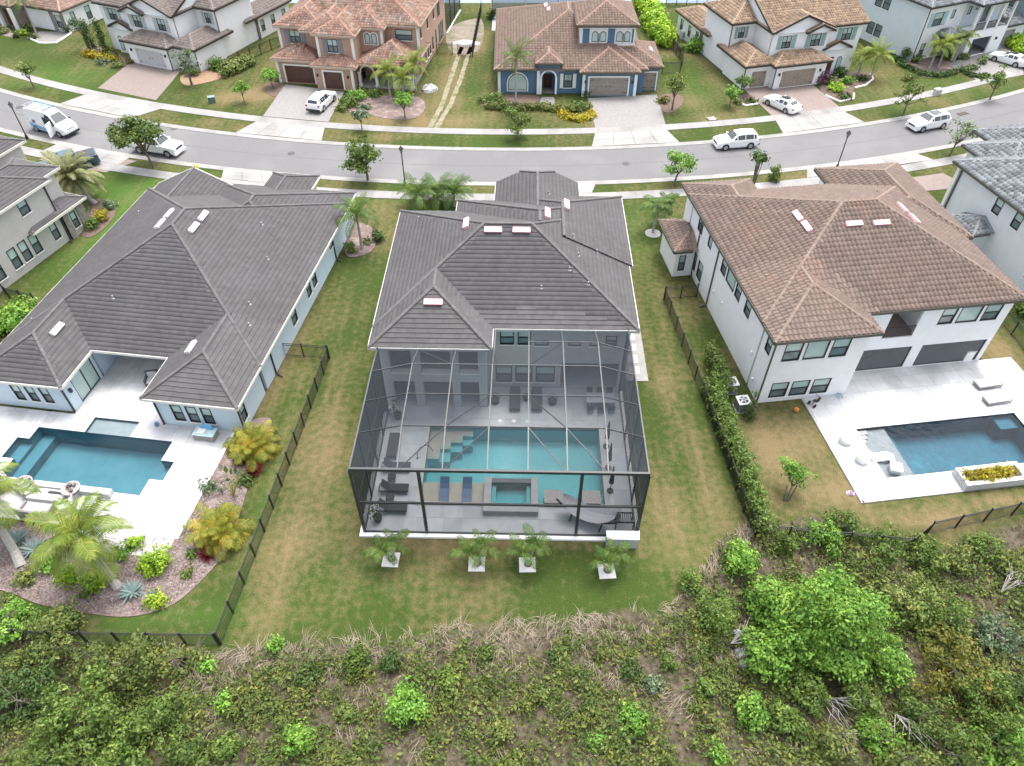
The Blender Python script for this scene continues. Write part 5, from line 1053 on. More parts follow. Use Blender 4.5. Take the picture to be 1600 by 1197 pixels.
    if kind == 'suv':
        MB().cbox((st[-1][0] - .06, 0, .72), (.02, .5, .13)).build('number_plate', M('plate', (.7, .72, .7)), t)
        if sunroof: MB().cbox((-.55, 0, 1.735), (1.2, .95, .03)).build('sunroof', glass, t)
        for sg in (1, -1): MB().beam((.0, sg * .63, 1.75), (-1.7, sg * .63, 1.73), .035).build('roof_rail', plast, t)
    if sunroof and kind == 'sedan': MB().cbox((-.5, 0, 1.44), (.8, .85, .03)).build('sunroof', glass, t)
    if kind == 'pickup':
        MB().cbox((-1.9, 0, 1.275), (1.7, 1.62, .03)).build('bed_cover', plast if not bedcover else M('cover_grey', (.05, .06, .07)), t)
    return t
car('suv', 'white crossover at the far kerb between the blue house apron and tan paver drive', 'car', 25.1, 76.6, 189, 'suv', wpaint, 'cars on the street')
car('suv', 'white off-road car with dark glass roof parked by the kerb at the storm drain', 'car', 48.6, 81.2, 199, 'suv', wpaint, 'cars on the street', True)
car('suv', 'white family car on the grey paver drive, tail to the street, terracotta-walled house', 'car', -23.3, 87.0, 75, 'suv', wpaint, 'cars on the drives')
car('hatchback', 'white hatchback with dark sunroof on tan pavers before the tan-roofed villa', 'car', 32.9, 86.4, 124, 'sedan', wpaint, 'cars on the drives', True)
car('sedan', 'white sedan on the drive of the pale house with open garage', 'car', 67.3, 100.4, 131, 'sedan', wpaint, 'cars on the drives', True)
pk = car('pickup_truck', 'white pickup with orange tailgate box parked under the spreading street tree', 'truck', -39.3, 75.3, -15.5, 'pickup', wpaint, 'trucks by the street')
MB().cbox((-1.25, -1.012, .95), (.5, .02, .5)).build('side_print', M('orange_print', (.55, .12, .04), None, 3, .5), pk)
car('pickup_truck', 'slate-blue pickup half hidden behind the feathery palm', 'truck', -47.5, 71.5, 213, 'pickup', bpaint, 'trucks by the street', bedcover=True)
van = car('service_van', 'white and blue service van with ladders on its roof and open side door', 'van', -53.1, 80.3, -25, 'van', wpaint)
lb = M('van_blue_print', (.10, .28, .55), (.25, .5, .75), 1.2, .4); dk = M('van_interior', (.03, .035, .05))
MB().poly([(-2.4, -1.045, .55), (.4, -1.045, .45), (.4, -1.045, .75), (-1, -1.045, .9), (-2.4, -1.045, 1.1)]).build('side_print', lb, van)
MB().cbox((-1.6, -1.03, 1.3), (.5, .04, .35)).build('side_print', M('van_red_print', (.3, .08, .12), (.1, .15, .4), 3, .4), van)
MB().cbox((.72, -1.0, 1.3), (1.15, .1, 1.6)).build('side_opening', dk, van)
dr = MB().cbox((1.55, -1.55, 1.15), (.06, 1.0, 1.5), Matrix.Rotation(R(20), 3, 'Z')).build('cab_door', wpaint, van); MB().cbox((1.52, -1.55, 1.52), (.08, .75, .5), Matrix.Rotation(R(20), 3, 'Z')).build('door_window', glass, dr); MB().cbox((1.50, -1.56, .72), (.08, .98, .4), Matrix.Rotation(R(20), 3, 'Z')).build('door_print', M('van_deep_blue', (.05, .18, .5), None, 2, .4), dr)
rk = MB()
for x in (-2.4, -.9, .4): rk.beam((x, -.85, 2.78), (x, .85, 2.78), .05)
rk.build('roof_rack', plast, van)
for y, c_ in ((-.6, (.5, .52, .53)), (.05, (.5, .52, .53)), (.55, (.35, .5, .6))):
    ld = MB(); ld.beam((-2.8, y - .18, 2.86), (1.0, y - .18, 2.86), .06).beam((-2.8, y + .18, 2.86), (1.0, y + .18, 2.86), .06)
    for i in range(12): ld.beam((-2.65 + i * .31, y - .18, 2.86), (-2.65 + i * .31, y + .18, 2.86), .035)
    ld.build('ladder', M('ladder_metal%.1f' % y, c_, None, 3, .4, .5), van)
t = thing('tool_box', 'small red box set down on the verge beside the open van door', 'box', G(108, 207)[:2], .3)
MB().box(-.3, .3, -.25, .25, 0, .45).build('box', M('red_box', (.5, .09, .07), None, 3, .5), t); MB().box(-.31, .31, -.26, .26, .452, .5).build('lid', M('red_lid', (.55, .14, .1)), t)

# ------------------------------------------------------------------ street furniture
def lamp(px, py, label):
    t = thing('street_lamp', label, 'street lamp', G(px, py)[:2], group='black street lamps')
    MB().lathe([(.16, 0), (.16, .3), (.1, .5), (.06, .7), (.055, 3.55), (.09, 3.6), (.09, 3.7)], n=10).build('pole', black, t)
    MB().lathe([(.08, 3.7), (.17, 3.75), (.22, 4.05), (.06, 4.07)], n=8).build('lantern', M('lamp_glass', (.25, .26, .26), None, 3, .2), t); MB().lathe([(.26, 4.05), (.2, 4.14), (.08, 4.25), (.02, 4.38)], n=8).build('lantern_cap', black, t)
lamp(43, 217, 'black street lamp on the small verge beside the service van'); lamp(633, 289, 'black street lamp behind the palms of the screened-pool house'); lamp(1307, 264, 'black street lamp beyond the brown-roofed white house')
t = thing('fire_hydrant', 'yellow fire hydrant on the verge before the low grey-roofed house', 'hydrant', G(309, 268)[:2])
MB().lathe([(.2, 0), (.2, .08), (.14, .1), (.14, .6), (.19, .62), (.19, .68), (.15, .75), (.08, .85), (.04, .92)], n=12).build('body', M('hydrant_yellow', (.72, .62, .06), None, 3, .5), t)
for a in (0, 2.1, 4.2): MB().tube([(math.cos(a) * .1, math.sin(a) * .1, .48), (math.cos(a) * .25, math.sin(a) * .25, .48)], .08, 8).build('nozzle', M('hydrant_yellow', (.72, .62, .06)), t)
for px, py, lb_ in ((332, 160, 'small green utility box on the lawn by the far white house'), (1463, 148, 'pale utility box with cables on the lawn of the balcony house'), (1112, 187, 'flat pale utility lid in the lawn beside the tan drive')):
    t = thing('utility_box', lb_, 'utility box', G(px, py)[:2], .3); hh_ = .12 if 'flat' in lb_ else .7
    MB().box(-.4, .4, -.3, .3, 0, hh_).build('housing', M('box_green', (.10, .17, .16)) if 'green' in lb_ else M('box_pale', (.5, .52, .5)), t); MB().box(-.43, .43, -.33, .33, hh_ + .002, hh_ + .05).build('lid', M('box_lid', (.2, .27, .25)) if 'green' in lb_ else M('box_pale_lid', (.6, .61, .6)), t)
iron = M('iron_lid', (.05, .05, .053), (.07, .07, .073), 8, .7)
for px, py, lb_ in ((455, 240, 'round iron manhole cover in the road below the paver drive with the white car'), (978, 256, 'round iron manhole cover in the middle of the road behind the dark turret roof'), (30, 168, 'round iron manhole cover in the road beyond the van'), (272, 201, 'round iron manhole cover in the road before the far pink drive')):
    x, y = at(px, py); t = thing('manhole_cover', lb_, 'manhole cover', (x, y, .013), group='manhole covers'); MB().lathe([(.42, 0), (.42, .012)], n=20).build('frame', M('iron_frame', (.085, .085, .088)), t); MB().lathe([(.34, .0125), (.34, .018)], n=20).build('lid', iron, t)
for px, py, lb_ in ((1504, 178, 'storm drain inlet in the far kerb right behind the off-road car'), (1549, 222, 'storm drain inlet in the near kerb facing the slate-roofed house')):
    t = thing('storm_drain', lb_, 'drain', (*at(px, py), .05), R(22)); MB().box(-.7, .7, -.3, .3, 0, .03).build('lid', M('drain_brown', (.12, .08, .07)), t); m = MB()
    for i in range(7): m.box(-.6 + i * .18, -.52 + i * .18, -.26, .26, .031, .045)
    m.build('grate', iron, t)
tarp = M('tarp_white', (.55, .56, .57), (.46, .47, .48), 1.5, .7)
def heap(name, label, cat, px, py, rx, ry, h, seed, mat=tarp):
    r_ = random.Random(seed); m = MB(); n_ = 14; vs = []
    for k, (q, z) in enumerate(((1, 0), (.85, .5), (.5, .85), (.15, 1))):
        vs += [(rx * q * math.cos(6.283 * i / n_) * r_.uniform(.75, 1.2), ry * q * math.sin(6.283 * i / n_) * r_.uniform(.75, 1.2), h * z * r_.uniform(.55, 1.1)) for i in range(n_)]
    fs = [(k * n_ + i, k * n_ + (i + 1) % n_, (k + 1) * n_ + (i + 1) % n_, (k + 1) * n_ + i) for k in range(3) for i in range(n_)] + [tuple(range(3 * n_, 4 * n_))]
    x, y = at(px, py); return tag(m.add(vs, fs).build(name, mat, loc=(x, y, 0)), label, cat)
heap('tarp_heap', 'crumpled white tarpaulin heap on the lawn by the porch palms', 'tarp', 672, 141, 1.1, .8, .8, 3); heap('tarp_heap', 'wide white tarpaulin spread beside the dark far pool cage', 'tarp', 728, 68, 1.9, .9, .5, 5)

# ------------------------------------------------------------------ fences: posts, rails and pickets one by one near the camera
def fence(label, pts, h=1.35, each=False, step=.11, bay=1.85, group='black picket fences', name='picket_fence'):
    root = thing(name, label, 'fence', pts[0], group=group); O = Vector((*pts[0], 0)); stuff = MB(); pm = {}
    for (x0, y0), (x1, y1) in zip(pts, pts[1:]):
        a = Vector((x0, y0, 0)) - O; b = Vector((x1, y1, 0)) - O; d = b - a; L = d.length; nb = max(1, round(L / bay)); an = math.atan2(d.y, d.x)
        for i in range(nb + 1):
            if i == 0 and a.length > .01: continue
            if 'post' not in pm: pm['post'] = MB().box(-.04, .04, -.04, .04, 0, h + .06).box(-.05, .05, -.05, .05, h + .062, h + .10).mesh('post', black)
            link('post', pm['post'], root, a + d * (i / nb), an)
        for i in range(nb):
            p, q = a + d * (i / nb), a + d * ((i + 1) / nb)
            for z in (.12, h - .22, h - .04): MB().beam(p + d.normalized() * .05 + Vector((0, 0, z)), q - d.normalized() * .05 + Vector((0, 0, z)), .03, .04).build('rail', black, root)
            k = int((q - p).length / step)
            for j in range(1, k):
                c = p.lerp(q, j / k)
                if each:
                    if 'pk' not in pm: pm['pk'] = MB().box(-.01, .01, -.01, .01, .04, h - .02).mesh('picket', black)
                    link('picket', pm['pk'], root, c, an)
                else: stuff.cbox(c + Vector((0, 0, h / 2)), (.02, .02, h - .04), Matrix.Rotation(an, 3, 'Z'))
    if stuff.f: tag(stuff.build('pickets', black, root), kind='stuff')
    return root
fence('long black picket fence running from the palm bed to the blue-grey house gate', [(-16.2, 18.2), (-15.7, 23.8), (-14.3, 41.5)], each=True, step=.12)
fence('short black picket fence closing the gap beside the blue-grey house', [(-18.3, 41.9), (-14.4, 41.5)])
fence('black picket fence running back along the mulch bed into the thicket', [(-16.3, 18.15), (-25.5, 18.3), (-40, 19)])
fence('black picket fence along the hedge of the brown-roofed white house', [(13.0, 48.9), (13.75, 41), (14.1, 37.4), (14.9, 27.1), (15.2, 25.2)])
fence('short black picket fence between the lawn and brown-roofed house side wall', [(13.05, 48.9), (15.85, 49.3)])
fence('black picket fence below the deep blue pool at the thicket edge', [(15.3, 25.2), (24.3, 24.2), (26.0, 25.4), (32.0, 26.8), (42, 28.5)])
fence('black picket fence on the lawn past the brown-roofed house corner', [at(1560, 500), at(1600, 548), at(1640, 600)], each=False)
fence('black picket fence between the taupe-roofed and terracotta-walled houses', [at(352, 120), at(376, 100), at(440, 72)], h=1.5)
fence('black picket gate panel beside the terracotta-walled house', [at(683, 84), at(707, 86)], h=1.5); fence('black picket panel across the sandy track', [at(716, 88), at(735, 89)], h=1.5)
fence('tall black picket fence along the sandy yard to the lake', [at(738, 90), at(752, 20)], h=1.7)
fence('black picket fence beside the small garage of the blue house', [at(1034, 115), at(1062, 115), at(1066, 100), at(1047, 72)], h=1.5)
fence('black picket fence along the lake shore behind the far houses', [at(1040, 12), at(1120, 4), at(1200, 1)], h=1.3)
fence('black picket fence before the beige house hedge', [at(0, 448), at(18, 470), at(60, 480)], h=1.4)

# ------------------------------------------------------------------ furniture inside the cage
def lounger(name, label, X, Y, ang, fm, sm, back=35, L=1.95, W_=.66, z=.36, group=None, z0=.106, cushion=None):
    t = thing(name, label, 'lounger', (X, Y, z0), ang, group); hb_ = .68
    f_ = MB(); f_.box(-L / 2, L / 2, -W_ / 2, -W_ / 2 + .05, z - .07, z - .01).box(-L / 2, L / 2, W_ / 2 - .05, W_ / 2, z - .07, z - .01).box(L / 2 - .05, L / 2, -W_ / 2 + .051, W_ / 2 - .051, z - .07, z - .01).box(-L / 2, -L / 2 + .05, -W_ / 2 + .051, W_ / 2 - .051, z - .07, z - .01); f_.build('frame', fm, t)
    for sx in (-1, 1):
        for sy in (-1, 1): MB().box(sx * L * .42 - .03, sx * L * .42 + .03, sy * (W_ / 2 - .03) - .025, sy * (W_ / 2 - .03) + .025, 0, z - .072).build('leg', fm, t)
    th = .03 if not cushion else .10
    MB().box(-L / 2 + hb_, L / 2 - .04, -W_ / 2 + .04, W_ / 2 - .04, z, z + th).build('seat', sm, t)
    c_, s_ = math.cos(R(back)), math.sin(R(back)); MB().cbox((-L / 2 + hb_ - hb_ / 2 * c_, 0, z + .02 + hb_ / 2 * s_), (hb_, W_ - .08, th), Matrix.Rotation(R(back), 3, 'Y')).build('backrest', sm, t)
    return t
char = M('charcoal_frame', (.035, .036, .04), None, 4, .5); sling = M('charcoal_sling', (.06, .062, .068), (.05, .052, .056), 8, .8)
g = 'charcoal loungers along the screen wall'
for lx, ly, lb_ in ((1.95, -5.45, 'charcoal lounger beside the screen wall, nearest the pool steps of its row'), (2.05, -7.25, 'charcoal lounger beside the screen wall, middle of the row of three'), (2.15, -8.8, 'charcoal lounger beside the screen wall, next to the corner plant')): lounger('sun_lounger', lb_, *L2W('A', lx, ly), R(-1.2), char, sling, 48, group=g)
for lx, ly in ((1.5, -6.35), (1.6, -8.0)):
    t = thing('side_table', 'small dark side table between two charcoal loungers, ' + ('near the pool steps' if ly > -7 else 'near the corner plant'), 'table', L2W('A', lx + .3, ly), 0); MB().box(-.25, .25, -.22, .22, .45, .49).build('top', char, t)
    for sx in (-1, 1):
        for sy in (-1, 1): MB().box(sx * .21 - .02, sx * .21 + .02, sy * .18 - .02, sy * .18 + .02, .106, .448).build('leg', char, t)
t = thing('daybed', 'long dark bench lying along the screen wall above the loungers', 'bench', L2W('A', 1.5, -3.6), R(-1.2)); MB().box(-.35, .35, -1.05, 1.05, .42, .5).build('seat', sling, t)
for sx in (-1, 1):
    for sy in (-1, 1): MB().box(sx * .3 - .03, sx * .3 + .03, sy * 1.0 - .03, sy * 1.0 + .03, .106, .418).build('leg', char, t)
for lx, lb_ in ((9.85, 'charcoal chaise by the house windows, the one toward the columns'), (11.45, 'charcoal chaise by the house windows, the one toward the open patio')): lounger('chaise', lb_, *L2W('A', lx, .95), R(-91.2), char, sling, 20, 2.1, .78, group='charcoal chaises by the windows')
t = thing('side_table', 'small dark table between the two chaises', 'table', L2W('A', 10.65, 1.2), 0); MB().lathe([(.28, .50), (.28, .54)], n=14).build('top', char, t); MB().lathe([(.2, .106), (.2, .13), (.03, .14), (.03, .498)], n=10).build('pedestal', char, t)
for lx in (8.4, 12.6):
    t = thing('patio_chair', 'round wire-framed chair ' + ('beside the columns' if lx < 10 else 'near the open patio') + ' in front of the windows', 'chair', L2W('A', lx, .9), 0, 'wire chairs'); MB().lathe([(.05, .106), (.3, .12), (.05, .14)], n=12).build('base', char, t); MB().lathe([(.30, .42), (.34, .46), (.1, .47)], n=12).build('seat', sling, t)
    m = MB(); m.tube([(.36 * math.cos(a), .36 * math.sin(a), .72) for a in [math.pi * q / 8 - .3 for q in range(11)]], .025, 6); m.build('backrest', char, t); MB().tube([(0, 0, .14), (0, 0, .42)], .03).build('stem', char, t)
blu = M('blue_resin', (.09, .15, .26), (.075, .13, .23), 5, .45)
for lx, lb_ in ((5.35, 'blue in-pool lounger on the sun shelf, nearer the charcoal loungers'), (6.85, 'blue in-pool lounger on the sun shelf, nearer the spa')):
    t = thing('pool_lounger', lb_, 'lounger', (*L2W('A', lx, -7.35), -.11), R(-1.2), 'blue in-pool loungers'); prof = [(-.95, .30), (-.7, .18), (-.4, .20), (-.05, .30), (.3, .28), (.6, .45), (.95, .72)]; m = MB()
    for (y0, z0), (y1, z1) in zip(prof, prof[1:]): m.add([(-.31, y0, z0), (.31, y0, z0), (.31, y1, z1), (-.31, y1, z1), (-.31, y0, z0 - .1), (.31, y0, z0 - .1), (.31, y1, z1 - .1), (-.31, y1, z1 - .1)], [(0, 1, 2, 3), (7, 6, 5, 4), (0, 4, 5, 1), (2, 6, 7, 3), (1, 5, 6, 2), (0, 3, 7, 4)])
    m.build('shell', blu, t); MB().box(-.24, .24, -.5, .5, 0, .13).build('base', blu, t)
for lx, lb_ in ((12.5, 'grey stone block in the shallow end beside the spa'), (14.95, 'grey stone block in the shallow end beside the hammock frame')):
    t = thing('stone_block', lb_, 'block', (*L2W('A', lx, -7.75), -.6), R(-1.2), 'stone blocks in the pool'); MB().box(-.58, .58, -.5, .5, 0, .98).build('plinth', st, t); MB().box(-.6, .6, -.52, .52, .982, 1.06).build('slab', M('block_top', (.42, .41, .40), (.28, .27, .27), 9, .8), t)
for ly, lb_ in ((-3.2, 'folded dark parasol nearest the house at the pool edge'), (-5.1, 'folded dark parasol midway along the pool edge'), (-7.0, 'folded dark parasol nearest the hammock at the pool edge')):
    t = thing('parasol', lb_, 'parasol', (*L2W('A', 16.25, ly), .14), 0, 'folded parasols'); MB().lathe([(.22, 0), (.22, .06), (.03, .07), (.025, 2.6)], n=10).build('pole', char, t); MB().lathe([(.03, .75), (.17, .9), (.15, 1.3), (.09, 2.0), (.05, 2.5), (.01, 2.62)], n=10).build('canopy', sling, t)
# arc hammock
t = thing('hammock', 'long grey boat-shaped hammock slung in a dark arc frame by the cage corner', 'hammock', (*L2W('A', 14.6, -9.3), .106), R(-24)); n_ = 12; vs = []; fs = []
for i in range(n_ + 1):
    u = -1 + 2 * i / n_; wd = .62 * (1 - u ** 4 * .55); zz = .55 + .75 * u * u
    vs += [(u * 1.75, -wd, zz + .22), (u * 1.75, -wd * .5, zz + .04), (u * 1.75, 0, zz), (u * 1.75, wd * .5, zz + .04), (u * 1.75, wd, zz + .22)]
for i in range(n_): fs += [(i * 5 + k, i * 5 + k + 1, i * 5 + 6 + k, i * 5 + 5 + k) for k in range(4)]
MB().add(vs, fs).build('sling', M('hammock_grey', (.40, .41, .45), (.36, .37, .41), 4, .8), t)
m = MB(); m.tube([(u * 2.1, 0, .12 + .95 * u * u * abs(u) ** .5) for u in [-1 + q / 6 for q in range(13)]], .06, 8); m.build('arc_frame', char, t)
for x in (-1.0, 1.0): MB().beam((x, -.55, .05), (x, .55, .05), .08).build('foot', char, t)
t = thing('dining_table', 'pale patio dining table under the roof edge near the open patio', 'table', L2W('A', 16.1, .9), R(-1.2)); MB().box(-1.05, 1.05, -.5, .5, .72, .77).build('top', M('table_pale', (.45, .46, .47)), t)
for sx in (-1, 1):
    for sy in (-1, 1): MB().box(sx * .95 - .03, sx * .95 + .03, sy * .42 - .03, sy * .42 + .03, .106, .718).build('leg', char, t)
for i, (dx, dy) in enumerate(((-.75, -.75), (0, -.75), (.75, -.75), (-.75, .75), (0, .75), (.75, .75))):
    t = thing('dining_chair', 'dark slatted chair ' + ('facing the house' if dy < 0 else 'facing the pool') + ' at the patio dining table, ' + ('end toward the windows', 'middle', 'end toward the screen')[i % 3], 'chair', L2W('A', 16.1 + dx, .9 + dy), R(-1.2 + (0 if dy < 0 else 180)), 'dining chairs')
    MB().box(-.22, .22, -.22, .22, .44, .48).build('seat', sling, t); MB().box(-.22, .22, -.25, -.222, .5, .9).build('backrest', sling, t)
    for sx in (-1, 1):
        for sy in (-1, 1): MB().box(sx * .19 - .02, sx * .19 + .02, sy * .19 - .02, sy * .19 + .02, .106, .438).build('leg', char, t)
t = thing('slatted_rack', 'black metal slatted rack inside the cage corner above the white-capped block', 'rack', L2W('A', 16.9, -9.6), R(-1.2))
for x in (-.55, .55):
    for y in (-.35, .35): MB().box(x - .03, x + .03, y - .03, y + .03, .106, .95).build('leg', black, t)
for i in range(9): MB().box(-.52 + i * .125, -.47 + i * .125, -.32, .32, .86, .9).build('slat', black, t)
for y in (-.36, .36): MB().box(-.52, .52, y - .02, y + .02, .82, .95).build('side_bar', black, t)
t = thing('serving_trolley', 'small grey covered table beside the slatted rack', 'table', L2W('A', 16.35, -9.0), R(-1.2)); MB().box(-.4, .4, -.3, .3, .85, .9).build('top', M('trolley_grey', (.35, .36, .38)), t); MB().box(-.34, .34, -.25, .25, .106, .848).build('cabinet', char, t)
t = thing('handrail', 'dark bent handrail at the corner steps of the aqua pool', 'handrail', L2W('A', 3.6, -4.0), 0); MB().tube([(-.35, -.5, .1), (-.3, -.45, .75), (-.1, -.2, .9), (.3, .15, .75), (.55, .3, .25), (.6, .32, -.1)], .03, 6).build('rail', char, t); MB().lathe([(.07, 0), (.07, .03)], (-.35, -.5, .106), 8).build('foot_plate', char, t)
for x in (8.8, 9.8, 10.8): t = thing('deck_jet', 'round pale skimmer lid in the grey deck beside the pool, ' + {8.8: 'toward the steps', 9.8: 'middle of three', 10.8: 'toward the parasols'}[x], 'lid', (*L2W('A', x, -.95), .105), group='skimmer lids'); MB().lathe([(.16, 0), (.16, .02), (.13, .025)], n=14).build('lid', trim, t)

# ------------------------------------------------------------------ the white decks on both sides
wick = M('wicker', (.30, .28, .27), (.22, .205, .20), 12, .8, bump=.4, bscale=60); cush = M('grey_cushion', (.50, .51, .53), (.44, .45, .47), 3, .9); dark_wick = M('dark_wicker', (.10, .095, .09), (.07, .066, .062), 12, .8)
def armchair(label, X, Y, ang, w_=.9, mat=wick, cm=cush, name='wicker_armchair', cat='chair', group='wicker seats on the white deck', z0=.105):
    t = thing(name, label, cat, (X, Y, z0), ang, group); MB().box(-w_ / 2 + .13, w_ / 2 - .13, -.42, .42, .04, .30).build('base', mat, t)
    for s_ in (-1, 1): MB().box(*sorted((s_ * (w_ / 2 - .125), s_ * w_ / 2)), -.42, .42, 0, .62).build('arm', mat, t)
    MB().box(-w_ / 2, w_ / 2, .425, .56, 0, .85).build('backrest', mat, t); MB().box(-w_ / 2 + .14, w_ / 2 - .14, -.40, .40, .302, .45).build('cushion', cm, t); MB().cbox((0, .36, .62), (w_ - .3, .12, .38), Matrix.Rotation(R(-12), 3, 'X')).build('back_cushion', cm, t); return t
hB = R(-7.8)
armchair('wicker armchair with grey cushion nearest the fire bowl wall', -31.6, 28.5, hB + .9); armchair('wicker armchair beside the sofa, back to the palm leaning from the mulch', -33.6, 28.9, hB - .6); armchair('wicker sofa with grey cushions parallel to the deck edge', -30.3, 26.9, hB + 3.14, 2.0, name='wicker_sofa', cat='sofa'); armchair('wicker armchair at the end of the sofa near the tall palm', -28.55, 27.15, hB - 1.0, .8)
t = thing('ottoman', 'square grey ottoman standing alone on the white deck by the pool', 'ottoman', (-27.25, 27.4, .105), hB + .15); MB().box(-.5, .5, -.5, .5, 0, .38).build('base', wick, t); MB().box(-.52, .52, -.52, .52, .382, .46).build('cushion', cush, t)
t = thing('storage_box', 'wicker deck box under the windows with folded towels and blue cushion', 'box', (*L2W('B', -2.9, -.35), .105), hB); MB().box(-.75, .75, -.4, .4, 0, .5).build('box', wick, t); MB().box(-.77, .77, -.42, .42, .502, .55).build('lid', M('lid_aqua', (.45, .62, .6)), t)
for lb_, a in (('folded pale towel stack on the wicker deck box', (-.5, .1, -.3, .2, .56, .68, (.75, .78, .74))), ('blue cushion leaning on the wicker deck box', (-.35, .5, .2, .36, .56, .95, (.16, .42, .7)))):
    x0, x1, y0, y1, z0, z1, c_ = a; t = tag(MB().box(x0, x1, y0, y1, z0, z1, (.03, .03)).build('towel_stack' if 'towel' in lb_ else 'cushion', M('cl%.2f' % c_[0], c_), loc=(*L2W('B', -2.9, -.35), .10), rz=hB), lb_, 'towel' if 'towel' in lb_ else 'cushion')
armchair('dark wicker patio chair with grey pillow under the blue-grey house roof edge', *L2W('B', -9.2, 4.2), hB + .3, .95, dark_wick, group='dark chairs under the roof edge'); armchair('dark wicker patio chair with teal pillow behind the grey-pillow chair', *L2W('B', -7.9, 4.7), hB - .9, .9, dark_wick, M('teal_cushion', (.3, .45, .45)), group='dark chairs under the roof edge')
t = thing('potted_plant', 'red-leaved plant in a terracotta pot on the shaded patio', 'plant', (*L2W('B', -7.1, 5.6), .105)); MB().lathe([(.2, 0), (.28, .4), (.3, .42), (.26, .42)], n=12).build('pot', M('pot_red', (.4, .14, .08)), t)
t = thing('toy_ball', 'small blue ball at the house wall corner on the white deck', 'toy', (*L2W('B', -6.9, .2), .105)); MB().lathe([(.02, 0), (.13, .06), (.17, .17), (.13, .28), (.02, .34)], n=12).build('ball', M('toy_blue', (.12, .2, .4), None, 3, .5), t)
hC = R(7.5)
for (x, y), lb_ in (((23.3, 32.9), 'white moulded stool on the white deck, nearer the house'), ((23.9, 31.2), 'white moulded stool on the white deck, nearer the thicket')):
    t = thing('pool_stool', lb_, 'stool', (x, y, .105), hC, 'white moulded stools'); MB().lathe([(.38, 0), (.42, .12), (.40, .30), (.44, .42), (.38, .44), (.30, .38)], n=16).build('seat', trim, t); m = MB(); m.tube([(.40 * math.cos(a), .40 * math.sin(a), .52 + .1 * math.sin((a - 1) * 1.0)) for a in [1 + q * .22 for q in range(12)]], .06, 6); m.build('backrest', trim, t)
t = thing('pool_chaise', 'white wavy chaise standing on the grey sun shelf of the deep blue pool', 'chaise', (25.35, 31.55, -.19), hC - .15); prof = [(-1.0, .62), (-.75, .45), (-.4, .25), (-.05, .30), (.3, .44), (.6, .36), (.95, .18)]; m = MB()
for (y0, z0), (y1, z1) in zip(prof, prof[1:]): m.add([(y0, -.36, z0), (y0, .36, z0), (y1, .36, z1), (y1, -.36, z1), (y0, -.36, z0 - .12), (y0, .36, z0 - .12), (y1, .36, z1 - .12), (y1, -.36, z1 - .12)], [(0, 3, 2, 1), (4, 5, 6, 7), (0, 1, 5, 4), (2, 3, 7, 6), (1, 2, 6, 5), (0, 4, 7, 3)])
m.build('shell', trim, t); MB().box(-.5, .4, -.28, .28, 0, .14).build('base', trim, t)
t = thing('side_table', 'white cube side table on the grey sun shelf beside the wavy chaise', 'table', (25.95, 30.5, -.19), hC - .4); MB().box(-.38, .38, -.38, .38, .40, .52).build('top', trim, t); MB().box(-.33, .33, -.33, .33, 0, .398).build('base', trim, t)
t = thing('planter', 'long white planter with yellow-green leaves at the deep blue pool edge', 'planter', (*L2W('C', 13.2, -8.35), .105), hC)
MB().box(-2.2, 2.2, -.75, -.45, -.2, .6).box(-2.2, 2.2, .45, .75, -.2, .6).box(-2.2, -1.9, -.449, .449, -.2, .6).box(1.9, 2.2, -.449, .449, -.2, .6).build('trough', stone_white, t); MB().box(-1.899, 1.899, -.448, .448, 0, .45).build('soil', mulch_dk, t); planter = t
for (lx, ly), lb_ in (((18.3, -.15), 'low lounger with pale cushion on the white deck, closer to the house wall'), ((18.0, -1.75), 'low lounger with pale cushion on the white deck, closer to the pool')): lounger('sun_lounger', lb_, *L2W('C', lx, ly), hC + math.pi + .05, wick, M('pale_cushion', (.70, .68, .62)), 22, 2.0, .8, .26, 'pale loungers by the deep blue pool', cushion=True)
t = thing('tricycle', 'small dark tricycle parked at the corner of the white deck', 'tricycle', (22.2, 36.5, .105), .6)
for x, y, r_ in ((-.3, -.25, .16), (-.3, .25, .16), (.4, 0, .2)): MB().tube([(x, y - .04, r_), (x, y + .04, r_)], r_, 14).build('wheel', tyre_m, t)
MB().tube([(-.3, -.25, .16), (-.3, .25, .16)], .025).tube([(-.3, 0, .16), (.0, 0, .38), (.3, 0, .45), (.4, 0, .2)], .03).build('frame', M('tri_brown', (.2, .13, .08)), t); MB().box(-.25, .05, -.1, .1, .40, .45).build('seat', plast, t); MB().tube([(.25, -.25, .68), (.3, 0, .62), (.25, .25, .68)], .02).tube([(.3, 0, .45), (.3, 0, .62)], .02).build('handlebar', plast, t)
heap('cover_bag', 'crumpled grey cover lying on the white deck near the screened opening', 'cover', 1310, 619, .38, .5, .28, 9, M('grey_cloth', (.35, .40, .43), (.27, .32, .35), 4, .8))
t = thing('ball', 'orange ball lying on the lawn beside the white deck', 'ball', (*G(1243, 643)[:2], 0)); MB().lathe([(.03, 0), (.16, .07), (.2, .2), (.16, .33), (.03, .4)], n=12).build('shell', M('orange_ball', (.55, .2, .05)), t)
heap('toy', 'pink and white toy lying at the deck edge near the young tree', 'toy', 1329, 771, .28, .22, .3, 4, M('pink_toy', (.55, .25, .4), (.7, .7, .75), 8, .5))
t = thing('lid_ring', 'round drain ring in the white deck below the sun shelf', 'drain', (*L2W('C', 7.6, -8.2), .104)); MB().lathe([(.15, 0), (.15, .012)], n=16).build('ring', iron, t); MB().lathe([(.11, .0125), (.11, .016)], n=16).build('lid', trim, t)
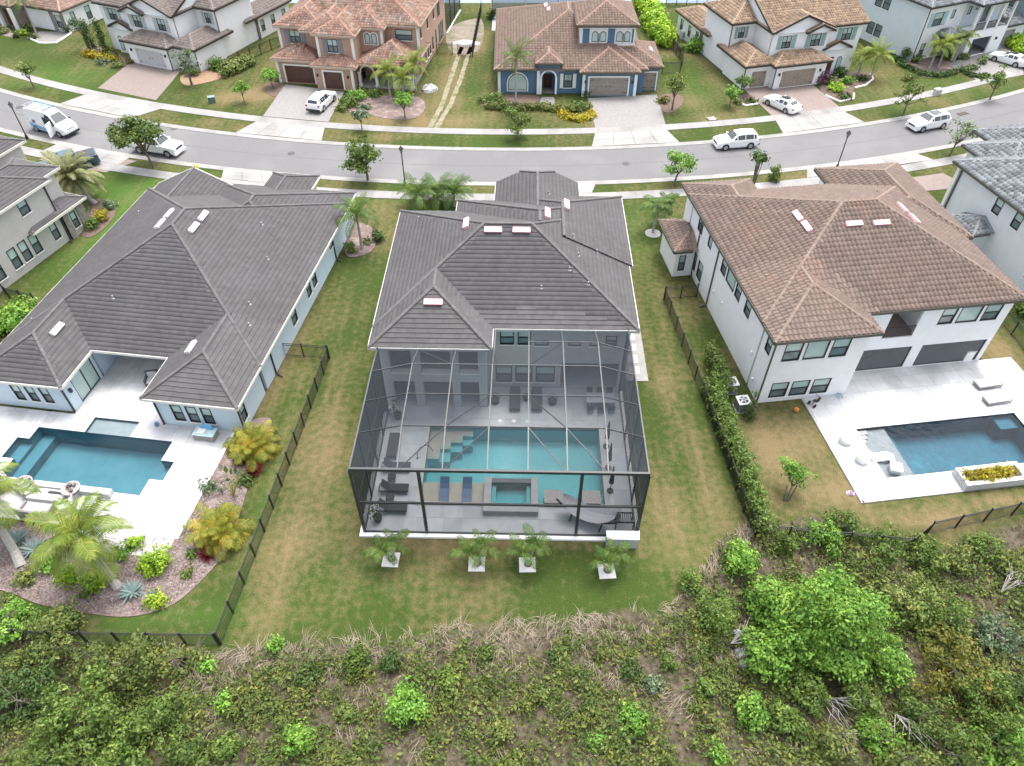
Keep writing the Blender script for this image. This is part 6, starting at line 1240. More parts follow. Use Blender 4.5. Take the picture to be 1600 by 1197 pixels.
for (x, y), lb_ in (((16.3, 38.0), 'air conditioner unit by the brown-roofed house wall, nearer the gap in the hedge'), ((16.75, 36.1), 'air conditioner unit by the brown-roofed house wall, nearer the house corner')):
    t = thing('air_conditioner', lb_, 'air conditioner', (x, y, 0), hC, 'air conditioner units'); MB().box(-.5, .5, -.5, .5, .0, .1).build('pad', concrete, t); MB().box(-.42, .42, -.42, .42, .1, .9).build('casing', M('ac_grey', (.20, .21, .22), (.16, .17, .18), 20, .6), t); MB().box(-.46, .46, -.46, .46, .902, .98).build('top_cover', M('ac_top', (.55, .56, .57)), t)
    MB().lathe([(.34, .981), (.34, .99)], n=18).build('fan_opening', plast, t); m = MB()
    for q in range(5): m.cbox((.17 * math.cos(q * 1.257), .17 * math.sin(q * 1.257), 1.0), (.3, .13, .015), Matrix.Rotation(q * 1.257, 3, 'Z'))
    m.build('fan', M('fan_grey', (.4, .41, .42)), t)
for px, py, lb_ in ((1068, 60, 'air conditioner unit beside the tan-roofed villa wing'), (1072, 50, 'second smaller air conditioner unit behind it by the villa wing')):
    t = thing('air_conditioner', lb_, 'air conditioner', G(px, py)[:2], R(15)); s_ = 1 if py == 60 else .7; MB().box(-.5 * s_, .5 * s_, -.4, .4, 0, 1.1 * s_).build('casing', M('ac_white', (.65, .66, .66)), t); MB().box(-.3 * s_, .3 * s_, -.43, -.402, .25 * s_, .9 * s_).build('fan_grille', plast, t)
for (px, py), lb_ in (((1152, 990), 'broken grey concrete lump in the thicket, nearest the lawn'), ((1160, 1020), 'broken grey concrete lump in the thicket, largest and flattest'), ((1163, 1038), 'broken grey concrete lump in the thicket, nearest the big tree')):
    heap('concrete_lump', lb_, 'rubble', px, py, .42 if 'flattest' in lb_ else .32, .4 if 'flattest' in lb_ else .25, .3, px, M('lump_grey', (.42, .44, .46), (.34, .36, .38), 3, .9))['group'] = 'concrete rubble'
# stuff in the open garage
t = thing('bicycle', 'dark bicycle leaning inside the open garage of the balcony house', 'bicycle', (*L2W('F5', 11.0, .5), .06), R(50))
for x in (-.5, .5): m = MB(); m.tube([(x + .33 * math.cos(a), 0, .34 + .33 * math.sin(a)) for a in [q * .524 for q in range(13)]], .03, 5); m.build('wheel', tyre_m, t)
MB().tube([(-.5, 0, .34), (-.15, 0, .8), (.4, 0, .82), (.5, 0, .34)], .03).tube([(-.15, 0, .8), (.0, 0, .32), (.4, 0, .82)], .025).build('frame', char, t); MB().box(-.27, -.05, -.06, .06, .9, .95).build('saddle', plast, t)
t = thing('storage_shelf', 'dark storage shelf at the back of the open garage', 'shelf', (*L2W('F5', 9.2, 3.6), .06), R(24.5))
for z in (.1, .8, 1.5): MB().box(-1, 1, -.3, .3, z, z + .05).build('shelf', char, t)
for x in (-1.02, 1.02): MB().box(x - .02, x + .02, -.3, .3, 0, 1.9).build('side_panel', char, t)
# C patio seats behind the screens
armchair('round dark lounge chair behind the insect screen of the white house patio', *L2W('C', 10.6, 4.2), hC + .5, .9, dark_wick, group='seats in the screened patio'); armchair('dark lounge chair at the far wall of the screened patio', *L2W('C', 12.2, 5.2), hC - .8, .8, dark_wick, group='seats in the screened patio')
t = thing('kitchen_counter', 'pale outdoor counter with sink behind the wide screened opening', 'counter', (*L2W('C', 18.4, 4.6), .105), hC); MB().box(-.35, .35, -2, 2, 0, .88).build('cabinet', trim, t); MB().box(-.4, .4, -2.05, 2.05, .882, .93).build('worktop', M('worktop_pale', (.6, .6, .6)), t); MB().box(-.22, .22, -.5, .3, .932, .95).build('sink', plast, t)
# ------------------------------------------------------------------ foliage
def leaf_quads(C, Nn, S, r, asp=.55):
    """one bent leaf (two triangles hinged on the midrib) per centre"""
    n = len(C); a = r.normal(size=(n, 3)); a -= (a * Nn).sum(1, keepdims=True) * Nn; a /= np.linalg.norm(a, axis=1, keepdims=True) + 1e-9; b = np.cross(Nn, a); S = S[:, None]
    V = np.stack([C - a * S, C + b * S * asp + Nn * S * .18, C + a * S, C - b * S * asp + Nn * S * .18], 1)
    i = np.arange(n)[:, None] * 4; return V.reshape(-1, 3), np.concatenate([i + [[0, 1, 2]], i + [[0, 2, 3]]])
def cloud(blobs, dens, leaf, seed, up=.45, inner=.5, low=-.55, tuft=9):
    """leaves in tufts over lumpy masses: tufts sit near the outside, some push out past it, gaps between them stay open"""
    r = np.random.default_rng(seed); Cs = []; Ns = []
    for bx in blobs:
        c = np.array(bx[:3]); rad = np.array(bx[3:6] if len(bx) > 5 else [bx[3]] * 3); n = max(3, int(dens * (rad[0] * rad[1] + rad[0] * rad[2] * 2) * 4 / tuft)); d = r.normal(size=(n, 3)); d /= np.linalg.norm(d, axis=1, keepdims=True); d = d[d[:, 2] > low]; n = len(d)
        q = inner + (1.12 - inner) * r.random(n) ** .7; tc = c + d * rad * q[:, None]; k = r.integers(max(2, tuft // 2), tuft + tuft // 2, n); tc = np.repeat(tc, k, 0); dd = np.repeat(d, k, 0); m = len(tc)
        off = r.normal(size=(m, 3)) * leaf * np.array([1.25, 1.25, .8]); Cs.append(tc + off); nn = dd * .55 + off / leaf * .25 + np.array([0, 0, up]) + r.normal(size=(m, 3)) * .4; Ns.append(nn / np.linalg.norm(nn, axis=1, keepdims=True))
    C = np.concatenate(Cs); Nn = np.concatenate(Ns); return leaf_quads(C, Nn, leaf * r.uniform(.55, 1.25, len(C)), r)
def leafmesh(name, blobs, dens, leaf, mat, seed, **k): V, F = cloud(blobs, dens, leaf, seed, **k); return npmesh(name, V, F, mat)
LM = {'mid': leafmat('leaf_mid', (0.052, 0.099, 0.019), (0.107, 0.172, 0.030), (0.206, 0.267, 0.060)), 'dark': leafmat('leaf_dark', (0.030, 0.060, 0.015), (0.060, 0.107, 0.026), (0.112, 0.163, 0.043)), 'lime': leafmat('leaf_lime', (0.116, 0.246, 0.017), (0.275, 0.435, 0.029), (0.464, 0.551, 0.043)),
      'olive': leafmat('leaf_olive', (0.065, 0.109, 0.026), (0.145, 0.189, 0.043), (0.275, 0.275, 0.072)), 'bright': leafmat('leaf_bright', (0.072, 0.174, 0.022), (0.160, 0.319, 0.043), (0.290, 0.435, 0.072)), 'grey': leafmat('leaf_grey', (0.072, 0.123, 0.065), (0.145, 0.203, 0.109), (0.261, 0.304, 0.174)),
      'yellow': leafmat('leaf_yellow', (0.172, 0.172, 0.013), (0.387, 0.327, 0.017), (0.516, 0.396, 0.034)), 'red': leafmat('leaf_red', (0.069, 0.007, 0.010), (0.172, 0.017, 0.026), (0.310, 0.060, 0.052)), 'rust': leafmat('leaf_rust', (0.086, 0.103, 0.017), (0.146, 0.163, 0.026), (0.258, 0.198, 0.043)), 'rust0': leafmat('leaf_rust0', (0.086, 0.086, 0.017), (0.163, 0.146, 0.026), (0.292, 0.172, 0.043)), 'plum': leafmat('leaf_plum', (0.086, 0.034, 0.060), (0.189, 0.086, 0.129), (0.258, 0.138, 0.172)),
      'palm': leafmat('frond_green', (0.039, 0.086, 0.017), (0.086, 0.155, 0.026), (0.172, 0.224, 0.052)), 'palmy': leafmat('frond_yellow', (0.086, 0.146, 0.017), (0.172, 0.232, 0.030), (0.327, 0.327, 0.052)), 'phoenix': leafmat('frond_phoenix', (0.112, 0.138, 0.060), (0.224, 0.232, 0.103), (0.361, 0.310, 0.138)), 'dead': leafmat('frond_dead', (0.224, 0.189, 0.146), (0.310, 0.275, 0.224), (0.361, 0.327, 0.275)), 'areca': leafmat('frond_areca', (0.112, 0.146, 0.017), (0.258, 0.249, 0.026), (0.430, 0.258, 0.039)), 'agave': leafmat('agave_blue', (0.120, 0.189, 0.181), (0.206, 0.284, 0.267), (0.284, 0.353, 0.327))}
def tree(name, label, X, Y, h, rad, mat, group=None, seed=1, dens=34, leaf=.17, nb=16, flat=.75, lean=(0, 0), trunk=None, cat='tree', z0=0, trunks=1):
    r = random.Random(seed); t = thing(name, label, cat, (X, Y, z0), 0, group); ch = max(h - rad * flat, rad * .35); m = MB(); tr = trunk or .022 * h; blobs = []
    lob = [(lean[0] + rad * q_ * math.cos(a_), lean[1] + rad * q_ * math.sin(a_), z_, rad * w_) for q_, a_, z_, w_ in [(r.uniform(.35, .62), 6.283 * (i + r.uniform(-.3, .3)) / 5, r.uniform(-.45, .2), r.uniform(.38, .58)) for i in range(5)] + [(r.uniform(0, .25), r.uniform(0, 6), .3, .6)]]
    for k in range(nb):
        if rad > 1.2:                                           # several unequal lobes with gaps between them
            L_ = lob[k % 6]; d_ = Vector((r.gauss(0, 1), r.gauss(0, 1), r.gauss(0, .8))).normalized() * L_[3] * r.uniform(.3, 1.05); b = rad * r.uniform(.14, .30)
            blobs.append((L_[0] + d_.x, L_[1] + d_.y, max(b * .6, ch + flat * rad * L_[2] + d_.z * flat), b, b, b * .8)); continue
        a = k * 2.4 + r.random(); q = rad * math.sqrt((k + .5) / nb) * .78; zz = ch + flat * rad * (1 - (q / rad) ** 2) * .75 * r.uniform(.1, 1) - flat * rad * .25 * r.random(); q *= r.uniform(.8, 1.22); b = rad * r.uniform(.20, .40)
        blobs.append((lean[0] + q * math.cos(a), lean[1] + q * math.sin(a), zz, b, b, b * .8))
    fk = h * .32
    for k in range(trunks):
        o = (k - (trunks - 1) / 2) * .16; m.tube([(o, 0, -.05), (o * 1.5 + lean[0] * .2, lean[1] * .2, fk * .6), (lean[0] * .5 + o * 2, lean[1] * .5, fk)], [tr * 1.25, tr, tr * .8], 7)
    for bx in blobs[::2]: m.tube([(lean[0] * .5, lean[1] * .5, fk * .95), (bx[0] * .45 + lean[0] * .2, bx[1] * .45 + lean[1] * .2, (fk + bx[2]) / 2), bx[:3]], [tr * .6, tr * .38, tr * .12], 5, False)
    m.build('trunk', wood_bark, t); link('crown', leafmesh('crown', blobs, dens, leaf, LM[mat], seed), t); return t
def bush(label, px, py, rad, h, mat, seed=0, name='shrub', cat='shrub', group=None, dens=55, leaf=.11, z0=0, xy=None, nb=6):
    X, Y = xy or at(px, py); r = random.Random(seed + px); blobs = [(rad * .55 * math.cos(k * 2.4) * math.sqrt((k + .3) / nb), rad * .55 * math.sin(k * 2.4) * math.sqrt((k + .3) / nb), h * .42 + h * .2 * r.uniform(-1, 1), rad * r.uniform(.4, .6), rad * r.uniform(.4, .6), h * r.uniform(.35, .5)) for k in range(nb)]
    o = link(name, leafmesh(name, blobs, dens, leaf, LM[mat], seed + px, inner=.35, low=-.8), None, (X, Y, z0)); return tag(o, label, cat, group)
def hedge(label, pts, w_, h, mat, seed, name='hedge', cat='hedge', dens=60, leaf=.10):
    P_ = [Vector((*p, 0)) for p in pts]; o = P_[0]; r = random.Random(seed); blobs = []
    for a, b in zip(P_, P_[1:]):
        n_ = max(1, int((b - a).length / (w_ * .42)))
        for k in range(n_): c = a.lerp(b, k / n_) - o; blobs.append((c.x + r.uniform(-.12, .12) * w_, c.y, h * r.uniform(.42, .52), w_ * r.uniform(.48, .66), w_ * r.uniform(.5, .7), h * r.uniform(.46, .60)))
    return tag(link(name, leafmesh(name, blobs, dens, leaf, LM[mat], seed, inner=.3, low=-.9), None, tuple(o)), label, cat)

def frond_mesh(L, nl, ll, el, droop, mat, wd=.035, vee=.5, seed=0, stub=.12):
    """pinnate frond: bent rachis with two rows of leaflets"""
    r = np.random.default_rng(seed); t = np.linspace(0, 1, 14); ang = el - droop * t ** 1.3; dx = np.cos(ang) * L / 13; dz = np.sin(ang) * L / 13; px = np.concatenate([[0], np.cumsum(dx)[:-1]]); pz = np.concatenate([[0], np.cumsum(dz)[:-1]])
    V = []; F = []
    for i in range(13):
        w0, w1 = .035 * (1 - t[i]) + .008, .035 * (1 - t[i + 1]) + .008; o = len(V); V += [(px[i], -w0, pz[i]), (px[i], w0, pz[i]), (px[i + 1], w1, pz[i + 1]), (px[i + 1], -w1, pz[i + 1])]; F += [(o, o + 1, o + 2), (o, o + 2, o + 3)]
    for k in range(nl):
        s_ = stub + (1 - stub) * (k + .5) / nl; x, z, a = np.interp(s_, t, px), np.interp(s_, t, pz), np.interp(s_, t, ang); l_ = ll * (.45 + .9 * math.sin(math.pi * min(1, s_ * .92 + .08)) ** .7) * r.uniform(.85, 1.1) * (1 if s_ < .85 else .8)
        for sg in (-1, 1):
            fw = .55 + .5 * s_; d = np.array([fw * math.cos(a), sg, fw * math.sin(a) + vee * .35]); d /= np.linalg.norm(d); e = d * .55 + np.array([0, 0, -.75]) * (1 - .3 * vee); e /= np.linalg.norm(e); b0 = np.array([x, 0, z]); m1 = b0 + d * l_ * .5; e1 = m1 + e * l_ * .5; wv = np.array([math.cos(a), 0, math.sin(a)]) * wd
            o = len(V); V += [tuple(b0 - wv * .5), tuple(b0 + wv * .5), tuple(m1 + wv), tuple(m1 - wv), tuple(e1)]; F += [(o, o + 1, o + 2), (o, o + 2, o + 3), (o + 3, o + 2, o + 4)]
    return npmesh('frond', np.array(V), np.array(F), mat)
_FR = {}
def fset(L, mat, wd=.035, nl=22, ll=.55):
    k = (L, mat, wd, nl)
    if k not in _FR: _FR[k] = [frond_mesh(L, nl, ll, e, d, LM[mat], wd, seed=int(abs(e) * 10)) for e, d in ((1.25, 1.1), (.95, 1.5), (.6, 1.6), (.25, 1.5), (-.15, 1.2))]
    return _FR[k]
def palm(name, label, X, Y, h, L, mat, n=14, group=None, lean=(0, 0), tr=.11, wd=.035, shaft=None, seed=0, nl=22, ll=.55, z0=0, stems=1, spread=(0, 4), cat='palm', ring=False):
    r = random.Random(seed * 7 + int(X * 10)); t = thing(name, label, cat, (X, Y, z0), 0, group); fs = fset(L, mat, wd, nl, ll)
    for s_ in range(stems):
        a = s_ * 6.283 / max(1, stems) + .7; lx, ly = (lean if stems == 1 else (math.cos(a) * .42, math.sin(a) * .30)); m = MB(); hh_ = h * (1 if s_ == 0 else r.uniform(.8, 1))
        if h > .25: m.tube([(0 if stems == 1 else lx * .2, 0 if stems == 1 else ly * .2, -.05), (lx * .3, ly * .3, hh_ * .15), (lx * .65, ly * .65, hh_ * .6), (lx, ly, hh_)], [tr * 1.5, tr * 1.15, tr * .95, tr * .9], 9); m.build('trunk', palm_bark, t)
        if shaft: MB().tube([(lx, ly, hh_ - .05), (lx * 1.08, ly * 1.08, hh_ + .3), (lx * 1.12, ly * 1.12, hh_ + .5)], [tr * .95, tr * .8, tr * .35], 8).build('crownshaft', shaft, t)
        for k in range(n):
            lv = spread[0] + int((k / n) * (spread[1] - spread[0] + 1)); o = link('frond', fs[min(lv, 4)], t, (lx * (1.1 if shaft else 1), ly * (1.1 if shaft else 1), hh_ + (.35 if shaft else 0)), k * 2.399 + r.uniform(-.3, .3)); q = r.uniform(.82, 1.1); o.scale = (q, q, q)
    return t
def rosette(name, label, X, Y, n, L, wd, mat, seed=0, cat='plant', group=None, up=.5, z0=.05):
    r = np.random.default_rng(abs(seed) + int(abs(X) * 10)); V = []; F = []
    for k in range(n):
        a = k * 2.4; el = up + .75 * (1 - k / n) + r.uniform(-.12, .12); l_ = L * r.uniform(.75, 1.05); d = np.array([math.cos(a) * math.cos(el), math.sin(a) * math.cos(el), math.sin(el)]); s_ = np.array([-math.sin(a), math.cos(a), 0]); b = np.array([math.cos(a), math.sin(a), 0]) * .04; m1 = b + d * l_ * .45; e = b + d * l_ - np.array([0, 0, l_ * .12]); o = len(V)
        V += [tuple(b - s_ * wd * .5), tuple(b + s_ * wd * .5), tuple(m1 + s_ * wd), tuple(m1 - s_ * wd), tuple(m1 - np.array([0, 0, wd * .4])), tuple(e)]; F += [(o, o + 1, o + 4), (o + 1, o + 2, o + 4), (o, o + 4, o + 3), (o + 4, o + 2, o + 5), (o + 3, o + 4, o + 5)]
    return tag(link(name, npmesh(name, np.array(V), np.array(F), LM[mat]), None, (X, Y, z0)), label, cat, group)
# ------------------------------------------------------------------ street and garden trees
gs = 'young trees along the street and gardens'
def T(label, px, py, h, rad, mat='mid', **k): return tree('street_tree', label, *at(px, py), h, rad, mat, gs, seed=px, **{'flat': 1.0, **k})
T('thin little tree on the verge before the gravel-bed house', 53, 137, 3.3, 1.15, 'olive', dens=20, leaf=.2)
T('wide spreading street tree arching over the white pickup', 240, 262, 5.4, 2.8, 'mid', lean=(-.6, .2), dens=46, leaf=.17, nb=34, flat=.6)
T('conical dark green street tree on the verge next to the hydrant apron', 575, 282, 5.4, 1.9, 'mid', dens=46, leaf=.17, nb=34, flat=1.3)
T('small pale sapling by the footpath behind the conical street tree', 566, 203, 2.6, .8, 'grey', dens=24, leaf=.2)
T('round green tree on a bare stem in the terracotta house bed', 633, 185, 3.2, 1.15, 'bright', dens=55, leaf=.17)
T('small bright tree in the dry lawn beside the far white house', 382, 160, 2.6, .95, 'bright', dens=40, leaf=.17)
T('round green tree in the dark mulch ring by the brown garage', 426, 137, 2.7, 1.15, 'bright', dens=50, leaf=.17)
T('dense grey-green street tree in front of the blue house', 808, 216, 4.0, 1.75, 'mid', dens=60, leaf=.16, flat=.95)
T('light green leaning street tree before the brown-roofed white house', 1053, 290, 4.4, 1.75, 'bright', lean=(.5, .2), dens=60, leaf=.16)
T('small bright tree on the lawn of the tan-roofed villa', 1140, 166, 2.6, .95, 'bright', dens=50, leaf=.17)
T('feathery green street tree next to the off-road car', 1410, 181, 4.5, 1.6, 'mid', dens=50, leaf=.16)
T('feathery green street tree before the balcony house drive', 1546, 156, 4.2, 1.5, 'mid', dens=52, leaf=.16)
T('airy leaning street tree on the near verge by the slate-roofed house', 1483, 244, 4.3, 1.75, 'grey', lean=(.4, .2), dens=40, leaf=.17, nb=15)
T('tall dark narrow tree beside the small garage of the blue house', 1050, 172, 5.0, 1.1, 'olive', dens=60, leaf=.17, flat=1.9)
T('tall loose tree at the garage corner of the far white house', 300, 133, 6.0, 1.5, 'grey', dens=44, leaf=.17, flat=1.7)
T('sapling top showing above the brown barrel-tiled roof', 1166, 330, 6.2, .5, 'dark', dens=16, leaf=.2)
T('pale leafy tree with twin stems by the gravel bed', 140, 78, 5.2, 1.5, 'grey', dens=40, leaf=.17, trunks=2)
T('shrubby green tree by the villa garage corner', 1160, 148, 2.6, 1.1, 'mid', dens=50, leaf=.18)
tree('young_tree', 'young tree with reddish tips on the dry lawn by the white deck', *at(1228, 783), 3.3, 1.25, 'bright', seed=77, lean=(.5, .9), dens=60, leaf=.14, flat=1.1, trunks=3, trunk=.05)
for x, y, s_, lb_ in ((17.05, 35.2, 1.0, 'narrow dark conifer at the corner of the brown-roofed house'), ):
    t = thing('conifer', lb_, 'tree', (x, y, 0)); MB().tube([(0, 0, -.05), (0, 0, 1.2)], [.07, .04], 6).build('trunk', wood_bark, t); link('crown', leafmesh('crown', [(0, 0, .3 + .28 * k, .42 - .045 * k, .42 - .045 * k, .34) for k in range(9)], 80, .09, LM['dark'], 3), t)
for px, py, lb_ in ((148, 82, 'slim dark cypress by the far white house, nearer the gravel bed'), (165, 80, 'slim dark cypress by the far white house, nearer its door')):
    t = thing('cypress', lb_, 'tree', G(px, py)[:2], group='slim cypresses'); MB().tube([(0, 0, -.05), (0, 0, 2)], [.08, .05], 6).build('trunk', wood_bark, t); link('crown', leafmesh('crown', [(0, 0, .4 + .42 * k, .42, .42, .5) for k in range(9)], 40, .16, LM['dark'], px), t)

# palms
green_shaft = M('crownshaft_green', (.28, .33, .12), (.36, .38, .16), 4, .6)
palm('palm', 'slim palm in a pale stone ring on the lawn between the two tall houses', *at(1020, 364), 3.0, 1.9, 'palm', 12, 'garden palms', seed=1, spread=(1, 4))
t = thing('stone_ring', 'pale round stone ring at the foot of the slim palm', 'edging', (*at(1020, 365), 0)); MB().lathe([(.75, 0), (.75, .05), (.2, .06)], n=18).build('ring', gravel, t)
palm('palm', 'palm with yellow lower fronds in the mulch bed by the blue-grey wall', *at(566, 389), 3.6, 2.3, 'palm', 18, 'garden palms', seed=2, spread=(0, 4)); palm('palm', 'small palm at the side entrance of the brown-roofed house', *at(1037, 350), 2.2, 1.5, 'palm', 12, 'garden palms', seed=3)
for k, (px, py, h_, lb_) in enumerate(((652, 324, 1.3, 'palm at the front corner of the screened-pool house, closest to the lamp'), (684, 318, 1.2, 'palm at the front corner of the screened-pool house, middle of three'), (710, 322, 1.5, 'palm at the front corner of the screened-pool house, closest to the turret roof'))): palm('palm', lb_, *at(px, py), h_, 2.4, 'palm', 22, 'garden palms', seed=10 + k, spread=(0, 4))
palm('feather_palm', 'big feathery date palm with silvery yellow fronds by the beige house', *at(150, 318), 2.7, 3.2, 'phoenix', 48, seed=5, tr=.2, nl=44, ll=.5, wd=.04, spread=(0, 4), lean=(-1.5, .3))
palm('palm', 'palm with arching fronds at the stone-faced corner house', *at(57, 52), 4.6, 2.8, 'palm', 16, 'garden palms', seed=6)
for k, (px, py, h_, lb_) in enumerate(((610, 152, 3.2, 'yellow-green palm before the porch arches, nearest the front door'), (650, 142, 3.4, 'yellow-green palm before the porch arches, nearest the sandy track'), (632, 158, 2.6, 'short yellow-green palm between the two porch palms'))): palm('palm', lb_, *at(px, py), h_, 2.4, 'palmy', 16, 'garden palms', seed=20 + k, spread=(0, 4))
palm('palm', 'tall palm in front of the blue house arched window', *at(806, 168), 5.6, 2.7, 'palm', 18, 'garden palms', seed=7, shaft=green_shaft)
palm('palm', 'yellow-green palm at the tan-roofed villa corner', *at(1360, 122), 2.8, 2.6, 'palmy', 18, 'garden palms', seed=8); palm('palm', 'second yellow-green palm behind it at the tan-roofed villa', *at(1340, 118), 2.4, 2.3, 'palmy', 14, 'garden palms', seed=9)
for k, (px, py, lb_) in enumerate(((1452, 108, 'palm in the mulch bed of the balcony house, nearest the pale wall'), (1466, 104, 'palm in the mulch bed of the balcony house, middle one'), (1490, 96, 'palm in the mulch bed of the balcony house, nearest the open garage'))): palm('palm', lb_, *at(px, py), 2.9, 2.0, 'palmy', 14, 'garden palms', seed=30 + k)
padw = M('pad_white', (.70, .69, .68), (.62, .61, .60), 3, .9)
for k, (px, py, lb_) in enumerate(((611, 875, 'closest to the corner plant'), (745, 882, 'below the in-pool loungers'), (824, 883, 'below the spa'), (948, 893, 'before the white-capped block'))):
    x, y = at(px, py); t = thing('palm_pad', 'white square planting pad in the lawn behind the cage, ' + lb_, 'pad', (x, y, 0), R(-3 + k * 2), 'white palm pads'); MB().box(-.5, .5, -.5, .5, -.02, .07).build('slab', padw, t); MB().lathe([(.26, .0705), (.26, .09), (.05, .10)], (.05, .05, 0), 10).build('soil', mulch_dk, t)
    palm('double_palm', 'short twin-stemmed palm on a white pad, ' + lb_, x + .05, y + .05, 1.15 + .12 * (k % 3), (1.25, 1.42, 1.36, 1.3)[k], 'palm', 7, 'twin palms behind the cage', tr=.055, seed=40 + k, stems=2, nl=18, ll=.4, wd=.026, shaft=green_shaft, z0=.07, spread=(0, 4))
# garden of the white deck
p0 = G(184, 918); p1 = G(128, 838, 3.7); palm('coconut_palm', 'large leaning palm with bright fronds in the mulch bed below the white deck', p0.x, p0.y, 3.7, 3.0, 'palmy', 21, 'large palms in the mulch bed', lean=(p1.x - p0.x, p1.y - p0.y), tr=.2, wd=.034, nl=36, ll=.85, seed=50, spread=(0, 4))
p0 = G(33, 884); p1 = G(-30, 775, 3.9); palm('coconut_palm', 'large leaning palm beside the agaves, crown reaching over the wicker seats', p0.x, p0.y, 3.9, 3.0, 'palmy', 21, 'large palms in the mulch bed', lean=(p1.x - p0.x, p1.y - p0.y), tr=.22, wd=.034, nl=36, ll=.85, seed=51, spread=(0, 4))
for k, (px, py, lb_) in enumerate(((345, 835, 'golden cane palm clump nearest the red leaf plant and gravel strip'), (398, 705, 'golden cane palm clump at the house corner by the fence'))): palm('cane_palm', lb_, *at(px, py), .35, 1.95, 'areca', 15, 'golden cane palms', tr=.03, wd=.036, nl=20, ll=.55, seed=60 + k, spread=(0, 3), stems=3)
for k, (px, py, lb_) in enumerate(((326, 868, 'dark red leaf plant below the golden palm clump'), (398, 738, 'dark red leaf plant between the golden palm clumps, largest one'), (378, 722, 'dark red leaf plant at the deck edge near the house corner'))): rosette('red_plant', lb_, *at(px, py), 46, .85, .07, 'red', k, group='red leaf plants', up=.35)
for k, (px, py, lb_) in enumerate(((28, 846, 'blue-grey agave beside the large palm stem, nearer the frame edge'), (54, 860, 'blue-grey agave beside the large palm stem, nearer the lime shrub'), (208, 926, 'blue-grey agave in the open mulch below the lime shrub'), (240, 936, 'small blue-grey agave at the mulch edge'))): rosette('agave', lb_, *at(px, py), 36 if k < 3 else 20, 1.0 if k < 3 else .6, .075, 'agave', k, group='agaves', up=.12)
t = thing('bird_of_paradise', 'tall fan of paddle-shaped leaves on long yellow stalks by the white deck', 'plant', (*at(366, 775), .05)); r = random.Random(4)
for k in range(13):
    a = -1.9 + k * .31 + r.uniform(-.2, .2); hgt_ = r.uniform(1.5, 2.3); out = r.uniform(.3, 1.0); d = Vector((math.cos(a) * out, math.sin(a) * out * .6, hgt_)); MB().tube([(0, 0, 0), d * .55, d], [.03, .022, .012], 5).build('stalk', M('stalk_yellow', (.42, .40, .12), (.30, .33, .08), 3, .6), t)
    s_ = Vector((-math.sin(a), math.cos(a), 0)) * .17; e = d + Vector((math.cos(a) * .25, math.sin(a) * .25, .55)); mid = d.lerp(e, .4)
    MB().add([d, mid + s_, e, mid - s_, mid - Vector((0, 0, .03))], [(0, 1, 4), (1, 2, 4), (2, 3, 4), (3, 0, 4)]).build('leaf', LM['palm'] if k % 4 else LM['dead'], t)
bush('silvery dry shrub spilling over the white deck edge', 330, 765, .75, .9, 'grey', 3, dens=30); bush('dark green fern under the tall fan of paddle leaves', 385, 752, .7, .7, 'mid', 4); bush('low green fern at the foot of the golden clump', 352, 800, .6, .6, 'olive', 5)
for px, py, rr, hh_, mt_, lb_ in ((246, 884, 1.15, 1.3, 'lime', 'bright lime shrub below the gravel strip, largest one'), (246, 940, .75, .7, 'lime', 'low lime shrub at the mulch edge below the largest lime shrub'), (108, 905, .95, 1.0, 'lime', 'bright lime shrub under the large leaning palm'), (192, 868, .6, .8, 'bright', 'green shrub between leaning palm and gravel strip'), (150, 912, .85, .9, 'lime', 'bright lime shrub at the foot of the leaning stem'), (78, 885, .75, .8, 'bright', 'green shrub between the two leaning palm stems'), (292, 898, .45, .35, 'olive', 'thin weed in the open mulch by the largest lime shrub'), (215, 852, .6, .8, 'lime', 'lime shrub at the edge of the gravel strip'), (300, 868, .4, .4, 'mid', 'low weed below the golden clump'), (135, 930, .5, .4, 'olive', 'olive ground plant at the outer mulch curve'), (42, 905, .8, .7, 'olive', 'dull olive shrub at the foot of the palm stem'), (18, 940, .5, .4, 'olive', 'low weedy plant near the frame corner of the mulch')): bush(lb_, px, py, rr, hh_, mt_, 11, group='shrubs in the mulch bed')
r = random.Random(12)
for k in range(14):
    px, py = r.uniform(190, 300), r.uniform(815, 838); x, y = at(px, py); x, y = L2W('B', r.uniform(-7.6, -1.6), r.uniform(-9.8, -8.7)); rosette('succulent', 'small dark succulent in the white gravel strip', x, y, 12, .16, .04, 'agave' if k % 3 else 'red', k, group='succulents in the gravel strip', z0=.07)
# chips that lie on the mulch
def scatter_in(px_poly, n, seed, test=None):
    P_ = np.array([at(*p) for p in px_poly]); lo, hi = P_.min(0), P_.max(0); r = np.random.default_rng(seed); q = r.uniform(lo, hi, (n * 3, 2)); ins = np.zeros(len(q), bool); j = len(P_) - 1
    for i in range(len(P_)):
        c_ = ((P_[i, 1] > q[:, 1]) != (P_[j, 1] > q[:, 1])) & (q[:, 0] < (P_[j, 0] - P_[i, 0]) * (q[:, 1] - P_[i, 1]) / (P_[j, 1] - P_[i, 1] + 1e-12) + P_[i, 0]); ins ^= c_; j = i
    return q[ins][:n]
q = scatter_in([(0, 922), (60, 942), (130, 956), (200, 962), (260, 948), (300, 920), (340, 878), (360, 848), (384, 770), (340, 730), (300, 800), (284, 842), (180, 840), (80, 828), (0, 810)], 9000, 5); r = np.random.default_rng(8)
nn = r.normal(size=(len(q), 3)) * .5 + [0, 0, 1]; nn /= np.linalg.norm(nn, axis=1, keepdims=True); V, F = leaf_quads(np.column_stack([q, np.full(len(q), .065)]), nn, r.uniform(.04, .10, len(q)), r, .5)
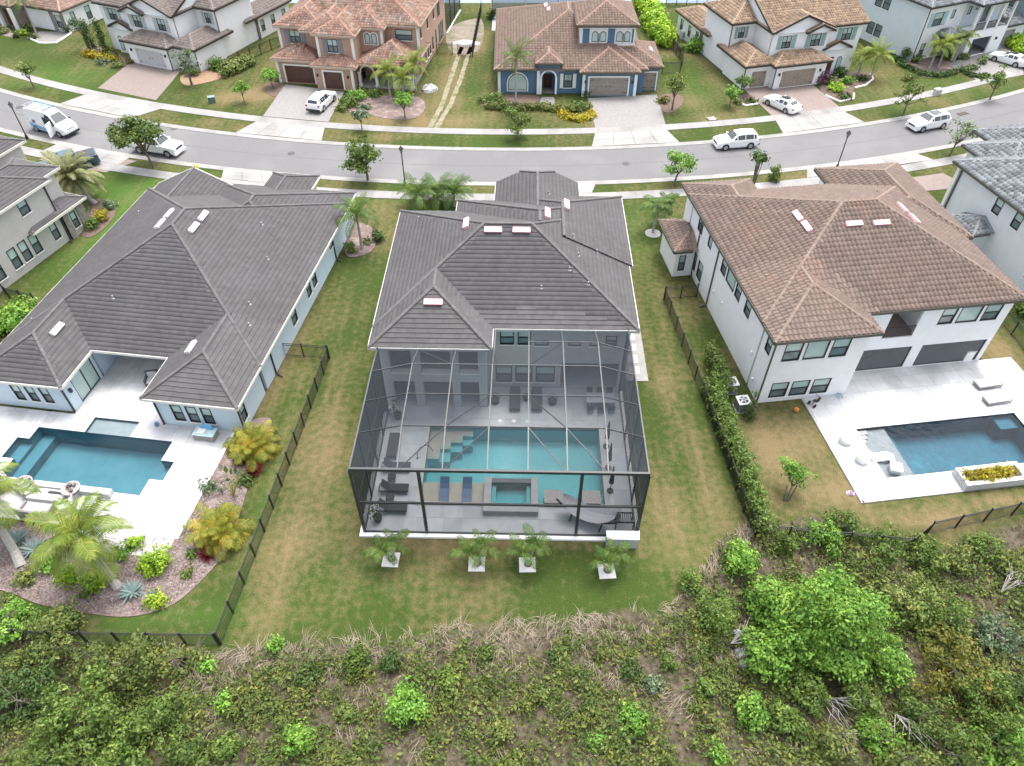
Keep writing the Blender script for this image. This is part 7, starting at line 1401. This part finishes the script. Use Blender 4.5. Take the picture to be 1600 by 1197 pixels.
tag(link('bark_chips', npmesh('bark_chips', V, F, leafmat('bark_chip', (.13, .10, .095), (.21, .175, .17), (.30, .27, .265), 0)), None), 'loose pinkish bark chips over the mulch bed', kind='stuff')

# hedges and shrubs
hedge('long tall hedge along the black fence of the brown-roofed house', [(14.75, 37.6), (15.05, 33), (15.4, 29), (15.75, 24.8)], 1.05, 2.2, 'mid', 1); hedge('clipped hedge between the fence gap and the air conditioners', [(15.3, 41.2), (15.6, 38.9), (15.9, 36.9)], 1.0, 1.9, 'mid', 2)
hedge('tall loose hedge beside the blue house toward the lake', [at(1002, 4), at(1022, 45), at(1038, 78)], 2.3, 2.6, 'lime', 3, dens=26, leaf=.25); hedge('dense green hedge at the frame edge beside the low grey roof', [(-43.5, 43.2), (-40.6, 45.6), (-39.6, 47.4)], 1.9, 1.8, 'bright', 4, leaf=.16)
hedge('clipped yellow-edged round hedge before the blue house drive', [at(878, 178), at(884, 186), at(905, 188), at(924, 184), at(922, 176)], .9, .5, 'yellow', 5, leaf=.16); hedge('low clipped green hedge under the blue house windows', [at(762, 168), at(800, 172), at(842, 170), at(880, 174), at(925, 168)], 1.0, .7, 'olive', 6, leaf=.16)
hedge('yellow clipped hedge row by the far white house path', [at(136, 86), at(158, 92), at(182, 96)], .9, .7, 'yellow', 7, leaf=.17); hedge('mixed green hedge along the fence of the terracotta house', [at(356, 118), at(392, 98)], 1.6, 1.3, 'olive', 8, leaf=.2)
hedge('low wavy plant border round the balcony house bed', [at(1400, 92), at(1412, 104), at(1440, 118), at(1468, 120), at(1492, 114)], .7, .5, 'dark', 9, leaf=.15); hedge('low wavy plant border round the small bed by the white sedan', [at(1500, 110), at(1518, 120), at(1546, 122)], .7, .5, 'dark', 10, leaf=.15); hedge('tall grasses and shrubs past the balcony house garage', [at(1572, 62), at(1600, 82), at(1625, 95)], 2.2, 1.4, 'lime', 11, leaf=.22)
for px, py, rr, hh_, mt_, lb_ in [(1045, 388, .85, 1.9, 'dark', 'dark oval shrub against the brown-roofed house side wall'), (548, 394, .6, 1.3, 'mid', 'green shrub at the blue-grey wall corner in the pink mulch'), (572, 380, .5, .5, 'olive', 'low plant in the pink mulch bed'), (591, 375, .7, 1.2, 'dark', 'dark shrub peeping from behind the dark grey roof eave'),
        (118, 362, .9, 1.3, 'mid', 'dense green shrub below the date palm, nearest the beige wall'), (142, 355, 1.0, 1.3, 'mid', 'dense green shrub below the date palm, middle of the bed'), (160, 343, .8, 1.1, 'yellow', 'yellow-green shrub below the date palm'), (172, 325, .8, .9, 'grey', 'greyish shrub beside the date palm trunk'), (128, 330, .7, 1.0, 'bright', 'light green shrub by the stone pier of the beige house'),
        (545, 165, 1.1, 1.2, 'mid', 'feathery green shrub right of the white family car'), (560, 155, 1.1, 1.3, 'bright', 'taller green shrub before the brown garage and arch'), (535, 172, .8, .7, 'olive', 'low olive shrub at the paver drive corner'), (585, 150, 1., 1.0, 'mid', 'green shrub before the porch columns'), (570, 170, .8, .6, 'grey', 'silvery shrub in front of the feathery shrubs'), (440, 125, .6, .9, 'dark', 'dark shrub at the brown garage corner'), (625, 150, .8, .8, 'dark', 'dark plant under the porch arch'),
        (775, 160, 1.2, 1.1, 'mid', 'leafy shrub at the blue house corner, largest one'), (790, 168, .9, .8, 'olive', 'low olive shrub before the tall palm'), (897, 172, .9, .9, 'mid', 'green shrub inside the yellow-edged hedge'), (915, 150, .45, .8, 'dark', 'small dark shrub beside the blue house garage trim'), (757, 160, .7, .8, 'mid', 'dark green shrub at the outer corner of the blue house'),
        (1035, 160, .8, .8, 'rust', 'rusty shrub under the dark narrow tree'), (1085, 80, 1.5, 2.2, 'bright', 'big rounded shrub against the villa wing wall'), (1175, 160, .8, .5, 'dark', 'low dark plant in the kerbed bed by the tan drive'), (1152, 162, .5, .5, 'mid', 'low green plant at the kerbed bed edge'),
        (1283, 130, .8, 1.6, 'plum', 'purple-flowering shrub beside the wide villa garage'), (1297, 132, .6, 1.1, 'dark', 'dark potted shrub at the villa front door'), (1305, 142, 1.2, .9, 'lime', 'spreading lime shrub in the white-kerbed bed'), (1322, 130, .9, 1.0, 'bright', 'spiky green shrub behind the lime shrub in the kerbed bed'), (1318, 153, 1.0, .5, 'dark', 'low dark succulents at the kerbed bed tip'), (1345, 125, .9, .6, 'dark', 'dark low shrub under the villa palms'), (1310, 118, .9, 1.2, 'dark', 'dark tall shrub by the villa arched window'),
        (1415, 92, .8, 1.5, 'dark', 'dark shrub at the foot of the pale house wall corner'), (1430, 98, .7, 1.0, 'mid', 'green shrub beside the dark shrub of the pale house'), (1480, 92, .9, 1.0, 'mid', 'green shrub below the pale entry column'), (1505, 92, .7, 1.0, 'olive', 'yellowish shrub near the open garage'), (1533, 100, .5, 1.1, 'mid', 'small upright shrub by the white sedan'), (1518, 108, .9, .5, 'olive', 'low olive shrub in the small bed'), (1420, 126, .8, 1.0, 'olive', 'thin olive weed shrub on the balcony house lawn'),
        (340, 108, 1.2, 1.6, 'mid', 'round green shrub by the orange stone bed'), (300, 118, .9, 1.2, 'olive', 'shrub at the foot of the tall loose tree'), (365, 110, 1.3, 1.1, 'olive', 'mixed shrub beside the picket fence by the orange bed'), (205, 98, .5, .5, 'rust', 'rusty plant beside the pale garage door'), (185, 104, 1.0, .6, 'olive', 'pale mixed flowers below the yellow hedge row'), (160, 100, .9, .5, 'grey', 'silvery edging plants at the reddish bed'), (170, 82, .9, .7, 'rust', 'rusty-red ground plants under the slim cypresses'), (178, 92, .7, .9, 'dark', 'dark shrub by the far white house entry'),
        (45, 48, .6, .9, 'dark', 'dark shrub before the pale columns of the corner house'), (38, 54, .6, .6, 'lime', 'light low shrub at the corner house walk'), (5, 52, .9, .8, 'olive', 'olive shrub at the frame edge of the corner house'), (107, 50, .7, .9, 'dark', 'dark shrub under the stone-faced window'), (26, 58, .5, .4, 'dark', 'small dark shrub at the gravel bed end'), (52, 60, .5, .4, 'dark', 'small dark tuft at the gravel bed middle'), (440, 300, .5, 1.3, 'olive', 'small plant at the front corner of the low grey-roofed house'), (768, 30, .8, 1.6, 'dark', 'dark shrub at the back corner of the blue house'), (1065, 78, .6, .8, 'mid', 'green shrub beside the villa air conditioner'),
        (1208, 283, .7, 2.4, 'mid', 'tall shrub tip beyond the brown-roofed house'), (1500, 296, .7, .4, 'rust', 'low rusty plants along the drive by the slate-roofed house'), (1600, 490, 1.3, 2.2, 'mid', 'big green shrub at the frame edge by the brown-roofed house')]:
    bush(lb_, px, py, rr, hh_, mt_, 21, group='garden shrubs', dens=30 if py < 250 else 50, leaf=.18 if py < 250 else .12)
x, y = L2W('C', 13.2, -8.35); o = hedge('yellow-green leafy plants filling the white planter', [L2W('C', 11.6, -8.35), L2W('C', 14.9, -8.35)], .85, .5, 'yellow', 31, name='planter_plants', cat='plants', leaf=.10, dens=70); o.location.z = .55
for lx, ly, h_, lb_ in ((1.35, -9.6, 2.0, 'tall dark potted plant in the cage corner by the loungers'), (1.45, -.8, 1.9, 'potted green plant beside the columns inside the cage')):
    X_, Y_ = L2W('A', lx, ly); t = thing('potted_plant', lb_, 'plant', (X_, Y_, .106), 0, 'potted plants in the cage'); MB().lathe([(.2, 0), (.28, .42), (.3, .45), (.24, .45)], n=12).build('pot', char, t); link('foliage', leafmesh('foliage', [(0, 0, .9, .34, .34, .5), (.1, .1, 1.3, .3, .3, .4), (-.1, 0, 1.55, .22, .22, .35)], 60, .12, LM['mid'], 5), t)
white_kerb = M('white_kerb', (.72, .72, .7), (.6, .6, .58), 3, .9)
for pts, lb_ in (([(1150, 160), (1165, 166), (1184, 163)], 'pale kerb edging the small bed by the tan drive'), ([(1290, 150), (1312, 160), (1333, 155), (1334, 147)], 'white kerb edging the lime shrub bed'), ([(1335, 138), (1352, 134), (1364, 124), (1360, 116)], 'white kerb edging the villa palm bed'), ([(45, 60), (62, 68), (88, 68), (112, 52)], 'pale kerb edging the gravel bed')):
    P_ = [Vector((*at(*p), .07)) for p in pts]; o = P_[0].copy(); o.z = 0; m = MB(); m.tube([p - o for p in P_], .13, 6); tag(m.build('bed_kerb', white_kerb, loc=tuple(o)), lb_, 'kerb')

# ------------------------------------------------------------------ thicket in front
def W_(label, px, py, z, rad, h, mat, name='wild_tree', cat='tree', dens=30, leaf=.17, nb=16, flat=.85, trunk=None): g_ = G(px, py, z); return tree(name, label, g_.x, g_.y, h, rad, mat, 'thicket trees and shrubs', seed=px + py, dens=dens, leaf=leaf, nb=nb, flat=flat, trunk=trunk or .05)
W_('big pale green tree, tallest of the thicket, below the deep blue pool', 1290, 955, 3.2, 3.5, 6.0, 'bright', dens=60, leaf=.12, nb=100, trunk=.18, flat=1.0)
pl_ = [(60, 1000, 1.8, 2.0, 'olive', 'near the fence corner post'), (175, 1030, 2, 2.3, 'olive', 'below the mulch curve'), (265, 1020, 1.5, 1.6, 'olive', 'at the fence end by the lawn'), (120, 1105, 2., 2.4, 'mid', 'in the middle of the dark clump'), (15, 1085, 1.8, 2., 'dark', 'at the frame edge'), (235, 1110, 1.6, 1.9, 'mid', 'beside the dry reed slope'), (60, 1175, 1.5, 2., 'mid', 'at the bottom corner of the frame'), (175, 1180, 1.6, 2., 'mid', 'at the bottom under the clump'), (5, 970, 1.5, 1.5, 'bright', 'beside the frame edge and mulch'), (290, 1180, 1.2, 1.4, 'mid', 'at the bottom next to the reeds'), (95, 960, 1., 1.0, 'olive', 'poking over the rear fence'),
       (1215, 1010, 1.6, 1.7, 'bright', 'beside the biggest tree, over the rubble'), (1385, 1010, 2., 1.8, 'bright', 'between the biggest and the orange-tinged one'), (1480, 960, 1.7, 1.7, 'mid', 'above the orange-tinged one'), (1540, 1075, 1.6, 1.5, 'mid', 'right of the orange-tinged one'), (1380, 1150, 1.2, 1.4, 'bright', 'at the bottom below the biggest tree'), (1500, 1175, 1.2, 1.6, 'mid', 'at the bottom between twigs and corner'), (1290, 830, 1.2, 1.2, 'bright', 'under the deck corner'), (1450, 860, 1., 1.2, 'mid', 'below the planter end'), (1540, 850, .9, 1.1, 'mid', 'just outside the fence post'), (1590, 1170, 1.4, 1.5, 'bright', 'filling the frame corner'), (1230, 1120, .9, 1., 'mid', 'by the fallen twigs'),
       (1125, 945, 1.7, 1.9, 'mid', 'spilling over the lawn corner'), (1163, 870, 1.4, 1.1, 'bright', 'at the hedge end'), (1235, 835, 1.2, 1.4, 'mid', 'below the young tree'), (1320, 815, 1.2, 1.3, 'mid', 'touching the white deck corner'), (1390, 845, 1.3, 1.5, 'mid', 'below the deck front'), (1425, 930, 1.6, 1.9, 'olive', 'beside the biggest tree'), (1500, 1040, 1.7, 2.3, 'rust', 'with the orange tinge'), (1445, 1115, 1.3, 1.6, 'mid', 'under the orange-tinged one'), (1565, 985, 1.2, 1.5, 'grey', 'with grey twigs at the frame edge'), (1590, 880, 1., 1.2, 'olive', 'by the fence at the frame edge'), (1565, 1140, 1.4, 1.8, 'mid', 'at the bottom frame corner'), (1350, 1085, 1.2, 1.3, 'mid', 'below the biggest tree'), (1265, 1075, 1.2, 1.2, 'mid', 'beside the bare ground'), (1420, 1180, 1., 1.5, 'olive', 'at the bottom edge under the twigs'), (1595, 1075, 1.2, 1.5, 'dark', 'dark at the frame edge'), (1195, 915, 1.2, 1.3, 'dark', 'dark gap filler by the rubble'), (1500, 870, .9, 1., 'olive', 'below the long planter'), (1310, 1165, .9, 1.2, 'olive', 'at the bottom by the bare twigs'), (1080, 905, .8, .8, 'mid', 'small, at the lawn edge')]
for px, py, z, rad, mt_, lb_ in pl_: W_({'olive': 'olive-green', 'mid': 'mid-green', 'dark': 'dark green', 'bright': 'light green', 'rust': 'rust-tinged', 'grey': 'grey-green'}[mt_] + ' wild tree of the thicket ' + lb_, px, py, z, rad, z + rad * .8, mt_, flat=1.2, dens=62, leaf=.105, nb=int(12 + rad * 10))
sh_ = [(480, 1060, .8, 'dark', 'dark, beside the yellow weeds'), (432, 1012, .55, 'bright', 'nearest the lawn edge'), (640, 1110, 1.35, 'bright', 'widest on the reed slope'), (560, 1035, .85, 'mid', 'above the widest one'), (470, 1160, 1.0, 'bright', 'round, at the bottom'), (612, 1040, .7, 'dark', 'dark, upper middle'), (705, 1065, .8, 'mid', 'beside the dry tufts'), (868, 1028, .5, 'dark', 'under arching reeds'), (985, 1050, .65, 'dark', 'dark, beside pale stems'), (1022, 1075, .6, 'grey', 'silvery, on bare soil'), (988, 1130, .95, 'bright', 'upright and bright'), (935, 1160, .6, 'bright', 'small, at the bottom'), (922, 1110, .55, 'dark', 'darkest, on the bare slope'), (1102, 1080, .75, 'mid', 'next to the rubble'), (1172, 1120, 1.1, 'bright', 'beside the thicket edge'), (1042, 1040, .6, 'mid', 'near the lawn corner'), (760, 1022, .6, 'mid', 'among tan reeds'), (352, 1100, .6, 'bright', 'at the clump edge'), (360, 1170, .8, 'mid', 'low, by the clump'), (1120, 1185, .7, 'bright', 'at the bottom under the upright one'), (325, 1045, .5, 'bright', 'at the fence end'), (540, 1120, .6, 'olive', 'yellowish, by the widest one'), (780, 1150, .8, 'olive', 'yellowish, bottom middle'), (840, 1090, .6, 'olive', 'dull, centre of the slope')]
for px, py, rad, mt_, lb_ in sh_: bush('wild shrub on the weedy slope, ' + lb_, px, py, rad, rad * 1.35, mt_, 5, 'wild_shrub', 'shrub', 'wild shrubs on the slope', dens=50, leaf=.10, nb=8)
r = random.Random(3)
for k, (px, py, a0, lb_) in enumerate(((1560, 930, .6, 'pale bare branching twigs beside the grey-green wild tree'), (1395, 1120, -1.6, 'pale bare twigs drooping below the biggest tree'), (1280, 1095, -.9, 'pale bare twigs on the soil beside the rubble'), (1140, 1010, .4, 'pale bare twig fan reaching over the rubble'), (1290, 1150, -.7, 'thin grey fallen twigs at the bottom of the thicket'))):
    x, y = at(px, py); m = MB()
    for q in range(9):
        a = a0 + r.uniform(-.7, .7); l_ = r.uniform(1., 2.1); p = [Vector((0, 0, .35)), Vector((math.cos(a) * l_ * .5, math.sin(a) * l_ * .5, .9 + r.uniform(-.2, .3))), Vector((math.cos(a + .2) * l_, math.sin(a + .2) * l_, .8 + r.uniform(-.4, .4)))]; m.tube(p, [.03, .018, .008], 5); e = p[1]; m.tube([e, e + Vector((math.cos(a - .6) * .6, math.sin(a - .6) * .6, .15))], [.014, .005], 4)
    tag(m.build('dead_branch', M('dead_twig', (.40, .38, .35), (.30, .28, .26), 6, .9), loc=(x, y, 0)), lb_, 'branch', 'bare twigs')
# undergrowth: weeds and dry reeds nobody could count
r = np.random.default_rng(21); n_ = 230000; q = np.column_stack([r.uniform(-34, 38, n_), r.uniform(9, 27, n_)]); ed = np.interp(q[:, 0], [-60, -38, -30, -25, -17.5, -15, -8, 0, 8.5, 10.5, 13, 16, 20, 24, 32, 60], [24, 24, 21.5, 18.6, 18, 18.2, 18.9, 19.8, 20.4, 21.8, 25.5, 26.5, 27, 24, 26.5, 33]); dd = ed - q[:, 1]
nz = noise2(q[:, 0], q[:, 1], 1.1, 31); nz2 = noise2(q[:, 0], q[:, 1], 2.6, 32)
gz = lambda x, y: .0
keep = (dd > .5) & (r.random(n_) < np.clip(.55 + .55 * nz + .4 * nz2, .10, 1) * np.clip(dd / 2.5, .15, 1)); q1 = q[keep]; h_ = np.abs(r.normal(0, .16, len(q1))) + .04 + np.clip(nz[keep] + nz2[keep] * .6, 0, 1) * .38
nn = r.normal(size=(len(q1), 3)) * .55 + [0, 0, .9]; nn /= np.linalg.norm(nn, axis=1, keepdims=True); V, F = leaf_quads(np.column_stack([q1, h_]), nn, np.clip(r.lognormal(-2.6, .5, len(q1)), .03, .2), r, .5)
mb_ = [(x, y, .12, q_, q_ * r.uniform(.7, 1.1), r.uniform(.18, .55)) for x, y, q_ in zip(r.uniform(-22, 36, 2600), r.uniform(10, 26, 2600), r.uniform(.25, .85, 2600))]
edm = np.interp([b[0] for b in mb_], [-60, -25, -17.5, -15, -8, 0, 8.5, 10.5, 13, 16, 24, 60], [19, 18, 17.5, 17.7, 18.4, 19.3, 19.9, 21.4, 25, 26, 24, 33]); nzm = noise2(np.array([b[0] for b in mb_]), np.array([b[1] for b in mb_]), .8, 61)
mb_ = [b for b, e, z_ in zip(mb_, edm, nzm) if b[1] < e - .4 - b[3] and r.random() < .42 + .6 * z_]
V2, F2 = cloud(mb_, 46, .085, 71, inner=.3, low=-.2); F = np.concatenate([F, F2 + len(V)]); V = np.concatenate([V, V2])
tag(link('weeds', npmesh('weeds', V, F, leafmat('weed_leaf', (.045, .082, .016), (.105, .145, .028), (.215, .22, .045), .2)), None), 'low yellow-green weeds covering the slope below the lawn', kind='stuff')
nb_ = 900; c_ = np.column_stack([r.uniform(-20, 24, nb_ * 4), r.uniform(10, 26, nb_ * 4)]); ed = np.interp(c_[:, 0], [-60, -17.5, -15, -8, 0, 8.5, 10.5, 13, 16, 24, 60], [18, 18, 18.2, 18.9, 19.8, 20.4, 21.8, 25.5, 26.5, 24, 33]); dd = ed - c_[:, 1]
pr = np.where(dd < .05, 0, np.where(dd < 1.8, .8, .05 + .75 * np.clip(noise2(c_[:, 0], c_[:, 1], 1.0, 41), 0, 1) ** 1.5)); c_ = c_[r.random(len(c_)) < pr][:nb_]; VV = []; FF = []; o = 0
for (x, y) in c_:
    k = r.integers(5, 11); base = r.uniform(-1.0, 1.0) - 1.57 + (r.random() < .25) * 3.1
    for j in range(k):
        a = base + r.normal(0, .35); l_ = r.uniform(.4, 1.05); x0, y0 = x + r.normal(0, .12), y + r.normal(0, .12); d = np.array([math.cos(a), math.sin(a)]); s_ = np.array([-d[1], d[0]]) * r.uniform(.007, .015); zt = l_ * r.uniform(.18, .42)
        for u, z in ((0, .02), (.4, zt), (.75, zt * .9), (1, zt * .4)): p = np.array([x0, y0]) + d * l_ * u; w_ = s_ * (1 - u * .7); VV += [(p[0] - w_[0], p[1] - w_[1], z), (p[0] + w_[0], p[1] + w_[1], z)]
        for i in range(3): FF.append((o + 2 * i, o + 2 * i + 1, o + 2 * i + 3, o + 2 * i + 2))
        o += 8
tag(link('dry_reeds', npmesh('dry_reeds', np.array(VV), np.array(FF), leafmat('dry_reed', (.21, .17, .12), (.30, .25, .185), (.38, .33, .26), .1)), None), 'arching straw-coloured dead reeds along the lawn edge and slope', kind='stuff')
